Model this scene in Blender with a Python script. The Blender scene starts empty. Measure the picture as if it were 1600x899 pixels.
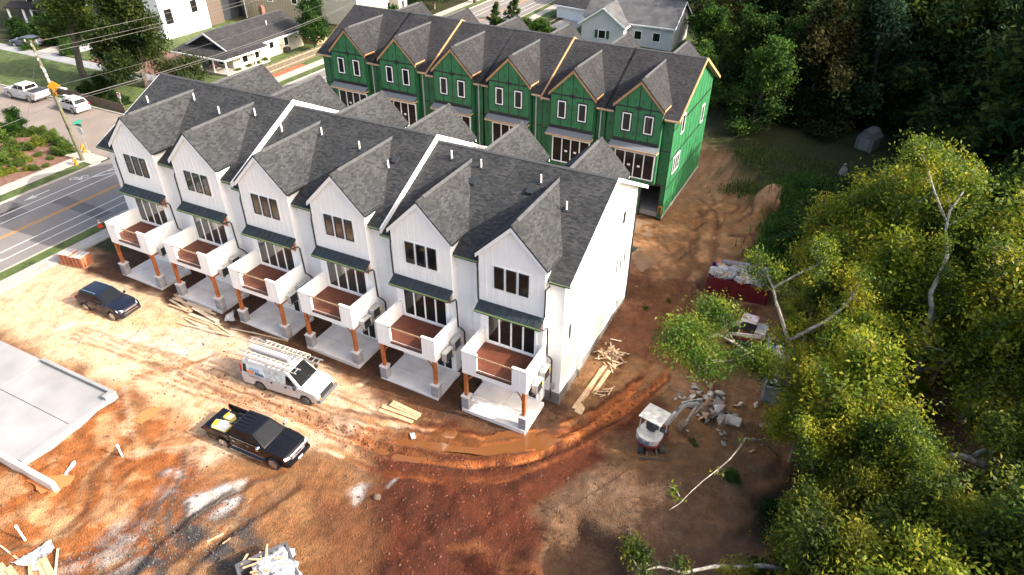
import bpy, bmesh, math, random
import numpy as np
from mathutils import Vector, Matrix, noise
random.seed(7); rng = np.random.default_rng(7)
scene = bpy.context.scene
COL = scene.collection
R_ = math.radians
# ------------------------------------------------------------------ camera
cam_d = bpy.data.cameras.new('camera'); cam = bpy.data.objects.new('camera', cam_d); COL.objects.link(cam)
cam_d.sensor_width = 36.0; cam_d.lens = 1060.84/1600*36
cam_d.clip_start = 0.5; cam_d.clip_end = 3000
_r = [[0.893811, 0.448397, 0.006527], [-0.260723, 0.507759, 0.821099], [-0.364864, 0.735609, -0.570748]]
cam.matrix_world = Matrix(((_r[0][0], _r[1][0], -_r[2][0], 44.7248), (_r[0][1], _r[1][1], -_r[2][1], -25.9573),
                           (_r[0][2], _r[1][2], -_r[2][2], 29.6109), (0, 0, 0, 1)))
scene.camera = cam
# ------------------------------------------------------------------ sky, sun, exposure
to_sun = Vector((1.6, 0.25, 1.0)).normalized()
world = bpy.data.worlds.new('World'); scene.world = world; world.use_nodes = True
wn = world.node_tree; bg = wn.nodes['Background']
sky = wn.nodes.new('ShaderNodeTexSky'); sky.sky_type = 'NISHITA'; sky.sun_disc = False
sky.sun_elevation = math.asin(to_sun.z); sky.sun_rotation = math.atan2(to_sun.x, to_sun.y)
sky.air_density = 1.0; sky.dust_density = 6.0; sky.ozone_density = .3
wn.links.new(sky.outputs[0], bg.inputs[0]); bg.inputs[1].default_value = 0.15
sun_d = bpy.data.lights.new('sun', 'SUN'); sun = bpy.data.objects.new('sun', sun_d); COL.objects.link(sun)
sun_d.energy = 3.1; sun_d.angle = R_(0.5); sun_d.color = (1.0, 0.93, 0.82)
sun.rotation_euler = to_sun.to_track_quat('Z', 'Y').to_euler()
scene.view_settings.view_transform = 'Standard'; scene.view_settings.look = 'None'
scene.view_settings.exposure = 1.55; scene.view_settings.gamma = 1.0
scene.cycles.max_bounces = 6; scene.cycles.diffuse_bounces = 4; scene.cycles.glossy_bounces = 2
scene.cycles.transparent_max_bounces = 4; scene.cycles.transmission_bounces = 3
# ------------------------------------------------------------------ helpers
def tag(o, label=None, cat=None, group=None, kind=None):
    if label: o['label'] = label
    if cat: o['category'] = cat
    if group: o['group'] = group
    if kind: o['kind'] = kind
    return o
def empty(name, loc=(0, 0, 0), rz=0.0, label=None, cat=None, group=None):
    o = bpy.data.objects.new(name, None); COL.objects.link(o); o.empty_display_size = .3
    o.location = loc; o.rotation_euler = (0, 0, rz)
    return tag(o, label, cat, group)
def copy_tree(o, parent=None):
    c = o.copy(); COL.objects.link(c)
    if parent is not None: c.parent = parent
    for ch in list(o.children): copy_tree(ch, c)
    return c
class MB:
    """collects faces for ONE mesh object"""
    def __init__(s): s.v = []; s.f = []; s.m = []
    def add(s, vs, fs, m=0):
        b = len(s.v); s.v += [tuple(p) for p in vs]
        for f in fs: s.f.append([i+b for i in f]); s.m.append(m)
        return s
    def poly(s, pts, m=0): return s.add(pts, [list(range(len(pts)))], m)
    def box(s, x0, x1, y0, y1, z0, z1, m=0):
        return s.add([(x0,y0,z0),(x1,y0,z0),(x1,y1,z0),(x0,y1,z0),(x0,y0,z1),(x1,y0,z1),(x1,y1,z1),(x0,y1,z1)],
                     [[3,2,1,0],[4,5,6,7],[0,1,5,4],[1,2,6,5],[2,3,7,6],[3,0,4,7]], m)
    def prism(s, pts, vec, m=0, mside=None):
        n = len(pts); a = [Vector(p) for p in pts]; b = [p+Vector(vec) for p in a]
        nrm = Vector((0,0,0))
        for i in range(n): nrm += a[i].cross(a[(i+1) % n])
        fl = nrm.dot(Vector(vec)) > 0
        fs = [list(range(n))[::-1] if fl else list(range(n)), list(range(n, 2*n)) if fl else list(range(n, 2*n))[::-1]]
        s.add(a+b, fs, m)
        base = len(s.v)-2*n
        for i in range(n):
            j = (i+1) % n; q = [base+i, base+j, base+n+j, base+n+i]
            s.f.append(q if fl else q[::-1]); s.m.append(m if mside is None else mside)
        return s
    def tube(s, pts, rs, n=6, m=0, cap=True):
        pts = [Vector(p) for p in pts]
        if not hasattr(rs, '__len__'): rs = [rs]*len(pts)
        base = len(s.v)
        for i, p in enumerate(pts):
            d = (pts[min(i+1, len(pts)-1)]-pts[max(i-1, 0)]).normalized()
            u = d.cross(Vector((0, 0, 1)) if abs(d.z) < .9 else Vector((1, 0, 0))).normalized(); w = d.cross(u)
            for k in range(n):
                a = 2*math.pi*k/n; s.v.append(tuple(p+(u*math.cos(a)+w*math.sin(a))*rs[i]))
        for i in range(len(pts)-1):
            for k in range(n):
                a = base+i*n+k; b = base+i*n+(k+1) % n
                s.f.append([a, b, b+n, a+n][::-1]); s.m.append(m)
        if cap:
            s.f.append([base+k for k in range(n)]); s.m.append(m)
            s.f.append([base+(len(pts)-1)*n+k for k in range(n)][::-1]); s.m.append(m)
        return s
    def beam(s, p0, p1, w, h, m=0, up=(0, 0, 1)):
        p0 = Vector(p0); p1 = Vector(p1); d = (p1-p0).normalized(); u = d.cross(Vector(up))
        if u.length < 1e-4: u = d.cross(Vector((1, 0, 0)))
        u.normalize(); w_ = u.cross(d)
        q = [p0+u*(a*w/2)+w_*(b*h/2) for a, b in ((-1,-1),(1,-1),(1,1),(-1,1))]
        return s.prism(q, p1-p0, m)
    def mesh(s, name, mats, smooth=False, bevel=0, seg=2):
        me = bpy.data.meshes.new(name); me.from_pydata(s.v, [], s.f)
        for m in (mats if isinstance(mats, (list, tuple)) else [mats]): me.materials.append(m)
        me.polygons.foreach_set('material_index', s.m)
        if bevel:
            bm = bmesh.new(); bm.from_mesh(me); bmesh.ops.remove_doubles(bm, verts=bm.verts, dist=1e-4)
            es = [e for e in bm.edges if len(e.link_faces) == 2 and e.calc_face_angle(0) > .35]
            bmesh.ops.bevel(bm, geom=es, offset=bevel, segments=seg, affect='EDGES', clamp_overlap=True, profile=.6)
            bm.to_mesh(me); bm.free()
        auto_uv(me)
        if smooth:
            me.polygons.foreach_set('use_smooth', [True]*len(me.polygons))
            if smooth != 'all' : me.set_sharp_from_angle(angle=R_(38))
        return me
    def build(s, name, mats, parent=None, loc=None, rot=None, **k):
        o = bpy.data.objects.new(name, s.mesh(name, mats, **k)); COL.objects.link(o)
        if parent is not None: o.parent = parent
        if loc is not None: o.location = loc
        if rot is not None: o.rotation_euler = rot
        return o
def auto_uv(me):
    n = len(me.loops)
    if n == 0: return
    co = np.empty(len(me.vertices)*3, 'f'); me.vertices.foreach_get('co', co); co = co.reshape(-1, 3)
    vi = np.empty(n, 'i'); me.loops.foreach_get('vertex_index', vi)
    nr = np.empty(len(me.polygons)*3, 'f'); me.polygons.foreach_get('normal', nr); nr = nr.reshape(-1, 3)
    lt = np.empty(len(me.polygons), 'i'); me.polygons.foreach_get('loop_total', lt)
    ln = np.repeat(nr, lt, axis=0)
    u = np.stack([-ln[:, 1], ln[:, 0], np.zeros(n)], 1); L = np.linalg.norm(u, axis=1)
    flat = L < 1e-3; u[flat] = (1, 0, 0); L[flat] = 1; u /= L[:, None]
    w = np.cross(ln, u); p = co[vi]
    uv = np.stack([(p*u).sum(1), (p*w).sum(1)], 1)
    lay = me.uv_layers.new(name='UVMap'); lay.data.foreach_set('uv', uv.astype('f').ravel())
def link(name, me, parent=None, loc=None, rot=None):
    o = bpy.data.objects.new(name, me); COL.objects.link(o)
    if parent is not None: o.parent = parent
    if loc is not None: o.location = loc
    if rot is not None: o.rotation_euler = rot
    return o
# ------------------------------------------------------------------ materials
MATS = {}
def mat(name, col, rough=.7, var=.0, vscale=3., metal=0., spec=.5, bump=0., bscale=20., coat=0., tex='pos', var2=None):
    if name in MATS: return MATS[name]
    m = bpy.data.materials.new(name); m.use_nodes = True; MATS[name] = m
    nt = m.node_tree; N = nt.nodes; L = nt.links; b = N['Principled BSDF']
    b.inputs['Base Color'].default_value = (*col, 1); b.inputs['Roughness'].default_value = rough
    b.inputs['Metallic'].default_value = metal; b.inputs['Specular IOR Level'].default_value = spec
    b.inputs['Coat Weight'].default_value = coat
    if var or bump:
        if tex == 'pos': src = N.new('ShaderNodeNewGeometry').outputs['Position']
        else: src = N.new('ShaderNodeTexCoord').outputs[tex]
    if var:
        nz = N.new('ShaderNodeTexNoise'); nz.inputs['Scale'].default_value = vscale; nz.inputs['Detail'].default_value = 6
        L.new(src, nz.inputs['Vector'])
        rp = N.new('ShaderNodeMapRange'); rp.inputs[1].default_value = .3; rp.inputs[2].default_value = .7
        L.new(nz.outputs[0], rp.inputs[0])
        mx = N.new('ShaderNodeMix'); mx.data_type = 'RGBA'
        lo = var2 if var2 else tuple(c*(1-var) for c in col); hi = tuple(min(c*(1+var), .95) for c in col)
        mx.inputs['A'].default_value = (*lo, 1); mx.inputs['B'].default_value = (*hi, 1)
        L.new(rp.outputs[0], mx.inputs['Factor']); L.new(mx.outputs['Result'], b.inputs['Base Color'])
    if bump:
        n2 = N.new('ShaderNodeTexNoise'); n2.inputs['Scale'].default_value = bscale; n2.inputs['Detail'].default_value = 4
        L.new(src, n2.inputs['Vector'])
        bp = N.new('ShaderNodeBump'); bp.inputs['Strength'].default_value = bump; bp.inputs['Distance'].default_value = .05
        L.new(n2.outputs[0], bp.inputs['Height']); L.new(bp.outputs[0], b.inputs['Normal'])
    return m
def brick_mat(name, c1, c2, mortar, bw, bh, ms, rough=.85, bump=.4, off=.5, bias=0., var=.25):
    m = bpy.data.materials.new(name); m.use_nodes = True; MATS[name] = m
    nt = m.node_tree; N = nt.nodes; L = nt.links; b = N['Principled BSDF']; b.inputs['Roughness'].default_value = rough
    b.inputs['Specular IOR Level'].default_value = .3
    tc = N.new('ShaderNodeTexCoord'); br = N.new('ShaderNodeTexBrick'); L.new(tc.outputs['UV'], br.inputs['Vector'])
    br.inputs['Color1'].default_value = (*c1, 1); br.inputs['Color2'].default_value = (*c2, 1); br.inputs['Mortar'].default_value = (*mortar, 1)
    br.inputs['Scale'].default_value = 1; br.inputs['Brick Width'].default_value = bw; br.inputs['Row Height'].default_value = bh
    br.inputs['Mortar Size'].default_value = ms; br.inputs['Bias'].default_value = bias; br.offset = off; br.inputs['Mortar Smooth'].default_value = .2
    nz = N.new('ShaderNodeTexNoise'); nz.inputs['Scale'].default_value = .6; nz.inputs['Detail'].default_value = 8
    L.new(N.new('ShaderNodeNewGeometry').outputs['Position'], nz.inputs['Vector'])
    rp = N.new('ShaderNodeMapRange'); rp.inputs[1].default_value = .3; rp.inputs[2].default_value = .7
    rp.inputs[3].default_value = 1-var; rp.inputs[4].default_value = 1+var; L.new(nz.outputs[0], rp.inputs[0])
    mx = N.new('ShaderNodeVectorMath'); mx.operation = 'SCALE'; L.new(br.outputs['Color'], mx.inputs[0]); L.new(rp.outputs[0], mx.inputs['Scale'])
    L.new(mx.outputs[0], b.inputs['Base Color'])
    bp = N.new('ShaderNodeBump'); bp.inputs['Strength'].default_value = bump; bp.inputs['Distance'].default_value = .02; bp.invert = True
    L.new(br.outputs['Fac'], bp.inputs['Height']); L.new(bp.outputs[0], b.inputs['Normal'])
    return m
def leaf_mat(name, rough=.5, trans=.35, spec=.25):
    m = bpy.data.materials.new(name); m.use_nodes = True; MATS[name] = m
    nt = m.node_tree; N = nt.nodes; L = nt.links; b = N['Principled BSDF']
    at = N.new('ShaderNodeAttribute'); at.attribute_name = 'tint'; at.attribute_type = 'GEOMETRY'
    oi = N.new('ShaderNodeObjectInfo'); mp = N.new('ShaderNodeMapRange'); mp.inputs[3].default_value = .8; mp.inputs[4].default_value = 1.2
    L.new(oi.outputs['Random'], mp.inputs[0])
    sc = N.new('ShaderNodeVectorMath'); sc.operation = 'SCALE'; L.new(at.outputs['Color'], sc.inputs[0]); L.new(mp.outputs[0], sc.inputs['Scale'])
    L.new(sc.outputs[0], b.inputs['Base Color']); b.inputs['Roughness'].default_value = rough; b.inputs['Specular IOR Level'].default_value = spec
    tr = N.new('ShaderNodeBsdfTranslucent'); L.new(sc.outputs[0], tr.inputs['Color'])
    ms = N.new('ShaderNodeMixShader'); ms.inputs[0].default_value = trans
    L.new(b.outputs[0], ms.inputs[1]); L.new(tr.outputs[0], ms.inputs[2]); L.new(ms.outputs[0], N['Material Output'].inputs[0])
    return m
white = mat('white_siding', (.88, .87, .85), .55, var=.025, vscale=1.2)
white_trim = mat('white_trim', (.89, .89, .88), .5)
dark_metal = mat('dark_metal', (.025, .03, .032), .4, spec=.5)
canopy_metal = mat('canopy_metal', (.032, .042, .045), .38, var=.25, vscale=2, metal=.3)
film_green = mat('protective_film', (.19, .30, .10), .5)
shingle = brick_mat('roof_shingle', (.016, .0175, .020), (.046, .047, .049), (.012, .013, .015), .26, .125, .008, var=.22)
shingle_green = brick_mat('roof_shingle_brown', (.012, .0125, .015), (.035, .034, .036), (.01, .01, .012), .26, .125, .008, var=.25)
ridge_cap = mat('ridge_cap', (.05, .052, .056), .85, var=.3, vscale=6)
brickm = brick_mat('grey_brick', (.16, .14, .13), (.24, .21, .19), (.12, .115, .11), .22, .075, .01)
brick_red = brick_mat('red_brick', (.22, .07, .045), (.32, .12, .07), (.2, .18, .16), .22, .075, .01)
white_brick = brick_mat('white_brick', (.85, .85, .84), (.88, .88, .87), (.8, .8, .8), .3, .11, .012, bump=.5, var=.02)
block = brick_mat('concrete_block', (.28, .275, .285), (.34, .335, .345), (.22, .22, .225), .4, .2, .012, var=.2)
timber = mat('stained_timber', (.36, .105, .025), .5, var=.3, vscale=2.5)
deck = mat('deck_board', (.12, .034, .016), .6, var=.2, vscale=3)
lumber = mat('pine_lumber', (.46, .31, .18), .75, var=.3, vscale=5)
lumber_pale = mat('pale_lumber', (.50, .39, .27), .75, var=.25, vscale=5)
lumber_old = mat('weathered_lumber', (.36, .24, .14), .8, var=.3, vscale=5)
concrete = mat('concrete', (.66, .63, .6), .8, var=.14, vscale=1.1, bump=.15, bscale=12)
concrete_white = mat('new_concrete', (.25, .25, .255), .75, var=.16, vscale=.45, bump=.1, bscale=15)
concrete_old = mat('sidewalk_concrete', (.33, .3, .265), .85, var=.15, vscale=1.5)
glass = mat('window_glass', (.010, .011, .012), .05, spec=.3)
glass_sky = mat('window_glass_bright', (.028, .032, .03), .03, spec=.95)
glass_green = mat('glass_film', (.012, .014, .013), .06, spec=.6)
interior = mat('dark_interior', (.07, .06, .05), .9, var=.3, vscale=1)
black_rubber = mat('black_rubber', (.018, .018, .019), .75)
chrome = mat('chrome', (.75, .75, .76), .18, metal=1)
alum = mat('aluminium', (.62, .63, .64), .35, metal=.7)
grey_metal = mat('grey_metal', (.33, .32, .31), .45, metal=.4)
acm = mat('grey_casing', (.38, .37, .35), .5)
black_plastic = mat('black_plastic', (.02, .02, .022), .45)
yellow = mat('yellow_label', (.8, .62, .05), .6)
orange = mat('orange_lens', (.75, .18, .03), .3)
red = mat('red_paint', (.5, .02, .03), .5)
pvc = mat('white_pvc', (.82, .8, .76), .45)
bark = mat('bark', (.15, .13, .105), .85, var=.45, vscale=4, bump=.6, bscale=9)
bark_pale = mat('pale_bark', (.24, .215, .18), .85, var=.6, vscale=3, bump=.6, bscale=9)
bark_dark = mat('dark_bark', (.09, .075, .06), .9, var=.4, vscale=4)
leafm = leaf_mat('leaf', .55, .45, .2)
leafd = leaf_mat('leaf_dark', .8, .25, .06)
grass_blade = leaf_mat('grass_leaf', .6, .3)
tape = mat('seam_tape', (.012, .014, .014), .5)
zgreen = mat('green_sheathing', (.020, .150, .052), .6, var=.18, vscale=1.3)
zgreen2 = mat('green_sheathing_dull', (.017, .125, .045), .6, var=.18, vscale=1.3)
asphalt = mat('asphalt', (.165, .15, .142), .9, var=.13, vscale=.35, bump=.2, bscale=30)
asphalt_old = mat('old_asphalt', (.19, .158, .135), .9, var=.12, vscale=.5, bump=.2, bscale=30)
patch_m = mat('asphalt_patch', (.10, .092, .09), .9, var=.15, vscale=1)
line_white = mat('road_paint_white', (.46, .45, .43), .7, var=.12, vscale=3)
line_yellow = mat('road_paint_yellow', (.45, .21, .025), .7, var=.12, vscale=3)
line_green = mat('road_paint_green', (.12, .55, .2), .7, var=.1, vscale=3)
mulch = mat('mulch', (.15, .075, .05), .95, var=.4, vscale=2.5, bump=.6, bscale=12)
lawn_m = mat('lawn', (.055, .08, .015), .95, var=.5, vscale=1.3, bump=.5, bscale=14)
# ------------------------------------------------------------------ noise on arrays
def fbm(x, y, scale=1., octv=4, seed=0):
    r = np.random.default_rng(1000+seed); T = r.random((256, 256)); out = np.zeros_like(x, dtype=float); amp = .5; tot = 0
    X = x/scale; Y = y/scale
    for _ in range(octv):
        xi = np.floor(X).astype(int); yi = np.floor(Y).astype(int); fx = X-xi; fy = Y-yi
        fx = fx*fx*(3-2*fx); fy = fy*fy*(3-2*fy)
        a = T[xi & 255, yi & 255]; b = T[(xi+1) & 255, yi & 255]; c = T[xi & 255, (yi+1) & 255]; d = T[(xi+1) & 255, (yi+1) & 255]
        out += amp*((a*(1-fx)+b*fx)*(1-fy)+(c*(1-fx)+d*fx)*fy); tot += amp
        X = X*2.03+17.3; Y = Y*2.03+5.1; amp *= .5
    return out/tot
def sdist(px, py, poly):
    """signed distance (inside negative) from points to a polygon"""
    d = np.full(px.shape, 1e9); ins = np.zeros(px.shape, bool); n = len(poly)
    for i in range(n):
        ax, ay = poly[i]; bx, by = poly[(i+1) % n]
        ex, ey = bx-ax, by-ay; t = np.clip(((px-ax)*ex+(py-ay)*ey)/(ex*ex+ey*ey+1e-9), 0, 1)
        d = np.minimum(d, np.hypot(px-ax-t*ex, py-ay-t*ey))
        c = ((ay > py) != (by > py)) & (px < (bx-ax)*(py-ay)/((by-ay) if abs(by-ay) > 1e-9 else 1e-9)+ax)
        ins ^= c
    return np.where(ins, -d, d)
def ldist(px, py, line):
    d = np.full(px.shape, 1e9)
    for (ax, ay), (bx, by) in zip(line[:-1], line[1:]):
        ex, ey = bx-ax, by-ay; t = np.clip(((px-ax)*ex+(py-ay)*ey)/(ex*ex+ey*ey+1e-9), 0, 1)
        d = np.minimum(d, np.hypot(px-ax-t*ex, py-ay-t*ey))
    return d
def sstep(a, b, x):
    t = np.clip((x-a)/(b-a), 0, 1); return t*t*(3-2*t)
def base_z(x): return float(np.clip(-.0285*x, -1.2, .8))
# ================================================================== THE GROUND
def axis(lo, hi, a, b, st, extra=()):
    mid = np.arange(a, b+1e-6, st); out = [lo]; 
    far = np.array([0, .6, 1.4, 2.6, 4.2, 6.5, 9.5, 14, 20, 30, 45, 70, 110, 170, 260, 400, 600])
    L_ = [a-f for f in far[1:] if a-f > lo]; H_ = [b+f for f in far[1:] if b+f < hi]
    return np.unique(np.round(np.concatenate([[lo, hi], L_, H_, mid, list(extra)]), 3))
gx = axis(-500, 500, -9.5, 50, .2, (-28.07, 42.105)); gy = axis(-200, 700, -21, 36, .2)
PX, PY = np.meshgrid(gx, gy, indexing='ij')
Z = np.clip(-.0285*PX, -1.2, .8)
wx = PX+(fbm(PX, PY, 2.2, 4, 1)-.5)*2.6; wy = PY+(fbm(PX, PY, 2.2, 4, 2)-.5)*2.6      # warped lookups make ragged zone edges
C = np.zeros(PX.shape+(3,)); C[:] = (.075, .085, .03)
nA = fbm(PX, PY, 6, 5, 3); nB = fbm(PX, PY, 1.3, 4, 4); nC = fbm(PX, PY, .5, 3, 5)
def paint(poly, col, soft=.8, op=1., nz=None, lo=.35, hi=.6, warp=True):
    d = sdist(wx if warp else PX, wy if warp else PY, poly); a = sstep(soft, -soft, d)*op
    if nz is not None: a = a*sstep(lo, hi, nz)
    global C
    C = C*(1-a[..., None])+np.array(col)*a[..., None]; return a
def stroke(line, w, col, op=1., soft=.4, nz=None, lo=.35, hi=.6):
    d = ldist(wx*.14+PX*.86, wy*.14+PY*.86, line); a = sstep(w/2+soft, max(w/2-soft, 0), d)*op
    if nz is not None: a = a*sstep(lo, hi, nz)
    global C
    C = C*(1-a[..., None])+np.array(col)*a[..., None]; return a
# forest floor, lawns, site soil
paint([(40,-60),(140,-60),(160,80),(120,200),(30,200),(33,60),(46,34),(47,20),(46,8),(42,-4)], (.045, .034, .02), 1.5)
paint([(36,36),(33,60),(40,75),(75,75),(80,50),(60,38)], (.05, .062, .018), 1.5)
site = paint([(-13.92,-7.92),(-9.92,-1.57),(-9.33,1.94),(-4.68,1.94),(3.30,3.76),(26.38,23.80),(26.17,40.68),(32.86,47.55),(39.51,41.53),(42.27,25.70),(46.19,22.61),(49.69,13.83),(47.93,5.61),(46.17,1.20),(44.67,-4.21),(39.78,-8.96),(22.43,-22.36),(8.92,-25.15)], (.34, .19, .10), .5)
paint([(-4,15),(36,15),(36,45),(-8,45),(-8,20)], (.33, .2, .11), .8)
paint([(-15.13,-8.60),(-8.63,-2.44),(-6.89,0.14),(-1.54,0.01),(6.21,-0.83),(13.80,-1.15),(21.10,-0.81),(25.62,-1.62),(27.04,-2.37),(24.42,-5.21),(21.48,-6.80),(17.83,-10.11),(12.71,-9.22),(8.36,-8.43),(-6.40,-9.11)], (.56, .40, .26), 1.0)
paint([(-15.13,-8.60),(-8.63,-2.44),(-6.89,0.14),(-1.54,0.01),(6.21,-0.83),(13.80,-1.15),(21.10,-0.81),(25.62,-1.62),(27.04,-2.37),(24.42,-5.21),(21.48,-6.80),(17.83,-10.11),(12.71,-9.22),(8.36,-8.43),(-6.40,-9.11)], (.54, .45, .36), 1.0, .7, nA, .5, .62)
paint([(-3.64,-1.17),(13.99,-2.56),(25.92,-2.08),(25.45,-4.10),(15.46,-5.22),(6.65,-6.58),(-2.03,-4.97)], (.56, .30, .14), .8, .7, nB, .52, .68)
paint([(-0.97,-16.03),(5.93,-9.76),(8.71,-8.24),(13.38,-8.86),(19.03,-11.25),(20.64,-14.06),(19.92,-17.97),(10.16,-24.50)], (.42, .15, .045), .9)
paint([(-0.97,-16.03),(5.93,-9.76),(8.71,-8.24),(13.38,-8.86),(19.03,-11.25),(20.64,-14.06),(19.92,-17.97),(10.16,-24.50)], (.46, .27, .14), .9, .8, nB, .52, .64)
paint([(18.18,-10.45),(22.59,-7.56),(27.37,-6.80),(31.81,-10.93),(33.43,-12.30),(26.13,-16.12),(23.74,-13.25)], (.34, .17, .075), 1.0)
paint([(23.93,-9.13),(27.37,-6.80),(31.81,-10.93),(33.43,-12.30),(28.72,-14.76),(26.86,-11.60)], (.25, .10, .045), 1.0, .8)
paint([(25.08,-4.86),(27.71,-0.49),(33.56,2.06),(37.60,7.50),(40.07,4.97),(38.44,0.15),(35.94,-4.15),(38.19,-9.80),(31.85,-13.12),(28.50,-8.11)], (.17, .048, .021), .7)  # wet red clay, darkened further: soft shade over it is put into the colour
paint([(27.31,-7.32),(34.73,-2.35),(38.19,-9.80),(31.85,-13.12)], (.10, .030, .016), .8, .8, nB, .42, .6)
paint([(32.48,-9.04),(33.73,-7.96),(37.07,-8.16),(36.70,-9.51)], (.42, .16, .06), .5, .8, nB, .4, .6)
paint([(29.51,29.63),(40.01,38.65),(42.27,25.70),(40.11,16.66),(39.16,11.24),(37.08,3.96),(34.23,1.51),(34.06,5.58),(34.33,15.25)], (.36, .19, .085), 1.0)
paint([(31.36,24.14),(38.04,33.14),(39.17,22.89),(37.57,15.26),(35.25,9.10),(33.47,18.65)], (.46, .25, .12), .9, .8, nB, .48, .62)
paint([(32.02,22.16),(41.53,29.92),(44.30,13.98),(40.42,5.16),(37.78,1.98),(34.96,2.82)], (.21, .08, .038), .9, .75, nA, .5, .6)
paint([(36.11,-4.52),(37.54,-0.59),(41.88,4.18),(46.26,4.76),(46.25,0.77),(43.86,-2.22),(40.86,-4.19),(38.01,-4.19),(36.91,-6.28)], (.235, .135, .078), .7)
paint([(36.11,-4.52),(37.54,-0.59),(41.88,4.18),(46.26,4.76),(46.25,0.77),(43.86,-2.22),(40.86,-4.19),(38.01,-4.19),(36.91,-6.28)], (.27, .165, .105), .7, .6, nC, .5, .6)
paint([(36.91,-6.28),(38.01,-4.19),(40.86,-4.19),(45.72,-1.69),(48.92,-2.05),(45.15,-6.20),(37.92,-9.94)], (.24, .14, .085), .5)
paint([(37.11,1.61),(43.49,9.31),(46.35,6.46),(43.04,1.06),(38.59,-0.29)], (.30, .17, .08), .9, .8)
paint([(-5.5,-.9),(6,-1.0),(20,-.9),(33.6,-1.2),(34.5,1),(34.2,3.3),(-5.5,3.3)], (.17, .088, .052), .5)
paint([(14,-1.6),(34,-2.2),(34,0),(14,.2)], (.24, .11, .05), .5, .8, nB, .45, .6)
# mud strip with standing water between tracks
paint([(26.07,-4.33),(28.53,-1.86),(32.17,-0.48),(34.74,0.34),(32.83,-1.80),(29.43,-3.35)], (.32, .12, .035), .4, .9)
tr = [[(24.42,-5.21),(27.01,-5.03),(30.68,-4.01),(33.73,-1.95),(35.75,0.89),(37.78,4.97),(38.92,8.92)], [(22.41,-5.05),(27.06,-3.79),(30.81,-2.77),(33.84,-0.43),(35.86,2.70),(37.41,6.72)],
      [(13.71,-6.18),(18.04,-5.73),(22.41,-5.05),(26.03,-4.91)], [(8.47,-5.58),(12.82,-5.32),(20.63,-5.24),(24.42,-5.21)], [(37.98,10.60),(38.42,15.72),(38.49,23.58),(37.26,31.33)], [(37.60,7.50),(37.15,15.02),(36.84,22.65),(35.70,30.44)],
      [(35.82,3.91),(35.83,9.42),(35.41,15.85)], [(20.88,-10.76),(19.73,-13.23),(19.54,-15.48),(19.86,-17.23)], [(23.32,-9.45),(22.35,-13.15),(22.04,-15.35),(22.29,-16.72)]]
rut = np.zeros_like(PX)
for i, l in enumerate(tr):
    a = stroke(l, .55, (.15, .05, .024) if i < 2 else (.42, .21, .09) if i < 4 else (.24, .10, .045) if i < 7 else (.2, .12, .08), .75 if i < 2 else .6, .3, nB, .3, .55)
    d = ldist(PX, PY, l); rut += np.exp(-(d/.32)**2)*-.15+np.exp(-((d-.55)/.22)**2)*.09
for k in range(40):                                     # many faint wheel streaks that follow the drive
    l = tr[k % 4]; off = rng.uniform(-1.6, 1.6); ll = [(x+rng.normal(0, .15), y+off) for x, y in l]
    stroke(ll, rng.uniform(.12, .34), [(.11, .03, .014), (.58, .20, .06), (.46, .14, .04)][k % 3] if k % 4 < 2 else [(.5, .27, .13), (.66, .5, .36)][k % 2], .75, .1, nB, .3, .5)
# gravel, sand and fines
gdark = paint([(19.66,-18.11),(19.80,-14.92),(20.88,-11.23),(22.66,-11.67),(23.74,-13.25),(25.74,-16.33),(20.23,-19.22)], (.085, .083, .088), .6, .95, nB, .36, .5)
paint([(16.47,-19.42),(16.75,-16.95),(18.33,-14.85),(20.11,-15.58),(19.64,-17.75)], (.30, .275, .265), .6, .9, nB, .4, .55)
paint([(17.26,-14.55),(16.11,-12.57),(16.80,-11.44),(18.45,-12.05),(19.19,-14.40),(18.51,-15.19)], (.17, .155, .155), .5, .85, nB, .4, .55)
paint([(16.36,-11.93),(17.14,-10.85),(17.93,-11.35),(17.12,-12.38)], (.4, .38, .38), .4, .9)
paint([(16.88,-13.84),(17.63,-12.40),(18.11,-12.95),(17.36,-14.04)], (.38, .36, .36), .4, .9)
wpat = paint([(19.57,-12.95),(19.50,-11.25),(20.56,-10.53),(21.69,-11.96),(21.49,-12.96),(20.33,-13.27)], (.40, .39, .39), .3)
paint([(25.59,-7.85),(26.06,-7.09),(26.92,-7.14),(27.00,-8.06),(26.61,-8.56)], (.40, .39, .385), .25)
paint([(27.38,-6.39),(27.74,-6.10),(28.00,-6.36),(27.65,-6.65)], (.38, .37, .36), .12)
paint([(10.08,-9.11),(12.28,-8.85),(12.41,-10.56),(10.88,-10.21)], (.30, .2, .11), .5, .6)
paint([(-2.59,-7.00),(6.30,-3.72),(11.40,-3.97),(9.13,-6.65)], (.56, .53, .5), .9, .6, nB, .5, .62)
paint([(23.45,24.76),(30.50,29.50),(31.57,28.07),(24.94,24.27)], (.36, .33, .31), .4, .8)
paint([(38.8,35.6),(43.4,35.2),(43.8,38.6),(39.2,39.2)], (.52, .29, .17), .5)
# weeds and strips of grass by the far end of the site
paint([(32.85,44.64),(37.46,49.29),(40.33,40.40),(36.37,38.09)], (.09, .10, .03), .7, .8, nB, .42, .55)
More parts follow.
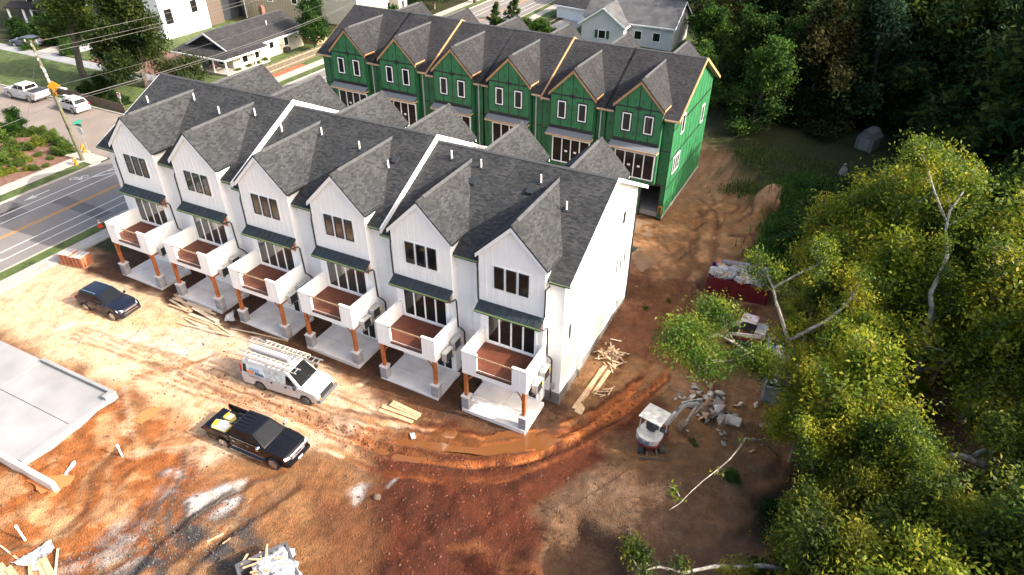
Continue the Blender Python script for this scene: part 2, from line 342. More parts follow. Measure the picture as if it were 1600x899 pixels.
# swirling wheel marks over the lower left
def arc(pts, w, col, op=.85): stroke(pts, w, col, op, .12, nC, .2, .45)
for pts in ([(21.95,-9.45),(20.88,-10.76),(20.61,-12.76),(19.67,-15.20),(18.53,-17.93)], [(16.34,-10.12),(17.46,-11.60),(18.10,-13.65),(18.08,-15.41),(17.11,-17.56),(15.53,-18.79)], [(19.00,-13.62),(19.71,-14.76),(20.80,-15.01),(21.77,-14.29),(21.89,-13.05)], [(17.95,-13.73),(18.93,-14.96),(20.50,-15.45),(21.94,-14.85),(22.57,-13.37)], [(22.09,-11.06),(22.35,-13.15),(21.72,-15.05),(20.67,-16.80)], [(12.84,-12.00),(13.18,-13.89),(14.73,-15.44),(15.04,-17.45),(13.78,-18.92)]):
    for o_ in (-.5, -.15, .2, .55):
        arc([(x+o_*.7+rng.normal(0, .08), y+o_) for x, y in pts], rng.uniform(.14, .34), [(.085, .08, .08), (.30, .10, .032), (.17, .095, .05), (.40, .25, .13)][int(rng.integers(0, 4))])
for pts in ([(19.75,-4.80),(23.75,-4.32),(27.39,-3.62),(29.43,-3.35)], [(15.25,-5.01),(19.75,-4.80),(23.21,-4.85),(26.68,-4.55)], [(8.52,-6.63),(14.06,-5.99),(18.57,-5.75)], [(1.37,-6.44),(8.84,-5.38),(15.46,-5.22)], [(20.76,-2.99),(24.55,-2.82),(27.80,-2.13)], [(11.40,-3.97),(8.71,-8.24),(13.79,-11.48),(16.93,-9.25)]):
    for o_ in (-.8, -.3, .15, .6):
        arc([(x+rng.normal(0, .1), y+o_+rng.normal(0, .06)) for x, y in pts], rng.uniform(.12, .3), [(.27, .12, .05), (.36, .19, .09), (.48, .36, .25), (.38, .16, .06)][int(rng.integers(0, 4))], .7)
for k in range(26):
    cx_, cy_ = rng.uniform(34.5, 42), rng.uniform(12, 36); l_ = rng.uniform(2, 6); a_ = rng.normal(1.3, .35)
    arc([(cx_, cy_), (cx_+math.cos(a_)*l_*.5+rng.normal(0, .2), cy_+math.sin(a_)*l_*.5), (cx_+math.cos(a_+.3)*l_, cy_+math.sin(a_+.3)*l_)], rng.uniform(.15, .45), [(.19, .08, .035), (.42, .24, .12), (.28, .12, .05), (.15, .075, .04)][k % 4], .8)
# speckle
C *= (1+.34*(nC-.5)+.3*(nB-.5)+.25*(fbm(PX, PY, .25, 2, 9)-.5))[..., None]
lum = C @ np.array([.3, .55, .15]); C *= (.5+.5*sstep(.13, .42, lum))[..., None]
# relief
amp = sstep(-7.5, -4, PX)*sstep(60, 48, PX)
flat = np.minimum.reduce([sstep(0, 1, -sdist(PX, PY, [(-3.5,-.2),(33.2,-.2),(33.2,17),(-3.5,17)])*-1+.3), np.ones_like(PX)])
Z += (amp*((fbm(PX, PY, 5, 3, 11)-.5)*.22+(fbm(PX, PY, .9, 4, 12)-.5)*.14)+rut*amp*sstep(-3, 2, PX))*np.where(flat > .5, 1, .25)
heap = sstep(1.2, -1.6, sdist(wx, wy, [(27.31,-7.32),(30.38,-4.93),(34.41,-2.53),(35.94,-4.15),(38.32,-9.73),(31.85,-13.12)]))
Z += heap*(.25+(fbm(PX, PY, 1.6, 4, 13)-.4)*.9)
rough = sstep(1, -1, sdist(wx, wy, [(0.13,-16.61),(8.99,-9.39),(13.38,-8.86),(19.03,-11.25),(20.64,-14.06),(20.45,-17.70),(10.16,-24.50)]))
Z += rough*(fbm(PX, PY, 1.0, 4, 14)-.5)*.45
plat = sstep(.9, -.9, sdist(wx*.5+PX*.5, wy*.5+PY*.5, [(36.11,-4.52),(37.54,-0.59),(41.88,4.18),(46.26,4.76),(46.25,0.77),(43.86,-2.22),(40.80,-4.01),(37.97,-4.07),(36.91,-6.28)]))
Z += plat*.35
pit = sstep(.25, -.35, sdist(wx*.4+PX*.6, wy*.4+PY*.6, [(37.22,-7.34),(37.56,-5.30),(38.01,-4.19),(39.15,-4.33),(40.21,-4.32),(41.24,-4.82),(42.06,-7.77),(38.19,-9.80)]))
Z -= pit*1.25
spoil = np.exp(-(((PX-41.2)/1.7)**2+((PY-37.0)/1.2)**2)**1.5); Z += spoil*(2.5+.8*(fbm(PX, PY, .8, 4, 21)-.5))
Z += np.exp(-(((PX-44.5)/1.6)**2+((PY-6.5)/1.3)**2))*.5
Z += wpat*.06
# slab, pads and streets stay on clean ground
def lower(poly, dz, soft=.3):
    global Z
    a = sstep(soft, -.05, sdist(PX, PY, poly)); Z = Z*(1-a)+(np.clip(-.0285*PX, -1.2, .8)+dz)*a
lower([(-2,-9),(9.2,-9),(8.2,-16.5),(2,-17.5),(-8,-17)], -.12)
lower([(-8,-40),(-110,-40),(-110,110),(-8,110)], 0, .1)
lower([(-4.2,2.4),(33.9,2.4),(33.9,17.2),(-4.2,17.2)], -.08)
lower([(-6,29.2),(33.9,28.7),(34.1,43.2),(-6,44)], -.05)
n0, n1 = PX.shape
def ground_z(x, y):
    i = int(np.clip(np.searchsorted(gx, x)-1, 0, n0-2)); j = int(np.clip(np.searchsorted(gy, y)-1, 0, n1-2))
    fx = (x-gx[i])/(gx[i+1]-gx[i]); fy = (y-gy[j])/(gy[j+1]-gy[j])
    return float(Z[i,j]*(1-fx)*(1-fy)+Z[i+1,j]*fx*(1-fy)+Z[i,j+1]*(1-fx)*fy+Z[i+1,j+1]*fx*fy)
def np_mesh(name, V, F, col=None, colname='tint', smooth=False):
    me = bpy.data.meshes.new(name); k = F.shape[1]
    me.vertices.add(len(V)); me.vertices.foreach_set('co', V.astype('f').ravel())
    me.loops.add(F.size); me.loops.foreach_set('vertex_index', F.astype('i').ravel())
    me.polygons.add(len(F)); me.polygons.foreach_set('loop_start', np.arange(0, F.size, k, dtype='i'))
    if col is not None:
        at = me.attributes.new(colname, 'FLOAT_COLOR', 'POINT')
        at.data.foreach_set('color', np.concatenate([col, np.ones((len(col), 1))], 1).astype('f').ravel())
    if smooth: me.polygons.foreach_set('use_smooth', np.ones(len(F), bool))
    me.update(calc_edges=True); return me
idx = np.arange(n0*n1).reshape(n0, n1)
F = np.stack([idx[:-1, :-1], idx[1:, :-1], idx[1:, 1:], idx[:-1, 1:]], -1).reshape(-1, 4)
gm = bpy.data.materials.new('soil'); gm.use_nodes = True; nt = gm.node_tree; N = nt.nodes; L = nt.links; b = N['Principled BSDF']
b.inputs['Specular IOR Level'].default_value = .2
at = N.new('ShaderNodeAttribute'); at.attribute_name = 'soil'; ps = N.new('ShaderNodeNewGeometry')
def _nz(sc, det, lo, hi, a, c):
    z = N.new('ShaderNodeTexNoise'); z.inputs['Scale'].default_value = sc; z.inputs['Detail'].default_value = det; L.new(ps.outputs['Position'], z.inputs['Vector'])
    r = N.new('ShaderNodeMapRange'); r.inputs[1].default_value = lo; r.inputs[2].default_value = hi; r.inputs[3].default_value = a; r.inputs[4].default_value = c
    L.new(z.outputs[0], r.inputs[0]); return z, r
z1, r1 = _nz(2.3, 9, .3, .7, .82, 1.16); z2, r2 = _nz(14, 4, .3, .7, .84, 1.14)
mu = N.new('ShaderNodeMath'); mu.operation = 'MULTIPLY'; L.new(r1.outputs[0], mu.inputs[0]); L.new(r2.outputs[0], mu.inputs[1])
sc = N.new('ShaderNodeVectorMath'); sc.operation = 'SCALE'; L.new(at.outputs['Color'], sc.inputs[0]); L.new(mu.outputs[0], sc.inputs['Scale'])
z3, r3 = _nz(.9, 7, .42, .62, 0, .36); hs = N.new('ShaderNodeMix'); hs.data_type = 'RGBA'; hs.blend_type = 'MULTIPLY'; hs.inputs['B'].default_value = (1.05, .80, .62, 1); L.new(r3.outputs[0], hs.inputs['Factor']); L.new(sc.outputs[0], hs.inputs['A'])
z4, r4 = _nz(4.2, 7, .56, .76, 0, .6); hd = N.new('ShaderNodeMix'); hd.data_type = 'RGBA'; hd.blend_type = 'MULTIPLY'; hd.inputs['B'].default_value = (.62, .55, .5, 1); L.new(r4.outputs[0], hd.inputs['Factor']); L.new(hs.outputs['Result'], hd.inputs['A'])
# scattered pale stones
vo = N.new('ShaderNodeTexVoronoi'); vo.inputs['Scale'].default_value = 2.4; L.new(ps.outputs['Position'], vo.inputs['Vector'])
st = N.new('ShaderNodeMapRange'); st.inputs[1].default_value = .07; st.inputs[2].default_value = .05; L.new(vo.outputs['Distance'], st.inputs[0])
mx = N.new('ShaderNodeMix'); mx.data_type = 'RGBA'; mx.inputs['B'].default_value = (.22, .17, .13, 1)
L.new(st.outputs[0], mx.inputs['Factor']); L.new(hd.outputs['Result'], mx.inputs['A']); L.new(mx.outputs['Result'], b.inputs['Base Color'])
bp = N.new('ShaderNodeBump'); bp.inputs['Strength'].default_value = 1.; bp.inputs['Distance'].default_value = .14
ad = N.new('ShaderNodeMath'); L.new(z1.outputs[0], ad.inputs[0]); L.new(z2.outputs[0], ad.inputs[1]); L.new(ad.outputs[0], bp.inputs['Height']); L.new(bp.outputs[0], b.inputs['Normal'])
b.inputs['Roughness'].default_value = .92
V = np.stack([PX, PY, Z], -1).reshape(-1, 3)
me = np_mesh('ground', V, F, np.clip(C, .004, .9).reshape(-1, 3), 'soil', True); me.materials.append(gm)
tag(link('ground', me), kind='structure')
# ------------------------------------------------------------------ puddles
def water_mat(name, col):
    m = mat(name, col, .06, spec=.6); return m
puddle_m = water_mat('muddy_water', (.46, .165, .05)); puddle_b = water_mat('brown_water', (.16, .06, .018))
def puddle(pts, z, m, name='puddle'):
    P_ = []; n = len(pts)
    for i in range(n):
        a = Vector((*pts[i], 0)); b_ = Vector((*pts[(i+1) % n], 0))
        for t in (0, .33, .66): P_.append(a.lerp(b_, t)+Vector((rng.normal(0, .04), rng.normal(0, .04), 0)))
    mb = MB(); mb.poly([(p.x, p.y, z) for p in P_])
    tag(mb.build(name, m), kind='structure')
def pond(pts, dz, m):
    cx_ = sum(p[0] for p in pts)/len(pts); cy_ = sum(p[1] for p in pts)/len(pts)
    zs = sorted(ground_z(*p) for p in pts); puddle(pts, zs[len(zs)//2]+dz, m)
pond([(11.68,-10.37),(11.56,-9.55),(11.91,-8.87),(12.51,-8.91),(12.59,-9.59),(12.38,-10.23)], .06, puddle_m)
pond([(9.90,-15.89),(10.94,-15.68),(11.41,-15.08),(11.74,-14.76),(12.40,-14.55),(12.69,-14.98),(12.63,-15.54),(12.69,-15.98),(12.46,-16.28),(11.71,-16.13),(10.90,-15.94)], .10, puddle_m)
pond([(25.74,-4.51),(26.78,-2.68),(28.59,-1.94),(30.72,-1.03),(32.32,0.07),(35.04,0.61),(34.39,-0.74),(31.93,-2.49),(30.11,-3.04),(27.77,-4.19)], -.035, puddle_b)
pond([(25.32,-5.18),(27.34,-4.20),(28.98,-3.32),(28.29,-4.98),(26.20,-5.78)], -.05, puddle_b)
# ------------------------------------------------------------------ streets (sheets a few mm apart)
def sheet(name, x0, x1, y0, y1, dz, m, kind='structure', nx=None, label=None):
    xs = sorted(set([x0, x1]+[v for v in (-28.07, 42.105) if x0 < v < x1])); mb = MB()
    for a, c in zip(xs[:-1], xs[1:]): mb.poly([(a, y0, base_z(a)+dz), (c, y0, base_z(c)+dz), (c, y1, base_z(c)+dz), (a, y1, base_z(a)+dz)])
    return tag(mb.build(name, m), kind=kind)
def kerb(name, x0, x1, y0, y1, h, m):
    xs = sorted(set([x0, x1]+[v for v in (-28.07, 42.105) if x0 < v < x1])); mb = MB()
    for a, c in zip(xs[:-1], xs[1:]):
        za, zc = base_z(a), base_z(c)
        mb.add([(a,y0,za-.3),(c,y0,zc-.3),(c,y1,zc-.3),(a,y1,za-.3),(a,y0,za+h),(c,y0,zc+h),(c,y1,zc+h),(a,y1,za+h)], [[3,2,1,0],[4,5,6,7],[0,1,5,4],[1,2,6,5],[2,3,7,6],[3,0,4,7]])
    return tag(mb.build(name, m), kind='structure')
sheet('main_road', -20.6, -10.2, -60, 260, .006, asphalt); sheet('side_street', -130, -20.6, 13.4, 21.8, .006, asphalt_old)
for y0, y1 in ((-60, 12.2), (23.4, 260)):
    kerb('kerb', -20.78, -20.6, y0, y1, .12, concrete_old); sheet('grass_verge', -22.1, -20.78, y0, y1, .10, lawn_m)
    kerb('sidewalk', -23.7, -22.1, y0, y1, .115, concrete_old)
kerb('kerb', -10.2, -10.02, -60, 260, .12, concrete_old); sheet('grass_verge', -10.02, -8.9, -60, 260, .09, lawn_m); kerb('sidewalk', -8.9, -7.5, -60, 260, .11, concrete_old)
kerb('kerb', -130, -23.7, 13.2, 13.4, .12, concrete_old); kerb('kerb', -130, -23.7, 21.8, 22.0, .12, concrete_old)
kerb('sidewalk_corner', -25.0, -20.9, 11.4, 13.2, .118, concrete_old)
sheet('mulch_bed', -60, -23.7, -6, 13.2, .09, mulch)
sheet('lawn', -75, -30.5, 22.0, 33, .05, lawn_m); sheet('lawn', -62, -23.7, 34, 60, .03, lawn_m)
kerb('sidewalk', -90, -36, 31.6, 33.6, .08, concrete_white); sheet('driveway', -63, -58.5, 33.6, 42, .045, concrete_old)
sheet('brick_mulch_bed', -52, -36, 33.7, 42, .06, mulch)
sheet('sidewalk', -5, 1, 80, 110, .04, concrete_old); sheet('lawn', -8, 30, 60, 100, .03, lawn_m)
sheet('gravel_lane', -6, 34, 18, 28.5, .012, mat('packed_soil', (.2, .12, .065), .95, var=.3, vscale=1, bump=.5))
def line(x0, x1, y0, y1, m=line_white, dz=.012): sheet('road_marking', x0, x1, y0, y1, dz, m)
for xa in (-15.22, -14.98): line(xa, xa+.12, -60, 13, line_yellow); line(xa, xa+.12, 22, 260, line_yellow)
for xa in (-18.62, -17.35): line(xa, xa+.13, -60, 12.8); line(xa, xa+.13, 22.3, 200)
for xa in (-12.95, -11.75): line(xa, xa+.13, -60, 13.5); line(xa, xa+.13, 22, 200)
sheet('road_patch', -19.0, -17.0, .4, 2.6, .009, patch_m); sheet('road_patch', -17.2, -11.0, 4.6, 6.0, .009, patch_m); sheet('road_patch', -20.6, -18.8, -2, 3, .009, patch_m)
line(-20.3, -16, 14.6, 15.6, line_green); line(-18.9, -18.6, 13.2, 17.5); line(-20.3, -20.1, 14.2, 18)
def decal(name, polys, m, dz=.014):
    mb = MB()
    for p in polys: mb.poly([(x, y, base_z(x)+dz) for x, y in p])
    tag(mb.build(name, m), kind='structure')
def bar(a, b, w):
    a = Vector(a); b = Vector(b); n = (b-a).normalized(); n = Vector((-n.y, n.x))*w/2
    return [tuple(a-n), tuple(b-n), tuple(b+n), tuple(a+n)]
decal('lane_arrow', [bar((-19.5, 4.4), (-19.5, 6.0), .16), [(-19.85, 4.6), (-19.15, 4.6), (-19.5, 3.5)]], line_white)
for y0 in (9.7, -14): decal('buffer_hatch', [bar((-18.5, y0), (-17.3, y0+2.2), .16), bar((-18.5, y0+1.6), (-17.3, y0+3.8), .16)], line_white)
for y0 in (-4.8, -16): decal('buffer_hatch', [bar((-12.85, y0), (-11.7, y0+1.6), .16)], line_white)
ring = lambda cx, cy, r: [[(cx+r*math.cos(a)*q, cy+r*math.sin(a)*q) for a, q in ((t*.5236, 1), ((t+1)*.5236, 1), ((t+1)*.5236, .75), (t*.5236, .75))] for t in range(12)]
decal('bicycle_symbol', ring(-19.75, 8.6, .34)+ring(-19.2, 9.4, .34)+[bar((-19.75, 8.6), (-19.4, 9.1), .08), bar((-19.4, 9.1), (-19.2, 9.4), .08), bar((-19.75, 9.0), (-19.45, 8.6), .08), bar((-19.3, 8.7), (-19.0, 9.0), .3)], line_white)
# ================================================================== TOWNHOUSES
PITCH = 6.1; DZ = .3474
RY, RZ, EY, EZ = 9.86, 12.64, 2.87, 9.15         # ridge and front eave of the main roof
SL = (RZ-EZ)/(RY-EY); GA, GE, GH = 12.24, 9.97, 2.28   # gable apex, gable eave, half width
CACHE = {}
def part(name, key, fn, mats, parent, loc=None, rot=None, **k):
    """a part whose mesh is shared by all alike pieces"""
    if key not in CACHE:
        mb = MB(); fn(mb); CACHE[key] = mb.mesh(name, mats, **k)
    return link(name, CACHE[key], parent, loc, rot)
def text_mesh(body, size, ext=0.0):
    cu = bpy.data.curves.new('lettering', 'FONT'); cu.body = body; cu.size = size; cu.extrude = ext; cu.align_x = 'CENTER'; cu.align_y = 'CENTER'; cu.resolution_u = 2
    ob = bpy.data.objects.new('lettering', cu); COL.objects.link(ob)
    me = bpy.data.meshes.new_from_object(ob); bpy.data.objects.remove(ob); bpy.data.curves.remove(cu); return me
def shade_win(mb, w, h): mb.box(-w/2, w/2, 0, .02, 0, h)
def window(parent, x, y, z, w, h, key, frame_m, rot=0., fw=.05, panes=1, film=None, gm_=None):
    """window part (frame) with pane sub-parts; faces -y locally"""
    def fr(mb):
        mb.box(-w/2-fw, -w/2, -.05, .05, -fw, h+fw); mb.box(w/2, w/2+fw, -.05, .05, -fw, h+fw)
        mb.box(-w/2, w/2, -.05, .05, -fw, 0); mb.box(-w/2, w/2, -.05, .05, h, h+fw)
        for k in range(1, panes):
            q = -w/2+w*k/panes; mb.box(q-.045, q+.045, -.05, .05, 0, h)
    o = part('window', key, fr, frame_m, parent, (x, y, z), (0, 0, rot))
    for k in range(panes):
        a = -w/2+w*k/panes+(.045 if k else 0); c = -w/2+w*(k+1)/panes-(.045 if k < panes-1 else 0)
        part('pane', key+'p%d%s' % (k, gm_.name if gm_ else ''), lambda mb: mb.box(a, c, -.012, .012, 0, h), gm_ or glass, o)
    return o
def clip_gable(x0, x1, z0, z1, half, ze, za):
    """rectangle clipped under the gable line z = za - |x|*(za-ze)/half"""
    f = lambda x: za-abs(x)*(za-ze)/half
    xs = sorted(set([x0, x1]+([0.0] if x0 < 0 < x1 else [])))
    top = [(x, min(z1, f(x))) for x in xs]
    if f(x0) <= z0 and f(x1) <= z0 and not (x0 < 0 < x1): return None
    if f(x0) < z1 < f(x1): xc = -(za-z1)*half/(za-ze); top = [(x0, f(x0)), (xc, z1), (x1, z1)]
    if f(x1) < z1 < f(x0): xc = (za-z1)*half/(za-ze); top = [(x0, z1), (xc, z1), (x1, f(x1))]
    pts = [(x0, z0), (x1, z0)]
    if f(x0) < z0: pts[0] = (-(za-z0)*half/(za-ze), z0); top = top[1:]
    if f(x1) < z0: pts[1] = ((za-z0)*half/(za-ze), z0); top = top[:-1]
    return pts+top[::-1]
zip_txt = text_mesh('ZIP', .34)
zip_txt.materials.append(tape)
def roofs(u, xl, xr, style, key, trim_m, left_end, right_end, group_step):
    sh = shingle if style == 'white' else shingle_green
    t = .14
    for nm, s in (('front', 1), ('rear', -1)):
        def f(mb):
            e = (EY, EZ) if s == 1 else (2*RY-EY, EZ)
            mb.prism([(xl, e[0], e[1]), (xr, e[0], e[1]), (xr, RY, RZ), (xl, RY, RZ)][::s], (0, 0, -t))
        part('roof', key+'roof'+nm, f, sh, u)
    part('ridge_cap', key+'cap', lambda mb: (mb.prism([(xl, RY-.16, RZ-.05), (xl, RY, RZ+.035), (xl, RY+.16, RZ-.05)], (xr-xl, 0, 0))), ridge_cap, u)
    for s in (1, -1):                                     # front and rear gables
        ya = 2.49 if s == 1 else 16.45
        Y = lambda y: y if s == 1 else 2*RY-y
        for sx in (-1, 1):
            def f(mb):
                y1 = 2*RY-ya if s == -1 else ya
                pts = [(0, Y(y1), GA), (sx*GH, Y(y1), GE), (sx*GH, Y(4.9), GE), (0, Y(9.5), GA)]
                mb.prism(pts if sx*s > 0 else pts[::-1], (0, 0, -.13))
            part('gable_roof', 'gr%s%d%d' % (style, s, sx), f, sh, u)
        y1 = 2*RY-ya if s == -1 else ya
        part('gable_ridge_cap', 'grc%s%d' % (style, s), lambda mb: mb.prism([(-.14, Y(y1+.75), GA-.10), (0, Y(y1+.75), GA+.035), (.14, Y(y1+.75), GA-.10)], (0, s*(8.45-y1), 0)), ridge_cap, u)
        for sx in (-1, 1):
            part('rake_board', 'rb%s%d%d' % (style, s, sx), lambda mb: mb.prism([(0, 0, GA-.135), (sx*GH, 0, GE-.135), (sx*GH, 0, GE-.40), (0, 0, GA-.42)], (0, .06, 0)), trim_m, u, (0, ya+.02 if s == 1 else ya-.08, 0))
            part('eave_return', 'er%s%d%d' % (style, s, sx), lambda mb: mb.box(min(sx*(GH-.06), sx*(GH+.03)), max(sx*(GH-.06), sx*(GH+.03)), Y(y1+.085) if s == 1 else Y(4.2), Y(4.2) if s == 1 else Y(y1+.085), GE-.17, GE-.02), dark_metal if style == 'white' else trim_m, u)
    # eaves between the gables
    for a, c in ((xl, -GH+.02), (GH-.02, xr)):
        k = '%s%.2f%.2f' % (style, a, c)
        part('gutter', 'gut'+k, lambda mb: mb.box(a, c, EY-.10, EY+.02, EZ-.16, EZ-.012), dark_metal if style == 'white' else lumber, u)
        if style == 'white': part('drip_edge', 'drip'+k, lambda mb: mb.box(a, c, EY-.125, EY-.103, EZ-.07, EZ-.012), film_green, u)
        part('rear_gutter', 'rgut'+k, lambda mb: mb.box(a, c, 2*RY-EY-.02, 2*RY-EY+.1, EZ-.16, EZ-.012), dark_metal if style == 'white' else lumber, u)
    if group_step or right_end:                           # raised rake at the step in the roof, or the gable end
        hh = .34 if group_step else .16
        def f(mb):
            for s in (1, -1):
                yy = lambda y: y if s == 1 else 2*RY-y
                pts = [(xr, yy(EY-.05), EZ-.03+.02), (xr, yy(RY), RZ+.04), (xr, yy(RY), RZ-hh-.05), (xr, yy(EY-.05), EZ-hh-.1)]
                mb.prism(pts, (.09, 0, 0))
        part('rake_trim', key+'rk', f, trim_m, u)
        if right_end:
            def f(mb):
                for s in (1, -1):
                    yy = lambda y: y if s == 1 else 2*RY-y
                    mb.prism([(xr-.42, yy(EY+.02), EZ-.15), (xr-.42, yy(RY), RZ-.15), (xr-.42, yy(RY), RZ-.2), (xr-.42, yy(EY+.02), EZ-.2)], (.415, 0, 0))
            part('soffit', key+'sf', f, trim_m if style == 'white' else lumber, u)
    if left_end:
        def f(mb):
            for s in (1, -1):
                yy = lambda y: y if s == 1 else 2*RY-y
                mb.prism([(xl, yy(EY-.05), EZ-.06), (xl, yy(RY), RZ-.03), (xl, yy(RY), RZ-.26), (xl, yy(EY-.05), EZ-.31)], (-.09, 0, 0))
        part('rake_trim', key+'lk', f, trim_m, u)
white_labels = ['white townhouse at the street end of the row, by the two brick stacks', 'white townhouse second from the street, behind the black SUV', 'third white townhouse from the street, right of the first white roof trim',
                'white townhouse behind the white ladder van', 'white townhouse second from the muddy end, behind the small board pile', 'white townhouse at the muddy end with the blank sunlit side wall']
W_UNITS = []
def white_unit(i):
    key = 'w%d' % i; u = empty('townhouse', (i*PITCH, 0, -(i//2)*DZ), 0, white_labels[i], 'townhouse', 'white townhouses in one row')
    W_UNITS.append(u); first, last = i == 0, i == 5
    xl = -4.34 if first else -3.05; xr = 3.49 if last else 3.05
    wl = -3.9 if first else -3.05; wr = 3.05
    k3 = 'A' if first else 'B'
    part('front_wall', 'fw'+k3, lambda mb: mb.box(wl, wr-.002, 3.3, 3.5, .55, 9.2), white_brick, u)
    part('brick_base', 'fb'+k3, lambda mb: mb.box(wl-.02, wr+.025, 3.26, 3.5, -1.2, .55), brickm, u)
    part('rear_wall', 'rw'+k3, lambda mb: mb.box(wl, wr-.002, 15.9, 16.1, -1.2, 9.3), white, u)
    prof = [(-2.1, -.02), (2.1, -.02), (2.1, GE+.05), (0, GA-.16), (-2.1, GE+.05)]
    part('bay_wall', 'bay', lambda mb: mb.prism([(x, 2.65, z) for x, z in prof], (0, 6, 0)), white, u)
    part('rear_bay_wall', 'rbay', lambda mb: mb.prism([(x, 16.25, z) for x, z in prof], (0, -6, 0)), white, u)
    if last or first:
        xx = wr if last else wl
        def f(mb): mb.prism([(xx, 3.304, .3), (xx, 16.096, -.1), (xx, 16.096, 9.25), (xx, RY, RZ-.18), (xx, 3.304, 9.2)], (.02 if last else -.02, 0, 0))
        part('side_wall', key+'sw', f, white, u)
        part('side_brick_base', key+'sb', lambda mb: mb.prism([(xx, 3.27, -1.4), (xx, 16.09, -1.6), (xx, 16.09, -.09), (xx, 3.27, .54)], (.045 if last else -.045, 0, 0)), brickm, u)
    if first is False:                                    # party wall that closes the step
        part('party_wall', 'pw', lambda mb: mb.prism([(-3.05, 3.3, 0), (-3.05, 16, 0), (-3.05, 16, 9.0), (-3.05, RY, RZ-.25), (-3.05, 3.3, 9.0)], (.05, 0, 0)), white, u)
    roofs(u, xl, xr, 'white', key, white_trim, first, last, i in (1, 3))
    # board and batten
    for k in range(11):
        x = -2.08+k*.416; top = GA-.42-abs(x)*.995
        for a, c in ([(6.62, 7.66), (9.33, top)] if abs(x) < 1.2 else [(6.62, top)]):
            part('batten', 'bat%d%.1f' % (k, a), lambda mb: mb.box(-.02, .02, -.012, 0, a, c), white, u, (x, 2.65, 0))
    part('window_casing', 'casing', lambda mb: (mb.box(-1.2, 1.2, -.03, 0, 7.66, 7.74), mb.box(-1.2, 1.2, -.03, 0, 9.25, 9.33), mb.box(-1.2, -1.11, -.03, 0, 7.74, 9.25), mb.box(1.11, 1.2, -.03, 0, 7.74, 9.25),
                                                mb.box(-.47, -.35, -.03, 0, 7.74, 9.25), mb.box(.35, .47, -.03, 0, 7.74, 9.25)), white_trim, u, (0, 2.65, 0))
    gq = glass_sky if i < 4 else glass
    for x in (-.79, 0, .79): window(u, x, 2.63, 7.79, .54, 1.41, 'ww', dark_metal, fw=.03, gm_=gq)
    # canopy
    cy0, cz0, cy1, cz1 = 2.0, 6.26, 2.65, 6.60
    part('canopy_frame', 'cfr', lambda mb: (mb.prism([(-2.13, cy0, cz0-.03), (2.13, cy0, cz0-.03), (2.13, cy1, cz1-.03), (-2.13, cy1, cz1-.03)], (0, 0, -.1)), mb.box(-2.15, 2.15, cy0-.05, cy0, cz0-.15, cz0+.0)), dark_metal, u)
    part('canopy_film', 'cfilm', lambda mb: mb.box(-2.16, 2.16, cy0-.075, cy0-.052, cz0-.07, cz0+.015), film_green, u)
    for k in range(10):
        x0 = -2.13+k*.426
        def f(mb):
            mb.prism([(0, cy0, cz0), (.426, cy0, cz0), (.426, cy1, cz1), (0, cy1, cz1)], (0, 0, -.028))
            mb.prism([(0, cy0, cz0), (.03, cy0, cz0), (.03, cy1, cz1), (0, cy1, cz1)], (0, 0, .035))
        part('canopy_panel', 'cpan', f, canopy_metal, u, (x0, 0, 0))
    for x in (-1.9, 1.9):
        part('bracket', 'brk', lambda mb: (mb.box(-.05, .05, 2.58, 2.64, 5.6, 6.4), mb.box(-.05, .05, 2.0, 2.64, 6.05, 6.14), mb.beam((0, 2.1, 6.06), (0, 2.62, 5.66), .08, .08)), timber, u, (x, 0, 0))
    # sliding door
    def f(mb):
        mb.box(-1.66, 1.72, 2.57, 2.645, 6.03, 6.12); mb.box(-1.66, -1.56, 2.57, 2.645, 3.6, 6.03); mb.box(1.62, 1.72, 2.57, 2.645, 3.6, 6.03); mb.box(-1.56, 1.62, 2.57, 2.645, 3.55, 3.64)
    part('door_frame', 'dfr', f, white_trim, u)
    for k in range(4):
        x0 = -1.56+k*.795
        d_ = part('glass_door', 'gd', lambda mb: (mb.box(0, .055, 2.58, 2.64, 3.64, 6.03), mb.box(.74, .795, 2.58, 2.64, 3.64, 6.03), mb.box(.055, .74, 2.58, 2.64, 3.64, 3.74), mb.box(.055, .74, 2.58, 2.64, 5.95, 6.03)), white_trim, u, (x0, 0, 0))
        part('pane', 'gdp'+gq.name, lambda mb: mb.box(.055, .74, 2.60, 2.62, 3.74, 5.95), gq, d_)
    part('ground_door', 'gdoor', lambda mb: (mb.box(.6, 1.9, 2.58, 2.645, .1, .18), mb.box(.6, .7, 2.58, 2.645, .18, 2.3), mb.box(1.8, 1.9, 2.58, 2.645, .18, 2.3), mb.box(.6, 1.9, 2.58, 2.645, 2.3, 2.4), mb.box(1.2, 1.28, 2.58, 2.645, .18, 2.3)), white_trim, u)
    part('ground_door_glass', 'gdoorg', lambda mb: mb.box(.7, 1.8, 2.61, 2.635, .18, 2.3), glass, u)
    # downspouts
    part('downspout', 'ds1', lambda mb: mb.tube([(-2.30, 2.80, 9.02), (-2.30, 2.80, 8.8), (-2.17, 2.58, 8.6), (-2.17, 2.58, 6.75), (-2.05, 2.45, 6.58)], .055, 6), dark_metal, u)
    part('downspout', 'ds2', lambda mb: mb.tube([(2.12, 2.0, 6.2), (2.34, 2.15, 6.17), (2.36, 2.5, 6.1), (2.36, 2.62, 5.9), (2.38, 2.68, 3.9), (2.52, 2.9, 3.6), (2.52, 3.15, 3.2), (2.52, 3.18, .1)], .055, 6), dark_metal, u)
    if last: part('downspout', 'ds3', lambda mb: mb.tube([(2.30, 2.80, 9.02), (2.30, 2.80, 8.8), (2.17, 2.58, 8.6), (2.17, 2.58, 6.75), (2.05, 2.45, 6.58)], .055, 6), dark_metal, u)
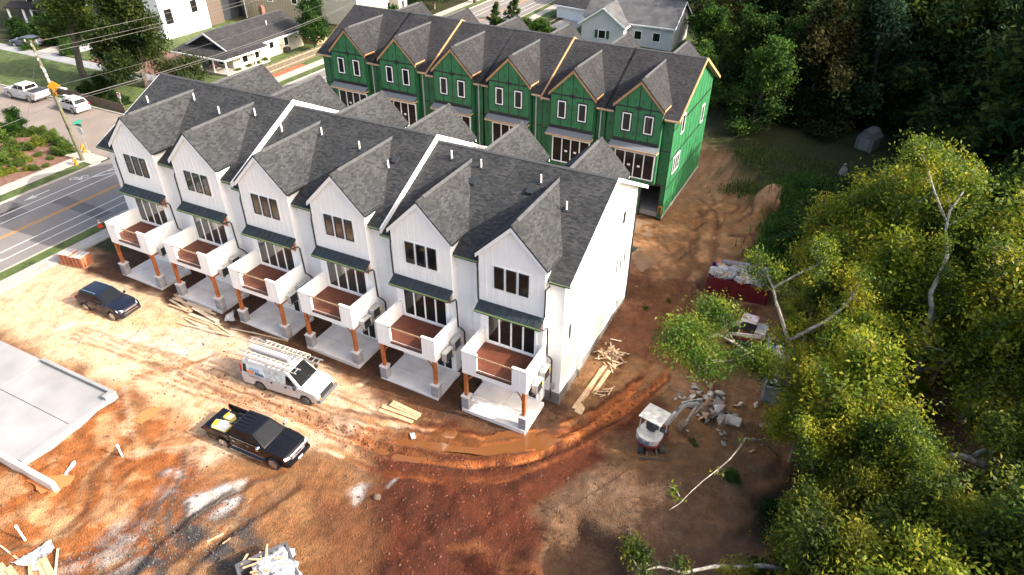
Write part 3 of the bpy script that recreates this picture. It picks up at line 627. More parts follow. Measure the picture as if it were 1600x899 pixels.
    # balcony
    b = part('balcony', 'balc', lambda mb: (mb.box(-1.93, -.93, 0, .13, 3.44, 4.63), mb.box(1.37, 2.31, 0, .13, 3.44, 4.63), mb.box(-1.93, 2.31, 0, .13, 2.95, 3.44),
             mb.box(-1.93, -1.80, .13, 2.65, 2.95, 4.63), mb.box(2.18, 2.31, .13, 2.65, 2.95, 4.63), mb.box(-1.8, 2.18, .13, 2.64, 2.97, 3.30)), white, u)
    for a, c in ((-1.95, -.92), (1.36, 2.33)): part('parapet_cap', 'cap%.1f' % a, lambda mb: mb.box(a, c, -.02, .15, 4.63, 4.66), white_trim, b)
    for a in (-1.95, 2.16): part('parapet_cap', 'capx%.1f' % a, lambda mb: mb.box(a, a+.17, .15, 2.65, 4.63, 4.66), white_trim, b)
    for a in (-1.45, 1.85): part('panel_joint', 'pj%.1f' % a, lambda mb: mb.box(a-.02, a+.02, -.012, 0, 3.46, 4.62), white_trim, b)
    for k in range(18):
        y0 = .02+k*.145
        xa, xc = (-.93, 1.37) if k == 0 else (-1.795, 2.175)
        part('deck_board', 'db%d' % (k == 0), lambda mb: mb.box(xa, xc, 0, .137, 3.41, 3.45), deck, b, (0, y0+(.0 if k else -.06), 0))
    part('deck_edge', 'dedge', lambda mb: mb.box(-.93, 1.37, -.05, -.015, 3.32, 3.44), dark_metal, b)
    part('guard_rail', 'grail', lambda mb: mb.box(-1.0, 1.44, -.03, .0, 4.5, 4.6), lumber, b)
    part('wire_tail', 'wt', lambda mb: mb.tube([(2.33, 1.5, 4.05), (2.45, 1.4, 4.2), (2.5, 1.45, 4.3), (2.45, 1.6, 4.35)], .012, 4), dark_metal, u)
    # posts
    for x, s in ((-1.78, 1), (2.12, -1)):
        p_ = part('post', 'post', lambda mb: (mb.box(-.10, .10, .05, .25, 1.06, 2.95)), timber, u, (x, 0, 0))
        part('pillar', 'pillar', lambda mb: mb.box(-.24, .24, -.09, .39, -.35, 1.0), block, p_)
        part('pillar_cap', 'pcap', lambda mb: mb.box(-.27, .27, -.12, .42, 1.0, 1.06), concrete, p_)
        part('knee_brace', 'kb%d' % s, lambda mb: mb.tube([(s*.08, .15, 2.1), (s*.2, .15, 2.45), (s*.42, .15, 2.75), (s*.62, .15, 2.93)], .055, 4), timber, p_)
        part('beam_end', 'be%d' % s, lambda mb: mb.box(-.09, .09, .25, 2.6, 2.72, 2.94), timber, p_)
    # patio of four poured slabs
    for a, c, e, g in ((-1.97, .18, -.14, 1.24), (.2, 2.36, -.14, 1.24), (-1.97, .18, 1.26, 2.63), (.2, 2.36, 1.26, 2.63)):
        part('patio_slab', 'ps%.1f%.1f' % (a, e), lambda mb: mb.box(a, c, e, g, -.22, .08), concrete, u)
    part('patio_footing', 'pf', lambda mb: mb.box(-1.93, 2.32, -.10, 2.6, -.8, -.0), concrete, u)
    return u
for i in range(6): white_unit(i)
last = W_UNITS[5]
for y0, z0, w, h, pn in ((13.35, 7.65, .62, 1.05, 1), (12.85, 3.9, .34, 1.2, 1), (13.68, 3.9, .34, 1.2, 1), (14.51, 3.9, .34, 1.2, 1), (4.32, 4.18, .40, 1.25, 1)):
    window(last, 3.075, y0, z0, w, h, 'sw%.2f%.2f' % (w, h), white_trim, R_(90), fw=.06)
part('rear_canopy', 'rearcan', lambda mb: mb.prism([(2.2, 16.1, 4.1), (3.3, 16.1, 4.1), (3.3, 17.2, 3.8), (2.2, 17.2, 3.8)], (0, 0, -.1)), canopy_metal, last)
part('rear_downspout', 'reards', lambda mb: mb.tube([(3.16, 16.2, 8.9), (3.12, 16.15, 8.6), (3.12, 16.15, .3), (3.12, 16.3, -.4)], .055, 6), dark_metal, last)
for y0, z0 in ((5.2, .25), (10.2, .15), (12.6, .1)): part('hose_bib', 'hb', lambda mb: mb.tube([(0, 0, 0), (.12, 0, 0), (.16, 0, -.1)], .035, 5), grey_metal, last, (3.09, y0, z0))
part('utility_box', 'ub', lambda mb: mb.box(3.07, 3.3, 6.0, 6.55, .5, 1.75), mat('box_cream', (.6, .6, .56), .5), last)
part('conduit', 'cond', lambda mb: mb.tube([(3.18, 6.28, .5), (3.18, 6.28, -.6)], .04, 6), dark_metal, last)
part('meter_box', 'mb', lambda mb: mb.box(2.5, 2.8, 3.1, 3.26, .95, 1.4), grey_metal, last)
part('electric_panel', 'ep', lambda mb: mb.box(3.07, 3.2, 13.9, 14.5, .35, 1.0), mat('box_pale', (.62, .64, .66), .5), last)
# roof vents
for i, (x, y, z) in enumerate([(-3.03,7.13,11.28),(.92,8.18,11.8),(4.02,7.56,11.5),(7.11,8.03,11.73),(9.86,7.62,11.18),(13.09,8.05,11.39),(16.57,7.66,11.2),(19.46,6.8,10.77),(23.09,8.77,11.41),(25.34,8.61,11.32),(29.55,8.48,11.26),(31.83,7.16,10.6)]):
    u = W_UNITS[int(round(x/PITCH)) if round(x/PITCH) > 0 else 0]
    part('vent_pipe', 'vp', lambda mb: (mb.tube([(0, 0, -.1), (0, 0, .55)], .055, 8)), pvc, u, (x-u.location.x, y, z-u.location.z))
    part('vent_flashing', 'vf', lambda mb: mb.prism([(-.16, -.16, -.06), (.16, -.16, -.06), (.16, .16, .1), (-.16, .16, .1)], (0, 0, .02)), dark_metal, u, (x-u.location.x, y, z-u.location.z))
for x, y, z in ((19.6,7.37,11.05),(25.32,7.46,10.75),(29.2,7.7,10.9)):
    u = W_UNITS[round(x/PITCH)]
    part('roof_vent', 'rv', lambda mb: mb.prism([(-.22, -.2, -.05), (.22, -.2, -.05), (.22, .25, .15), (-.22, .25, .15)], (0, 0, .1)), dark_metal, u, (x-u.location.x, y, z-u.location.z))
# ------------------------------------------------------------------ condensers on the balcony sides
def condenser(loc, label):
    o = empty('condenser', loc, 0, label, 'air conditioner', 'outdoor condensers hung beside the balconies')
    part('casing', 'accase', lambda mb: mb.box(0, .36, -.43, .43, 0, .66), acm, o, bevel=.02, seg=1)
    part('fan_grille', 'acfan', lambda mb: mb.tube([(.355, -.1, .33), (.385, -.1, .33)], .29, 14), black_plastic, o)
    part('fan_panel', 'acpan', lambda mb: mb.box(.358, .368, -.41, .21, .03, .63), black_plastic, o)
    part('label', 'aclab', lambda mb: mb.box(.355, .375, .25, .38, .22, .4), yellow, o)
    part('bracket', 'acbr', lambda mb: (mb.box(-.1, .4, -.3, -.24, -.06, 0), mb.box(-.1, .4, .24, .3, -.06, 0), mb.beam((.36, -.27, -.04), (-.05, -.27, -.36), .04, .04), mb.beam((.36, .27, -.04), (-.05, .27, -.36), .04, .04)), grey_metal, o)
    return o
place = ['beside the balcony at the street end', 'beside the second balcony from the street', 'beside the third balcony from the street', 'beside the balcony behind the van', 'beside the balcony second from the muddy end', 'beside the balcony at the muddy end']
for i in range(6):
    u = W_UNITS[i].location
    for k, (y, z) in enumerate(((.95, 2.72), (1.98, 2.92))):
        if i == 0 and k: continue
        condenser((u.x+2.42, y, u.z+z), ('front' if k == 0 else 'rear')+' wall hung grey condenser '+place[i])
# ================================================================== GREEN TOWNHOUSES
green_root = Matrix.Translation((-1.615, 26.651, -.0761)) @ Matrix.Rotation(-.0188, 4, 'Z')
green_labels = ['green sheathed townhouse at the street end of the unfinished row', 'green sheathed townhouse second from the street', 'third green townhouse from the street, right of the left wooden roof trim',
                'green sheathed townhouse fourth from the street, left of the right wooden roof trim', 'green sheathed townhouse next to the garage end of the row', 'green townhouse at the wood end with open garage and mottled side wall']
GD = .1533
lumber_trim = mat('bare_trim', (.40, .235, .11), .75, var=.25, vscale=5)
def green_unit(i):
    p = green_root @ Vector((i*PITCH+(i//2)*.26, 0, -(i//2)*GD))
    u = empty('townhouse', p, -.0188, green_labels[i], 'townhouse', 'green sheathed townhouses in one row')
    first, last = i == 0, i == 5; key = 'g%d' % i
    xl = -4.34 if first else -3.18; xr = 3.49 if last else 3.18; wl = -3.9 if first else -3.18; wr = 3.05 if last else 3.18
    k3 = 'A' if first else 'L' if last else 'B'
    if last:
        def f(mb):
            mb.box(wl, .9, 3.3, 3.5, -.6, 9.2); mb.box(.9, 2.6, 3.3, 3.5, 2.75, 9.2); mb.box(2.6, wr, 3.3, 3.5, -.6, 9.2)
    else:
        def f(mb): mb.box(wl, wr, 3.3, 3.5, -.6, 9.2)
    part('front_wall', 'gfw'+k3, f, tape, u)
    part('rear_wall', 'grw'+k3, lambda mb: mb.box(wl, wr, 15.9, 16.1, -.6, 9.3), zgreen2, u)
    prof = [(-2.1, 3.0), (2.1, 3.0), (2.1, GE+.05), (0, GA-.16), (-2.1, GE+.05)]
    part('bay_wall', 'gbay', lambda mb: mb.prism([(x, 2.65, z) for x, z in prof], (0, 6, 0)), tape, u)
    part('rear_bay_wall', 'grbay', lambda mb: mb.prism([(x, 16.25, z) for x, z in prof], (0, -6, 0)), zgreen2, u)
    part('floor_slab', 'gfs'+k3, lambda mb: mb.box(wl+.05, wr-.05, 3.5, 15.9, -.4, .05), concrete_old, u)
    part('ceiling', 'gce'+k3, lambda mb: mb.box(wl+.05, wr-.05, 3.5, 15.9, 2.95, 3.05), lumber_old, u)
    if first or last:
        xx = wr if last else wl
        part('side_wall', key+'sw', lambda mb: mb.prism([(xx-.002, 3.304, -.5), (xx-.002, 16.096, -.5), (xx-.002, 16.096, 9.25), (xx-.002, RY, RZ-.18), (xx-.002, 3.304, 9.2)], (-.1 if last else .1, 0, 0)), tape, u)
        part('sill_plate', key+'sp', lambda mb: mb.box(xx-.03, xx+.05, 3.3, 16.1, -.42, -.15), concrete_old, u)
    else: part('party_wall', 'gpw', lambda mb: mb.prism([(-3.18, 3.31, 0), (-3.18, 15.9, 0), (-3.18, 15.9, 9.0), (-3.18, RY, RZ-.25), (-3.18, 3.31, 9.0)], (.05, 0, 0)), zgreen2, u)
    roofs(u, xl, xr, 'green', key, lumber_trim, first, last, i in (1, 3))
    # sheathing panels, each its own board with taped joints between
    g = .045
    cols = [-2.1, -1.05, 0, 1.05, 2.1]
    for (z0, z1) in ((3.05, 3.42), (5.95, 6.7), (6.75, 9.72), (9.78, 12.2)):
        for a, c in zip(cols[:-1], cols[1:]):
            if (z0, z1) == (6.75, 9.72) and a in (-1.05, 0): pass
            pts = clip_gable(a+g, c-g, z0+g, z1-g, 2.1, GE+.0, GA-.2)
            if not pts: continue
            part('sheathing_panel', 'shp%.2f%.2f' % (a, z0), lambda mb: mb.prism([(x, 2.65, z) for x, z in pts], (0, -.014, 0)), zgreen, u)
            if z1-z0 > 2:
                for q in range(2 if z0 < 9 else 1):
                    zz = z0+.7+q*1.3 if z0 < 9 else z0+.55
                    link('printed_mark', zip_txt, u, ((a+c)/2+(.3 if abs(a) < 1.06 else .35)*(1 if a < 0 else -1)*(1 if z0 < 9 else .6), 2.634, zz), (R_(90), R_(-90), 0))
    for a, c in ((-2.1, -1.75), (1.95, 2.1)): part('sheathing_panel', 'shs%.2f' % a, lambda mb: mb.prism([(a, 2.65, 3.5), (c, 2.65, 3.5), (c, 2.65, 5.9), (a, 2.65, 5.9)], (0, -.014, 0)), zgreen, u)
    for a, c in ((wl, -2.15), (2.15, wr)):
        w_ = c-a; n = 2 if w_ > 1.3 else 1
        for q in range(n):
            for z0, z1 in ((-.4, 2.9), (3.0, 6.1), (6.2, 9.05)):
                if last and a > 0 and z0 < 0:
                    if q == 0: x0_, x1_ = 2.62, wr
                    else: continue
                else: x0_, x1_ = a+w_*q/n, a+w_*(q+1)/n
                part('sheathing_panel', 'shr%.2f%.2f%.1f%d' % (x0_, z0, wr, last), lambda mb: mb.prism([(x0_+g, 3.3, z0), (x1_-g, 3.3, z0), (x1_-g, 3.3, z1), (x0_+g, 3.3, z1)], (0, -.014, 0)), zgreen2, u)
                link('printed_mark', zip_txt, u, ((x0_+x1_)/2, 3.284, z0+1.6), (R_(90), R_(-90), 0))
    for sx in (-1, 1):
        part('bay_side', 'bs%d' % sx, lambda mb: mb.box(min(sx*2.1, sx*2.112), max(sx*2.1, sx*2.112), 2.7, 3.28, 3.1, 9.3), zgreen2, u)
    part('hanger_strap', 'hst', lambda mb: (mb.beam((-.25, 2.62, 9.6), (.25, 2.62, 9.9), .02, .1), mb.beam((-.25, 2.61, 9.9), (.25, 2.61, 9.6), .02, .1), mb.box(-.05, .05, 2.6, 2.64, 9.5, 10.1)), tape, u)
    for x in (-.97, 1.0): window(u, x, 2.625, 7.72, .62, 1.42, 'gw', white_trim, fw=.075)
    for x in (-.97, 1.0): part('flashing_tape', 'flt', lambda mb: (mb.box(-.5, -.385, 2.628, 2.634, 7.5, 9.36), mb.box(.385, .5, 2.628, 2.634, 7.5, 9.36), mb.box(-.385, .385, 2.628, 2.634, 9.215, 9.36), mb.box(-.385, .385, 2.628, 2.634, 7.5, 7.645)), tape, u, (x, 0, 0))
    window(u, .1, 2.625, 3.52, 3.5, 2.25, 'green_door', white_trim, fw=.1, panes=4)
    for x in (-.35, .55): part('window_sticker', 'stk', lambda mb: mb.box(-.13, .13, 2.596, 2.606, 4.5, 4.68), white_trim, u, (x, 0, 0))
    part('canopy', 'gcan', lambda mb: mb.prism([(-2.2, 1.95, 6.32), (2.2, 1.95, 6.32), (2.2, 2.64, 6.62), (-2.2, 2.64, 6.62)], (0, 0, -.05)), mat('membrane_grey', (.15, .16, .175), .55), u)
    part('canopy_fascia', 'gcanf', lambda mb: (mb.box(-2.22, 2.22, 1.9, 1.95, 6.15, 6.31), mb.box(-2.22, -2.15, 1.95, 2.64, 6.15, 6.27), mb.box(2.15, 2.22, 1.95, 2.64, 6.15, 6.27)), lumber, u)
    part('canopy_flashing', 'gcfl', lambda mb: mb.box(-2.12, 2.12, 2.60, 2.634, 6.6, 6.92), tape, u)
    if i in (0, 1, 2, 3, 4): part('wall_strip', 'gws', lambda mb: mb.box(-.05, .05, 3.2, 3.28, 2.8, 9.0), mat('strip_grey', (.45, .47, .42), .6), u, (2.55, 0, 0))
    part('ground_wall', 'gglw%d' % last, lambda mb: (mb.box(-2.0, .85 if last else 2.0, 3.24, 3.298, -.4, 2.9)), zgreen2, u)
    part('post_pad', 'gpp', lambda mb: (mb.box(2.68, 2.72, 3.22, 3.28, .1, .8), mb.box(2.98, 3.02, 3.22, 3.28, .1, .8), mb.box(2.68, 3.02, 3.22, 3.28, .8, .85)), orange, u) if last else None
    if last:
        X = 3.05
        for r_, (z0, z1) in enumerate(((-.35, 2.5), (2.55, 5.3), (5.35, 8.1), (8.15, 12.4))):
            for c_ in range(11):
                y0, y1 = 3.32+c_*1.16, 3.32+(c_+1)*1.16
                top = lambda y: (9.15+(y-3.3)*SL*1.0+.15 if y < RY else 9.15+(2*RY-3.3-y)*SL+.15)
                zt0, zt1 = min(z1, top(y0)), min(z1, top(y1))
                if zt0 < z0+.2 and zt1 < z0+.2: continue
                pts = [(X, y0+.05, z0+.08), (X, y1-.05, z0+.08), (X, y1-.05, max(zt1-.08, z0+.1)), (X, y0+.05, max(zt0-.08, z0+.1))]
                part('sheathing_panel', 'she%d%d' % (r_, c_), lambda mb: mb.prism(pts, (.014, 0, 0)), zgreen, u)
        window(u, X+.03, 5.6, 3.6, 1.8, 1.45, 'gsw1', white_trim, R_(90), fw=.08, panes=3)
        window(u, X+.03, 6.2, 7.0, .8, 1.6, 'gsw2', white_trim, R_(90), fw=.08)
        window(u, X+.03, 13.6, 5.5, .8, 1.7, 'gsw2', white_trim, R_(90), fw=.08)
for i in range(6): green_unit(i)
# ================================================================== VEHICLES
def car_paint(name, col, rough=.22, metal=.0): return mat(name, col, rough, spec=.35, coat=.0 if max(col) < .1 else .3, metal=metal)
def wheel(parent, x, y, r, w, rim_m, side):
    t = part('wheel', 'tyre%.2f%.2f' % (r, w), lambda mb: mb.tube([(0, -w/2, 0), (0, -w/2+.03, 0), (0, w/2-.03, 0), (0, w/2, 0)], [r-.035, r, r, r-.035], 20), black_rubber, parent, (x, y, r), smooth=True)
    def f(mb):
        s = side; mb.tube([(0, s*(w/2-.02), 0), (0, s*(w/2+.008), 0)], r*.66, 18)
    part('rim', 'rimb%.2f%.2f%d' % (r, w, side), f, black_plastic, t)
    def g(mb):
        s = side
        for k in range(6):
            a = k*math.pi/3+.2; mb.beam((r*.12*math.cos(a), s*(w/2+.02), r*.12*math.sin(a)), (r*.62*math.cos(a), s*(w/2+.02), r*.62*math.sin(a)), .05 if r < .4 else .07, .03, up=(0, 1, 0))
        for k in range(18):
            a = k*math.pi/9; b_ = (k+1)*math.pi/9
            mb.beam((r*.64*math.cos(a), s*(w/2+.015), r*.64*math.sin(a)), (r*.64*math.cos(b_), s*(w/2+.015), r*.64*math.sin(b_)), .04, .03, up=(0, 1, 0))
        mb.tube([(0, s*(w/2), 0), (0, s*(w/2+.03), 0)], r*.16, 10)
    part('spokes', 'spk%.2f%.2f%d%s' % (r, w, side, rim_m.name), g, rim_m, t)
    return t
def hull(mb, top, zb, wheels, r, wfun, m=0):
    """side profile (rear to front along the top) with wheel arches, extruded to both sides and tapered by wfun(x, z)"""
    xs0, xs1 = top[0][0], top[-1][0]; pts = list(top)
    for xw in sorted(wheels, reverse=True):
        n = 9
        for k in range(n): a = math.pi*k/(n-1); pts.append((xw+(r+.07)*math.cos(a), max(zb, r+(r+.07)*math.sin(a)-.0)))
    pts = pts[:len(top)]+[(xs1-.06, zb)]+pts[len(top):]+[(xs0+.06, zb)]
    n = len(pts); b = len(mb.v)
    for s in (1, -1):
        for x, z in pts: mb.v.append((x, s*wfun(x, z), z))
    mb.f.append([b+i for i in range(n)][::1]); mb.m.append(m); mb.f.append([b+n+i for i in range(n)][::-1]); mb.m.append(m)
    for i in range(n):
        j = (i+1) % n; mb.f.append([b+i, b+n+i, b+n+j, b+j]); mb.m.append(m)
def cabin(mb, prof, wb, wt, m=0):
    (x0, z0), (x1, z1), (x2, z2), (x3, z3) = prof
    v = [(x0, -wb, z0), (x3, -wb*.96, z3), (x3, wb*.96, z3), (x0, wb, z0), (x1, -wt, z1), (x2, -wt, z2), (x2, wt, z2), (x1, wt, z1)]
    mb.add(v, [[3,2,1,0],[4,5,6,7],[0,1,5,4],[1,2,6,5],[2,3,7,6],[3,0,4,7]], m)
def cab_plane(prof, wb, wt):
    (x0, z0), (x1, z1), (x2, z2), (x3, z3) = prof
    def side(s, x, z):                                   # a point on the side plane, a little proud
        t = (z-z0)/(z1-z0); return (x, s*(wb*(.985)+(wt-wb)*t+.022), z)
    def front(u, t, off=.03):                              # u -1..1 across, t 0..1 up the windshield
        x = x3+(x2-x3)*t; z = z3+(z2-z3)*t; w = (wb*.96+(wt-wb*.96)*t)
        n = Vector((z2-z3, 0, x3-x2)).normalized(); return (x+n.x*off, u*w, z+n.z*off)
    def rear(u, t, off=.03):
        x = x0+(x1-x0)*t; z = z0+(z1-z0)*t; w = wb+(wt-wb)*t
        n = Vector((-(z1-z0), 0, x1-x0)).normalized(); return (x+n.x*off, u*w, z+n.z*off)
    return side, front, rear
def strip_quad(mb, a, b, c, d, th=(0, 0, 0)): mb.add([a, b, c, d], [[0, 1, 2, 3]])
def side_glass(parent, name, side, pts_xz, key, m=None):
    for s in (-1, 1):
        def f(mb): q = [side(s, x, z) for x, z in pts_xz]; mb.prism(q, (0, -s*.012, 0))
        part(name, key+'%d' % s, f, m or glass, parent)
def lamp(parent, name, pts, key, m, th=.02):
    def f(mb):
        n = (Vector(pts[1])-Vector(pts[0])).cross(Vector(pts[2])-Vector(pts[0])).normalized()*th
        mb.prism(pts, n)
    return part(name, key, f, m, parent)
headlamp = mat('headlamp', (.75, .76, .78), .1, spec=.8); tail_m = mat('tail_lamp', (.45, .01, .02), .2)
def suv(loc, rz, label, paint, key, wb_=1.315, L0=-2.22, L1=2.22, h=1.65, rails=chrome, group=None):
    o = empty('parked_car', loc, rz, label, 'car', group)
    W = .905; R = .36
    top = [(L0, .5), (L0-.02, .85), (L0+.08, 1.06), (.72, 1.06), (.95, 1.09), (1.55, 1.03), (L1-.18, .92), (L1-.02, .78), (L1, .45)]
    wf = lambda x, z: W*(1-.12*max(0, (x-1.6)/.6)**2-.05*max(0, (-x-1.8)/.4)**2)*(1.0 if z < .95 else .955)
    part('body', key+'body', lambda mb: hull(mb, top, .26, (-wb_, wb_), R, wf), paint, o, bevel=.05, seg=2, smooth=True)
    prof = [(L0+.10, 1.04), (L0+.50, h-.03), (.05, h), (.98, 1.05)]
    part('cabin', key+'cab', lambda mb: cabin(mb, prof, .84, .66), paint, o, bevel=.06, seg=3, smooth=True)
    sd, fr, re = cab_plane(prof, .84, .66)
    side_glass(o, 'side_window', sd, [(-.25, 1.12), (.55, 1.12), (.05, h-.14), (-.2, h-.12)], key+'s1')
    side_glass(o, 'side_window', sd, [(-1.15, 1.12), (-.33, 1.12), (-.28, h-.12), (-1.08, h-.12)], key+'s2')
    side_glass(o, 'side_window', sd, [(L0+.42, 1.14), (-1.23, 1.12), (-1.16, h-.12), (L0+.68, h-.16)], key+'s3')
    part('windshield', key+'ws', lambda mb: mb.prism([fr(-.86, .1), fr(.86, .1), fr(.84, .9), fr(-.84, .9)], (-.01, 0, -.01)), glass, o)
    part('rear_window', key+'rw', lambda mb: mb.prism([re(.84, .2), re(-.84, .2), re(-.8, .85), re(.8, .85)], (.01, 0, -.01)), glass, o)
    for s in (-1, 1):
        part('roof_rail', key+'rr%d' % s, lambda mb: mb.tube([(-1.5, s*.6, h+.0), (-1.4, s*.6, h+.05), (-.3, s*.6, h+.06), (-.15, s*.6, h+.01)], .022, 5), rails, o)
        lamp(o, 'headlight', [(L1-.30, s*.86, .82), (L1-.02, s*.58, .80), (L1-.06, s*.56, .90), (L1-.42, s*.84, .95)][::s], key+'hl%d' % s, headlamp, -.03)
        lamp(o, 'tail_light', [(L0-.03, s*.86, .85), (L0-.03, s*.66, .85), (L0-.01, s*.66, 1.05), (L0-.01, s*.86, 1.05)], key+'tl%d' % s, tail_m, .04*s)
        part('mirror', key+'mi%d' % s, lambda mb: mb.box(.62, .78, min(s*.86, s*1.03), max(s*.86, s*1.03), 1.05, 1.22), paint, o, bevel=.03, seg=1)
        part('door_line', key+'dl%d' % s, lambda mb: [mb.box(x, x+.015, min(s*.905, s*.909), max(s*.905, s*.909), .4, 1.03) for x in (-1.2, -.28, .68)], black_plastic, o)
        part('door_handle', key+'dh%d' % s, lambda mb: [mb.box(x, x+.16, min(s*.9, s*.93), max(s*.9, s*.93), .88, .92) for x in (-1.12, -.22)], paint, o)
        for xw in (-wb_, wb_): wheel(o, xw, s*(W-.115), R, .22, chrome, s)
    part('grille', key+'gr', lambda mb: (mb.box(L1-.04, L1+.02, -.5, .5, .74, .84)), chrome, o)
    part('lower_grille', key+'lgr', lambda mb: mb.box(L1-.06, L1+.015, -.62, .62, .36, .58), black_plastic, o)
    part('bumper_trim', key+'bt', lambda mb: mb.box(L1-.03, L1+.03, -.55, .55, .58, .615), chrome, o)
    part('cladding', key+'cl', lambda mb: [mb.box(-wb_+.45, wb_-.45, s*.9-.015, s*.9+.015, .27, .42) for s in (-1, 1)], black_plastic, o)
    return o
navy = car_paint('navy_paint', (.008, .011, .022)); black_paint = car_paint('black_paint', (.005, .005, .007)); white_paint = car_paint('white_paint', (.50, .50, .50), .35); greycar = car_paint('slate_paint', (.10, .12, .15), .3, .3)
suv((1.10, -3.50, -.03), R_(2.99), 'dark navy SUV parked on the pale dirt in front of the townhouses', navy, 'suvn')
suv((-36.11, 20.4, .81), R_(176.8), 'white SUV with black roof rails parked along the side street', white_paint, 'suvw', rails=black_plastic, wb_=1.35)
suv((-66.5, 34.6, .81), R_(-165), 'slate grey car half hidden by shrubs at the top left house', greycar, 'suvg', h=1.5)
def pickup(loc, rz, label, paint, key, open_bed=True, cover=False):
    o = empty('pickup_truck', loc, rz, label, 'pickup truck')
    W = 1.01; R = .42; WBH = 1.82
    top = [(-3.0, .55), (-3.0, .78), (-1.24, .78), (-1.22, 1.26), (1.2, 1.26), (1.5, 1.28), (2.2, 1.22), (2.62, 1.14), (2.78, 1.02), (2.82, .5)]
    wf = lambda x, z: W*(1-.13*max(0, (x-2.0)/.8)**2)*(1.0 if z < 1.1 else .965)
    part('body', key+'body', lambda mb: hull(mb, top, .38, (-WBH, WBH), R, wf), paint, o, bevel=.05, seg=2, smooth=True)
    prof = [(-1.22, 1.25), (-1.08, 1.86), (.42, 1.9), (1.32, 1.26)]
    part('cabin', key+'cab', lambda mb: cabin(mb, prof, .95, .74), paint, o, bevel=.06, seg=3, smooth=True)
    sd, fr, re = cab_plane(prof, .95, .74)
    side_glass(o, 'side_window', sd, [(-.08, 1.36), (.95, 1.36), (.42, 1.76), (-.06, 1.78)], key+'s1')
    side_glass(o, 'side_window', sd, [(-1.08, 1.36), (-.18, 1.36), (-.16, 1.78), (-1.0, 1.76)], key+'s2')
    part('windshield', key+'ws', lambda mb: mb.prism([fr(-.87, .1), fr(.87, .1), fr(.84, .9), fr(-.84, .9)], (-.01, 0, -.01)), glass, o)
    part('rear_window', key+'rw', lambda mb: mb.prism([re(.84, .25), re(-.84, .25), re(-.8, .85), re(.8, .85)], (.01, 0, -.01)), glass, o)
    for k in range(5): part('roof_rib', key+'rib', lambda mb: mb.box(-.95, -.2, -.012, .012, 1.875, 1.905), paint, o, (0, -.5+.25*k, 0))
    for s in (-1, 1):
        def f(mb):
            y0, y1 = (s*W, s*(W-.09)); mb.box(-3.02, -1.26, min(y0, y1), max(y0, y1), .82, 1.30)
        part('bed_side', key+'bs%d' % s, f, paint, o, bevel=.035, seg=2)
        part('bed_inner', key+'bi%d' % s, lambda mb: mb.box(-2.2, -1.4, min(s*(W-.1), s*(W-.28)), max(s*(W-.1), s*(W-.28)), .79, 1.02), black_plastic, o)
        part('fender_flare', key+'ff%d' % s, lambda mb: mb.tube([(-WBH+.52*math.cos(a), s*(W+.005), R+.52*math.sin(a)) for a in [math.pi*k/10 for k in range(11)]], .035, 6), paint, o)
        part('fender_flare', key+'fg%d' % s, lambda mb: mb.tube([(WBH+.52*math.cos(a), s*(W-.02), R+.52*math.sin(a)) for a in [math.pi*k/10 for k in range(11)]], .035, 6), paint, o)
        lamp(o, 'headlight', [(2.72, s*.93, .98), (2.82, s*.62, .97), (2.80, s*.62, 1.1), (2.62, s*.93, 1.12)][::s], key+'hl%d' % s, headlamp, -.03)
        lamp(o, 'tail_light', [(-3.04, s*.99, .85), (-3.04, s*.9, .85), (-3.04, s*.9, 1.25), (-3.04, s*.99, 1.25)], key+'tl%d' % s, tail_m, .03*s)
        m_ = part('mirror', key+'mi%d' % s, lambda mb: mb.box(.98, 1.14, min(s*1.0, s*1.22), max(s*1.0, s*1.22), 1.28, 1.5), chrome if open_bed else paint, o, bevel=.03, seg=1)
        part('belt_trim', key+'bt%d' % s, lambda mb: mb.box(-1.15, 1.1, min(s*.965, s*.985), max(s*.965, s*.985), 1.265, 1.29), chrome, o)
        part('side_trim', key+'st%d' % s, lambda mb: mb.box(-1.1, 1.2, min(s*1.01, s*1.025), max(s*1.01, s*1.025), .62, .66), chrome, o)
        part('running_board', key+'rb%d' % s, lambda mb: mb.box(-1.2, 1.2, min(s*.9, s*1.12), max(s*.9, s*1.12), .36, .42), chrome, o)
        for xd in (-.95, .05): part('door_handle', key+'dh%d' % s, lambda mb: mb.box(0, .2, min(s*1.0, s*1.04), max(s*1.0, s*1.04), 1.06, 1.11), chrome, o, (xd, 0, 0))
        part('door_line', key+'dl%d' % s, lambda mb: [mb.box(x, x+.016, min(s*1.01, s*1.014), max(s*1.01, s*1.014), .5, 1.22) for x in (-1.18, -.1, 1.05)], black_plastic, o)
        for xw in (-WBH, WBH): wheel(o, xw, s*(W-.13), R, .26, chrome, s)
    part('grille', key+'gr', lambda mb: mb.box(2.78, 2.85, -.6, .6, .76, 1.12), chrome, o, bevel=.03, seg=1)
    part('grille_mesh', key+'gm', lambda mb: [mb.box(2.852, 2.862, -.5, .5, .80+.075*k, .84+.075*k) for k in range(4)], mat('grille_dark', (.25, .25, .26), .4, metal=.5), o)
    part('emblem', key+'em', lambda mb: [mb.box(2.864, 2.874, y-.065, y+.065, .90, 1.0) for y in (-.16, 0, .16)], mat('badge_dark', (.06, .01, .015), .4), o)
    part('bumper', key+'bp', lambda mb: mb.box(2.72, 2.93, -.88, .88, .48, .72), paint, o, bevel=.05, seg=2)
    part('licence_plate', key+'lp', lambda mb: mb.box(2.93, 2.945, -.17, .17, .5, .63), white_trim, o)
    part('hood_line', key+'hood', lambda mb: [mb.tube([(1.45, y, 1.295), (2.1, y*.95, 1.245), (2.6, y*.9, 1.155)], .018, 5) for y in (-.4, .4)], paint, o)
    part('bed_floor', key+'bf', lambda mb: mb.box(-2.98, -1.3, -.9, .9, .785, .80), mat('bed_liner', (.035, .037, .042), .8), o)
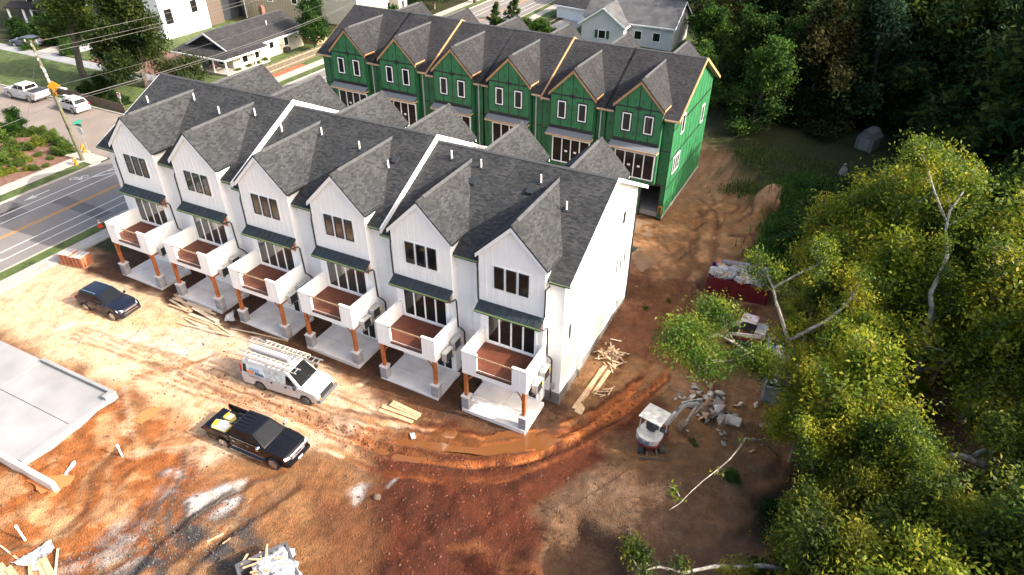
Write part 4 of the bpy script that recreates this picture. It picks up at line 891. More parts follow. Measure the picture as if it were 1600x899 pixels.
    if open_bed:
        part('tailgate', key+'tg', lambda mb: mb.box(-3.56, -3.03, -.9, .9, .76, .83), paint, o, bevel=.02, seg=1)
    else:
        part('tailgate', key+'tg', lambda mb: mb.box(-3.04, -2.97, -.9, .9, .8, 1.29), paint, o)
        part('rear_bumper', key+'rb', lambda mb: mb.box(-3.16, -3.0, -.95, .95, .5, .66), chrome, o)
    if cover: part('bed_cover', key+'bc', lambda mb: mb.box(-3.0, -1.3, -.93, .93, 1.25, 1.31), black_plastic, o)
    return o
pickup((19.74, -8.14, ground_z(19.74, -8.14)-.0), R_(1.75), 'black crew cab pickup with its tailgate down and yellow packages in the bed', black_paint, 'pkb')
pickup((-44.68, 20.5, .81), R_(181.9), 'white pickup with a black bed cover parked along the side street', white_paint, 'pkw', False, True)
PK = Matrix.Translation((19.74, -8.14, ground_z(19.74, -8.14))) @ Matrix.Rotation(R_(1.75), 4, 'Z')
def on(M_, x, y, z): return M_ @ Vector((x, y, z))
yel = mat('pale_yellow_pack', (.82, .66, .22), .6); amber = mat('amber_pack', (.85, .5, .03), .6)
def package(M_, x, y, z, rz, w, d, h, label, mats_, name='package'):
    o = empty(name, on(M_, x, y, z), rz, label, 'package')
    part('pack_body', 'pb%.2f%.2f' % (w, h), lambda mb: mb.box(-w/2, w/2, -d/2, d/2, 0, h), mats_[0], o)
    part('pack_label', 'pl%.2f%.2f' % (w, h), lambda mb: mb.box(-w*.08, w*.42, -d*.4, d*.4, h, h+.012), white_trim, o)
    part('pack_band', 'pbd%.2f%.2f' % (w, h), lambda mb: mb.box(-w*.5, -w*.15, -d*.46, d*.46, h, h+.01), mats_[1], o)
    return o
package(PK, -2.35, -.42, .80, R_(2), 1.0, .62, .22, 'pale yellow package at the back of the black pickup bed, under the other one', (yel, yel))
package(PK, -2.45, -.36, 1.04, R_(14), .85, .5, .1, 'white labelled package on top of the pale yellow one in the pickup bed', (white_trim, amber))
package(PK, -2.45, .32, .80, R_(-2), .55, .42, .3, 'amber and white package beside the ladder in the pickup bed', (yel, amber))
def ladder(M_, p0, p1, w, n, label, m=alum, name='ladder', group=None, tilt=0.):
    a = on(M_, *p0); b = on(M_, *p1); o = empty(name, a, 0, label, 'ladder', group)
    d = (b-a); u = d.normalized().cross(Vector((0, 0, 1))).normalized()
    for s in (-1, 1):
        mb = MB(); mb.beam(u*(s*w/2), d+u*(s*w/2), .035, .085); mb.build('rail', m, o)
    for k in range(n):
        c = d*((k+.5)/n); mb = MB(); mb.beam(c-u*w/2, c+u*w/2, .035, .035); mb.build('rung', m, o)
    return o
ladder(PK, (-1.9, .34, .98), (-1.25, .34, .99), .42, 4, 'short silver ladder end lying in the pickup bed beside the amber package', grey_metal)
# ------------------------------------------------------------------ work van
VM = Matrix.Translation((18.06, -3.54, ground_z(18.06, -3.54))) @ Matrix.Rotation(R_(4.67), 4, 'Z')
def van():
    o = empty('work_van', VM.translation, R_(4.67), 'white work van with printed sides and ladders on its roof', 'van'); key = 'van'
    W = .99; R = .37; WBH = 1.715
    top = [(-3.02, .5), (-3.02, 1.18), (1.22, 1.18), (1.55, 1.26), (2.15, 1.12), (2.5, 1.0), (2.62, .86), (2.66, .5)]
    wf = lambda x, z: W*(1-.12*max(0, (x-1.9)/.75)**2)
    part('body', key+'b', lambda mb: hull(mb, top, .3, (-WBH, WBH), R, wf), white_paint, o, bevel=.05, seg=2, smooth=True)
    prof = [(-3.0, 1.17), (-2.92, 2.08), (.55, 2.12), (1.5, 1.2)]
    part('cabin', key+'c', lambda mb: cabin(mb, prof, .98, .80), white_paint, o, bevel=.08, seg=3, smooth=True)
    sd, fr, re = cab_plane(prof, .98, .80)
    side_glass(o, 'side_window', sd, [(.42, 1.27), (1.2, 1.27), (.62, 1.86), (.42, 1.88)], key+'s1')
    side_glass(o, 'rear_side_window', sd, [(-2.85, 1.3), (-2.55, 1.28), (-2.6, 1.86), (-2.82, 1.84)], key+'s2')
    film = mat('printed_film', (.42, .46, .48), .35, var=.5, vscale=4, tex='Object')
    side_glass(o, 'printed_panel', sd, [(-1.05, 1.24), (.2, 1.24), (.2, 1.88), (-1.25, 1.9)], key+'s3', film)
    side_glass(o, 'printed_panel', sd, [(-2.5, 1.24), (-1.1, 1.24), (-1.3, 1.9), (-2.55, 1.88)], key+'s4', mat('pale_blue_print', (.55, .66, .72), .35))
    side_glass(o, 'printed_patch', lambda s, x, z: tuple(Vector(sd(s, x, z))+Vector((0, s*.006, 0))), [(-2.5, 1.26), (-1.95, 1.26), (-2.0, 1.46), (-2.52, 1.5)], key+'s5', mat('print_orange', (.62, .2, .06), .4, var=.5, vscale=9, tex='Object'))
    side_glass(o, 'printed_patch', lambda s, x, z: tuple(Vector(sd(s, x, z))+Vector((0, s*.006, 0))), [(-1.95, 1.26), (-1.2, 1.26), (-1.3, 1.42), (-1.9, 1.46)], key+'s6', mat('print_navy', (.04, .09, .16), .4, var=.6, vscale=9, tex='Object'))
    blue = mat('letter_blue', (.02, .16, .45), .5)
    tb = text_mesh('eaas', .46); tb.materials.append(blue); tp = text_mesh('PAINTING', .2); tp.materials.append(black_plastic)
    for s in (-1, 1):
        rot = (R_(90), 0, 0) if s == -1 else (R_(90), 0, R_(180))
        rt = math.atan2(.18, .91)
        p = Vector(sd(s, -1.95, 1.62)); link('lettering', tb, o, (p.x, p.y+s*.012, p.z), (R_(90)-rt if s == -1 else R_(90)-rt, 0, rot[2]))
        link('lettering', tp, o, (-1.95, s*(W+.012), 1.06), rot)
        part('mirror', key+'mi%d' % s, lambda mb: mb.box(1.12, 1.25, min(s*1.0, s*1.22), max(s*1.0, s*1.22), 1.2, 1.5), black_plastic, o, bevel=.02, seg=1)
        lamp(o, 'headlight', [(2.56, s*.88, .80), (2.66, s*.66, .80), (2.64, s*.66, .95), (2.5, s*.88, .97)][::s], key+'hl%d' % s, headlamp, -.03)
        lamp(o, 'turn_signal', [(2.58, s*.9, .64), (2.67, s*.66, .64), (2.67, s*.66, .78), (2.57, s*.9, .78)][::s], key+'ts%d' % s, orange, -.03)
        lamp(o, 'tail_light', [(-3.04, s*.95, .95), (-3.04, s*.84, .95), (-3.03, s*.84, 1.75), (-3.03, s*.9, 1.75)], key+'tl%d' % s, tail_m, .04*s)
        for xd in (-.75, .32): part('door_handle', key+'dh%d' % s, lambda mb: mb.box(0, .12, min(s*.98, s*1.02), max(s*.98, s*1.02), .98, 1.1), black_plastic, o, (xd, 0, 0))
        part('door_line', key+'dl%d' % s, lambda mb: [mb.box(x, x+.016, min(s*.99, s*.994), max(s*.99, s*.994), .42, 1.14) for x in (-1.1, .25, 1.15)], mat('seam_grey', (.3, .3, .3), .6), o)
        part('side_moulding', key+'sm%d' % s, lambda mb: mb.box(-1.2, 1.25, min(s*.985, s*1.005), max(s*.985, s*1.005), .4, .5), mat('dusty_white', (.5, .46, .42), .6), o)
        for xw in (-WBH, WBH): wheel(o, xw, s*(W-.12), R, .24, mat('steel_wheel', (.12, .12, .12), .5), s)
    part('windshield', key+'ws', lambda mb: mb.prism([fr(-.88, .08), fr(.88, .08), fr(.86, .92), fr(-.86, .92)], (-.01, 0, -.01)), glass, o)
    part('wiper', key+'wi', lambda mb: [mb.tube([fr(-.1, .1, .045), fr(-.65, .22, .045)], .012, 4), mb.tube([fr(.5, .1, .045), fr(-.02, .24, .045)], .012, 4)], black_plastic, o)
    part('grille', key+'g', lambda mb: mb.box(2.6, 2.68, -.62, .62, .66, .93), black_plastic, o)
    part('bumper', key+'bp', lambda mb: mb.box(2.56, 2.8, -.93, .93, .42, .66), mat('bumper_grey', (.1, .105, .11), .5), o, bevel=.05, seg=2)
    part('rear_bumper', key+'rbp', lambda mb: mb.box(-3.14, -2.98, -.9, .9, .42, .58), mat('bumper_grey', (.1, .105, .11), .5), o)
    for x in (-2.4, -.9, .3): part('rack_bar', key+'rk', lambda mb: (mb.box(-.03, .03, -.82, .82, 2.24, 2.28), mb.box(-.03, .03, -.78, -.72, 2.05, 2.24), mb.box(-.03, .03, .72, .78, 2.05, 2.24)), white_paint, o, (x, 0, 0))
van()
ladder(VM, (-3.55, .78, 2.36), (2.1, .60, 2.36), .42, 15, 'long silver extension ladder on the far side of the van roof', alum)
ladder(VM, (-2.3, .80, 2.46), (1.15, .68, 2.46), .36, 10, 'cream fly section stacked on the far ladder of the van roof', mat('cream_metal', (.66, .6, .48), .5))
ladder(VM, (-3.4, -.52, 2.36), (1.35, -.66, 2.36), .42, 13, 'silver ladder on the near side of the van roof', alum)
ladder(VM, (-2.9, -.50, 2.46), (.9, -.62, 2.46), .36, 10, 'pale fly section stacked on the near ladder of the van roof', mat('cream_metal', (.66, .6, .48), .5))
mb = MB(); mb.tube([on(VM, -2.9, .1, 2.4), on(VM, .2, .0, 2.4)], .15, 10); tag(mb.build('pipe', mat('grey_tube', (.33, .31, .32), .5), smooth=True), 'dusty grey tube lying between the ladders on the van roof', 'pipe')
mb = MB(); mb.beam(on(VM, -2.9, .38, 2.33), on(VM, -.2, .30, 2.33), .22, .05); tag(mb.build('plank', mat('grey_plank', (.42, .4, .37), .6)), 'grey work plank on the van roof rack beside the tube', 'plank')
# ------------------------------------------------------------------ mini excavator
def excavator():
    x0, y0 = 39.75, 2.75; z0 = ground_z(x0, y0)
    o = empty('mini_excavator', (x0, y0, z0), 0, 'white and red mini excavator with a canopy, reaching into the rubble', 'excavator')
    wh = mat('excavator_white', (.42, .41, .385), .5, var=.25, vscale=3); rd = mat('excavator_red', (.17, .012, .016), .4); steel = mat('muddy_steel', (.12, .09, .07), .7, var=.4, vscale=4); glassy = mat('engine_cover_grey', (.10, .13, .17), .3)
    und = empty('undercarriage', (0, 0, 0)); und.parent = o; bpy.data.objects.remove(und)
    th = R_(-70)                                          # tracks point towards the camera
    T = Matrix.Rotation(th, 4, 'Z')
    def local(mb):
        for i, v in enumerate(mb.v): mb.v[i] = tuple(T @ Vector(v))
        return mb
    for s in (-1, 1):
        mb = MB(); pr_ = [(.86*c+(.0), .27+.25*sn) for c, sn in []]
        pts = []
        for k in range(9): a = math.pi/2-math.pi*k/8; pts.append((.72+.25*math.cos(a), .26+.25*math.sin(a)))
        for k in range(9): a = -math.pi/2-math.pi*k/8; pts.append((-.72+.25*math.cos(a), .26+.25*math.sin(a)))
        mb.prism([(x, s*.62-.16, z) for x, z in pts], (0, .32, 0)); tr_ = local(mb).build('track', black_rubber, o)
        for k in range(16):
            x = -.75+.1*k; mb = MB(); mb.box(x, x+.05, s*.62-.165, s*.62+.165, .50, .535); local(mb).build('grouser', steel, tr_)
        mb = MB(); mb.box(-.7, .7, s*.62-.18, s*.62+.18, .2, .34); local(mb).build('track_frame', steel, o)
    mb = MB(); mb.box(-.6, .6, -.5, .5, .25, .5); mb.tube([(0, 0, .5), (0, 0, .64)], .42, 16); local(mb).build('carrier', steel, o)
    mb = MB(); mb.prism([(1.36, -.8, .08), (1.44, -.8, .45), (1.49, -.8, .45), (1.46, -.8, .05)], (0, 1.6, 0)); local(mb).build('blade', steel, o)
    for s in (-1, 1): mb = MB(); mb.beam((.5, s*.28, .32), (1.4, s*.28, .25), .09, .12); local(mb).build('blade_arm', steel, o)
    hh = R_(78); Hm = Matrix.Rotation(hh, 4, 'Z')         # the house looks away from the camera
    def hl(mb):
        for i, v in enumerate(mb.v): mb.v[i] = tuple(Hm @ Vector(v))
        return mb
    back = [(-.95+.0, y) for y in ()]
    arc = [(-.45-.62*math.cos(a), .76*math.sin(a)) for a in [R_(-90+18*k) for k in range(11)]]
    base = [(.75, -.76)]+arc+[(.75, .76), (.95, .45), (.95, -.1)]
    mb = MB(); mb.prism([(x, y, .66) for x, y in base][::-1], (0, 0, .2)); hl(mb).build('counterweight', rd, o, bevel=.03, seg=1)
    mb = MB(); mb.prism([(x*.985, y*.985, .865) for x, y in base[1:-3]+[(.1, .7), (.1, -.7)]][::-1], (0, 0, .42)); hl(mb).build('engine_hood', wh, o, bevel=.07, seg=2, smooth=True)
    mb = MB(); mb.prism([(-1.07+.0, -.36, .92), (-1.07, .36, .92), (-1.0, .34, 1.2), (-1.0, -.34, 1.2)], (-.025, 0, 0)); hl(mb).build('rear_cover', glassy, o)
    mb = MB(); mb.box(.1, .82, -.72, .72, .865, .93); hl(mb).build('floor_plate', black_plastic, o)
    mb = MB(); mb.box(.12, .75, .42, .74, .93, 1.12); hl(mb).build('side_cover', wh, o, bevel=.04, seg=1)
    mb = MB(); mb.box(-.25, .3, -.22, .3, 1.28, 1.42); mb.prism([(-.33, -.24, 1.4), (-.2, -.24, 1.4), (-.33, -.24, 2.0), (-.45, -.24, 1.98)], (0, .54, 0)); hl(mb).build('seat', black_plastic, o, bevel=.04, seg=1)
    for y in (-.38, .42): mb = MB(); mb.box(.1, .32, y-.06, y+.06, 1.12, 1.5); mb.tube([(.25, y, 1.5), (.3, y, 1.75)], .02, 5); hl(mb).build('console', black_plastic, o)
    for y in (-.12, .15): mb = MB(); mb.tube([(.7, y, .93), (.62, y, 1.6)], .02, 5); hl(mb).build('travel_lever', black_plastic, o)
    for x, y in ((-.52, -.6), (-.52, .62), (.55, -.6), (.55, .62)):
        mb = MB(); mb.tube([(x, y, 1.2 if x < 0 else .9), (x*.96, y*.98, 2.0), (x*.9, y*.96, 2.38)], .035, 6); hl(mb).build('canopy_post', wh, o)
    mb = MB(); mb.box(-.66, .68, -.7, .72, 2.37, 2.45); hl(mb).build('canopy_roof', wh, o, bevel=.05, seg=2, smooth=True)
    for y in (-.62, .62): mb = MB(); mb.tube([(.56, y, 1.1), (.2, y, 2.3)], .02, 5); hl(mb).build('grab_rail', wh, o)
    # swing post, boom, arm, bucket in the direction of the rubble
    bx = Hm @ Vector((1.0, -.25, .75)); az = R_(47); D = Vector((math.cos(az), math.sin(az), 0)); U = Vector((0, 0, 1)); Nn = Vector((-D.y, D.x, 0))
    def pt(r_, z): return bx+D*r_+U*(z-.75)
    mb = MB(); mb.tube([pt(-.1, .55), pt(-.1, 1.0)], .2, 10); mb.beam(pt(-.2, .75), pt(.25, .8), .3, .32); mb.build('swing_post', rd, o)
    def slab(pts, w, nm, m):
        mb = MB(); mb.prism([bx+D*a+U*(z-.75)-Nn*w/2 for a, z in pts], Nn*w); return mb.build(nm, m, o, bevel=.015, seg=1)
    slab([(.05, .72), (.0, .95), (.55, 1.75), (1.05, 2.25), (1.35, 2.32), (2.25, 2.08), (2.28, 1.92), (1.35, 2.08), (1.15, 2.0), (.75, 1.6)], .2, 'boom', wh)
    slab([(2.4, 2.25), (2.42, 1.98), (2.05, 1.35), (1.68, .62), (1.56, .66), (1.9, 1.45), (2.14, 2.1), (2.2, 2.28)], .16, 'arm', mat('worn_white', (.28, .26, .23), .5, var=.3, vscale=5))
    for a, b_, r_ in (((.25, .85), (.8, 1.5), .05), ((.8, 1.5), (1.1, 1.95), .03), ((1.0, 2.45), (1.7, 2.42), .055), ((1.7, 2.42), (2.25, 2.28), .03), ((2.3, 2.2), (2.0, 1.3), .045)):
        mb = MB(); mb.tube([pt(*a), pt(*b_)], r_, 8); mb.build('cylinder', chrome if r_ < .04 else wh, o)
    for q in (-.05, .05):
        mb = MB(); mb.tube([pt(.2, 1.0)+Nn*q, pt(.62, 1.78)+Nn*q, pt(1.0, 2.36)+Nn*q, pt(1.4, 2.44)+Nn*q, pt(2.1, 2.28)+Nn*q, pt(2.35, 2.1)+Nn*q], .028, 5); mb.build('hose', black_plastic, o)
    for s in (-1, 1): mb = MB(); mb.box(-.6, .05, min(s*.745, s*.765), max(s*.745, s*.765), .98, 1.06); hl(mb).build('side_vent', black_plastic, o)
    slab([(1.7, .68), (1.5, .72), (1.25, .55), (1.1, .2), (1.28, .0), (1.5, .08), (1.35, .25), (1.45, .45)], .5, 'bucket', steel)
excavator()
# ------------------------------------------------------------------ compact track loader
def loader():
    x0, y0 = 42.8, 15.4; z0 = ground_z(x0, y0); o = empty('track_loader', (x0, y0, z0), R_(178), 'muddy compact track loader with a white cab roof, between the two containers', 'loader')
    cr = mat('dusty_cream', (.5, .45, .38), .6, var=.35, vscale=3); mud = mat('mud_red', (.2, .08, .04), .9, var=.4, vscale=4); dr = mat('loader_red', (.25, .04, .03), .5)
    for s in (-1, 1):
        pts = [(-.85, .1), (-.95, .35), (-.7, .62), (.55, .5), (.95, .35), (.85, .1), (.6, 0), (-.6, 0)]
        mb = MB(); mb.prism([(x, s*.78-.2, z) for x, z in pts], (0, .4, 0)); t = mb.build('track', black_rubber, o, bevel=.06, seg=2)
        for x in (-.55, 0, .55): mb = MB(); mb.tube([(x, s*.78-.22, .24), (x, s*.78+.22, .24)], .14, 10); mb.build('roller', mud, t)
        mb = MB(); mb.prism([(-1.1, s*.72-.07, 1.15), (-1.1, s*.72-.07, 1.45), (.9, s*.72-.07, 1.0), (1.3, s*.72-.07, .4), (1.15, s*.72-.07, .35), (.8, s*.72-.07, .78)], (0, .14, 0)); mb.build('lift_arm', cr, o, bevel=.02, seg=1)
        mb = MB(); mb.tube([(-.7, s*.6, .9), (.5, s*.6, .95)], .05, 6); mb.build('cylinder', grey_metal, o)
    mb = MB(); mb.box(-1.25, .5, -.55, .55, .3, 1.2); mb.build('body', dr, o, bevel=.06, seg=2)
    mb = MB(); mb.box(-1.35, -.6, -.58, .58, 1.0, 1.5); mb.build('engine_cover', cr, o, bevel=.06, seg=2)
    mb = MB(); cabin(mb, [(-.55, 1.1), (-.5, 2.0), (.35, 2.02), (.5, 1.0)], .52, .46); cb = mb.build('cab', black_plastic, o, bevel=.03, seg=1)
    mb = MB(); mb.box(-.62, .48, -.52, .52, 2.0, 2.09); mb.build('cab_roof', mat('roof_rusty_white', (.62, .6, .58), .5, var2=(.35, .14, .08), var=.15, vscale=2.2, tex='Object'), cb, bevel=.03, seg=1)
    mb = MB(); mb.prism([(1.15, -.95, .05), (1.15, -.95, .6), (1.3, -.95, .6), (1.95, -.95, .08), (1.95, -.95, .02)], (0, 1.9, 0)); mb.build('bucket', mud, o)
loader()
# ------------------------------------------------------------------ containers and their rubbish
def container(loc, rz, lx, ly, h, m, label, ribs=7, rusty=None):
    o = empty('skip_container', loc, rz, label, 'container')
    t = .07
    mb = MB(); mb.box(-lx/2, lx/2, -ly/2, ly/2, 0, .1); mb.build('floor', rusty or m, o)
    for nm, b in (('side_panel', (-lx/2, lx/2, -ly/2, -ly/2+t)), ('side_panel', (-lx/2, lx/2, ly/2-t, ly/2)), ('end_panel', (-lx/2, -lx/2+t, -ly/2+t, ly/2-t)), ('end_panel', (lx/2-t, lx/2, -ly/2+t, ly/2-t))):
        mb = MB(); mb.box(*b, .1, h); mb.build(nm, m, o)
    for s in (-1, 1):
        mb = MB(); mb.box(-lx/2-.04, lx/2+.04, s*ly/2-.06, s*ly/2+.06, h, h+.1); mb.build('rim', m, o)
        mb = MB(); mb.box(s*lx/2-.06, s*lx/2+.06, -ly/2+.06, ly/2-.06, h, h+.1); mb.build('rim', m, o)
        for k in range(ribs):
            x = -lx/2+.2+(lx-.4)*k/(ribs-1); mb = MB(); mb.box(x-.05, x+.05, s*ly/2-(.08 if s < 0 else -.0), s*ly/2+(.08 if s > 0 else 0), .08, h); mb.build('rib', m, o)
    return o
bagw = mat('white_bag', (.36, .36, .37), .5, var=.3, vscale=5, bump=.4, bscale=9); card = mat('cardboard', (.42, .27, .14), .85, var=.2, vscale=5); blueb = mat('blue_plastic', (.08, .2, .45), .4); pinkb = mat('pink_plastic', (.65, .2, .25), .5); greyb = mat('grey_waste', (.28, .27, .26), .8, var=.4, vscale=5); redw = mat('red_plastic', (.6, .09, .03), .5)
def crumple(r, seed, flat=.6):
    bm = bmesh.new(); bmesh.ops.create_icosphere(bm, subdivisions=3, radius=r)
    for v in bm.verts:
        d = v.co.normalized(); n_ = noise.noise(d*2.1+Vector((seed*7.3, seed, 0)))*.38+noise.noise(d*5+Vector((seed, 3, seed)))*.2
        v.co = v.co*(1+n_); v.co.z *= flat
    me = bpy.data.meshes.new('bag'); bm.to_mesh(me); bm.free(); auto_uv(me); return me
BAGS = {}
def rubbish(M_, lx, ly, z, n, items, group, where):
    for k in range(n):
        nm, m, r = items[k % len(items)]
        kk = (nm, m.name, r, k % 3)
        if kk not in BAGS: BAGS[kk] = crumple(r, k*1.7+r); BAGS[kk].materials.append(m)
        p = on(M_, random.uniform(-lx, lx), random.uniform(-ly, ly), z+random.uniform(-.05, .35))
        ob = link(nm, BAGS[kk], None, p, (random.uniform(-.3, .3), random.uniform(-.3, .3), random.uniform(0, 6.3)))
        tag(ob, '%s in a pile of waste %s' % ({'rubbish_bag': 'crumpled white bag', 'cardboard': 'crushed brown cardboard', 'plastic_scrap': 'coloured plastic scrap', 'waste_lump': 'grey lump of mixed waste'}[nm]+(' ('+m.name.replace('_', ' ')+')' if nm == 'plastic_scrap' else ''), where), 'rubbish', group+' '+nm.replace('_', ' ')+(' '+m.name.split('_')[0] if nm == 'plastic_scrap' else ''))
container((41.1, 21.45, ground_z(41.1, 21.4)-.05), R_(4), 4.7, 2.3, 1.45, mat('maroon_steel', (.095, .008, .014), .45, var=.15, vscale=1.5), 'dark red skip heaped with waste beyond the loader')
RM = Matrix.Translation((41.1, 21.45, ground_z(41.1, 21.4))) @ Matrix.Rotation(R_(4), 4, 'Z')
rubbish(RM, 2.05, .9, 1.5, 60, [('waste_lump', greyb, .45), ('rubbish_bag', bagw, .4), ('cardboard', card, .42), ('waste_lump', greyb, .5), ('plastic_scrap', redw, .22), ('plastic_scrap', blueb, .24)], 'waste in the dark red skip', 'in the dark red skip')
mb = MB(); mb.tube([on(RM, -1.6, .6, 1.95), on(RM, -.2, .75, 2.0), on(RM, .9, .5, 2.0)], .22, 10); tag(mb.build('rolled_felt', mat('grey_felt', (.17, .17, .18), .9, var=.3, vscale=4), smooth=True), 'grey rolled felt lying on top of the dark red skip', 'roll')
container((45.9, 12.3, ground_z(45.5, 11.2)-.1), R_(97), 5.2, 2.4, 1.4, mat('grey_skip_steel', (.20, .21, .21), .55, var=.2, vscale=2), 'grey skip under the near trees with white bags inside')
GM = Matrix.Translation((45.9, 12.3, ground_z(45.5, 11.2))) @ Matrix.Rotation(R_(97), 4, 'Z')
rubbish(GM, 2.0, .9, 1.1, 30, [('rubbish_bag', bagw, .5), ('rubbish_bag', bagw, .42), ('plastic_scrap', blueb, .28), ('rubbish_bag', bagw, .45), ('cardboard', card, .36), ('plastic_scrap', pinkb, .32)], 'waste in the grey skip', 'in the grey skip')
BM = Matrix.Translation((27.05, -14.9, ground_z(26.4, -14.4)-.05)) @ Matrix.Rotation(math.atan2(-14.02+12.99, 27.82-26.2), 4, 'Z')
container(BM.translation, math.atan2(-1.03, 1.62), 3.6, 2.34, 1.28, mat('dark_skip_steel', (.09, .09, .10), .5, var=.2, vscale=2), 'small dark skip of white bags and offcuts cut by the bottom edge of the photo')
rubbish(BM, 1.3, .85, .95, 12, [('cardboard', card, .34), ('plastic_scrap', redw, .34), ('waste_lump', greyb, .36), ('plastic_scrap', blueb, .2), ('cardboard', card, .3), ('plastic_scrap', mat('yellow_plastic', (.7, .5, .08), .5), .2)], 'waste in the small dark skip', 'in the small dark skip')
for k in range(9):
    p = on(BM, (.1, -.5, -.9, -.1, -1.2, .6, -1.3, .3, .9)[k], (.75, .85, .5, .3, .0, .1, .8, -.3, .6)[k], 1.15+.06*(k % 3)); 
    me_ = crumple((.52, .5, .46)[k % 3], k+20, .5); me_.materials.append(bagw)
    tag(link('rubbish_bag', me_, None, p, (0, 0, k)), 'large crumpled white bag in the small dark skip', 'rubbish', 'white bags in the small dark skip')
def board(a, b, w, t, m, label, group, name='board', lift=.0):
    a = Vector(a); b = Vector(b); mb = MB(); c = (a+b)/2; mb.beam(a-c, b-c, w, t)
    return tag(mb.build(name, m, None, c), label, 'board', group)
for k in range(11):
    a = on(BM, -1.5+random.uniform(-.3, .5), -.2+random.uniform(-.9, .9), 1.25+random.uniform(0, .2)); an = random.uniform(0, 3.1); l = random.uniform(.4, .9)
    board(a, a+Vector((math.cos(an)*l, math.sin(an)*l, random.uniform(-.05, .1))), .09, .035, lumber, 'splintered pine offcut at the left end of the small dark skip', 'pine offcuts in the small dark skip', 'offcut')
# ------------------------------------------------------------------ loose lumber on the ground
def gboard(p, q, w, t, m, label, group, lift=.02, name='board'):
    a = Vector((p[0], p[1], ground_z(*p[:2])+t/2+lift)); b = Vector((q[0], q[1], ground_z(*q[:2])+t/2+lift)); board(a, b, w, t, m, label, group, name)
lay = [(3.67,-0.07),(6.39,-0.99),(3.93,-0.76),(5.95,-1.06),(4.00,-0.54),(8.21,-0.50),(4.45,-1.28),(6.45,-1.22),(6.27,-0.71),(9.03,-1.06),(6.47,-1.29),(9.35,-1.13),(6.52,-1.69),(9.37,-1.45),(6.70,-1.85),(8.46,-2.04),(6.59,-2.49),(11.01,-1.76),(8.98,-1.66),(10.60,-1.82),(9.29,-1.25),(11.11,-1.62),(5.27,-0.38),(7.58,-0.33),(8.77,-1.87),(8.88,-1.56)]
ws = [.24, .18, .2, .1, .3, .28, .1, .09, .09, .1, .1, .2, .07]
for k in range(13):
    gboard(lay[2*k], lay[2*k+1], ws[k], .05, lumber_pale if k % 3 else lumber, 'pale pine board in the loose pile right of the navy SUV', 'loose boards right of the navy SUV', .03+.035*(k % 5))
l2 = [(23.99,-2.57),(26.39,-2.43),(24.00,-2.25),(26.48,-2.08),(24.39,-1.92),(26.53,-1.87),(24.43,-1.70),(26.51,-1.76)]
for k in range(4): gboard(l2[2*k], l2[2*k+1], .26, .04, lumber, 'short wide board in the small pile ahead of the white van', 'short boards ahead of the white van', .02+.03*k)
l4 = [(10.20,-1.07),(12.40,-0.59),(12.37,-0.61),(14.66,-0.21),(21.21,-14.18),(22.06,-13.51)]
gboard(l4[0], l4[1], .1, .05, lumber_pale, 'single thin batten lying left of the van ladders', None, .03)
gboard(l4[2], l4[3], .1, .05, lumber, 'single thin batten behind the van roof ladders', None, .03)
l5 = [(34.86,3.07),(34.86,7.63),(34.61,3.25),(34.98,7.92),(35.10,3.01),(35.40,7.64)]
for k in range(3): gboard(l5[2*k], l5[2*k+1], .26, .05, lumber, 'long plank beside the blank side wall, one of three laid together', 'long planks beside the side wall', .02+.03*(k == 1))
for k in range(70):
    a = random.uniform(0, 6.28); r = abs(random.gauss(0, .62)); x = 34.95+r*math.cos(a)*1.0; y = 9.15+r*math.sin(a)*1.15; an = random.uniform(0, 6.28); l = random.uniform(.35, .95); z = ground_z(x, y)+.06+max(0, .55-.5*r)*random.random()
    board((x-math.cos(an)*l/2, y-math.sin(an)*l/2, z), (x+math.cos(an)*l/2, y+math.sin(an)*l/2, z+random.uniform(-.12, .2)), .09, .045, (lumber, lumber_old, lumber_pale)[k % 3], 'short timber offcut in the heap by the side wall', 'offcut heap by the side wall', 'offcut')
for k in range(7):
    p = [(35.67,5.11),(35.80,5.71),(36.10,5.48),(35.36,5.34),(35.60,5.87),(35.94,6.05),(35.24,5.07)][k]; an = random.uniform(.4, 1.6); l = random.uniform(.3, .9)
    gboard(p, (p[0]+l*math.cos(an), p[1]+l*math.sin(an)), .08, .04, (lumber, lumber_old)[k % 2], 'loose offcut on the mud right of the long planks', 'loose offcuts right of the long planks', .02, 'offcut')
l6 = [(21.86,-14.20),(22.15,-13.43),(22.59,-13.90),(22.74,-13.49)]
gboard(l6[0], l6[1], .1, .05, lumber, 'longer yellow stick on the dark gravel', None, .02, 'stick'); gboard(l6[2], l6[3], .06, .04, lumber, 'shorter yellow stick on the dark gravel', None, .02, 'stick')
l7 = [(14.05,-19.72),(15.16,-19.93),(14.59,-19.63),(15.57,-19.82),(15.17,-18.90),(16.23,-19.55),(15.46,-18.67),(16.79,-19.26),(15.55,-18.54),(17.16,-19.06),(15.75,-17.88),(17.00,-18.96),(12.96,-19.04),(14.59,-19.13),(13.60,-19.81),(14.95,-20.22)]
for k in range(8): gboard(l7[2*k], l7[2*k+1], (.3, .3, .16, .3, .3, .1, .08, .3)[k], .05, lumber_pale if k in (5, 6) else lumber, 'pine board at the bottom left corner by the white sheet', 'boards at the bottom left corner', .05+.05*(k % 3))
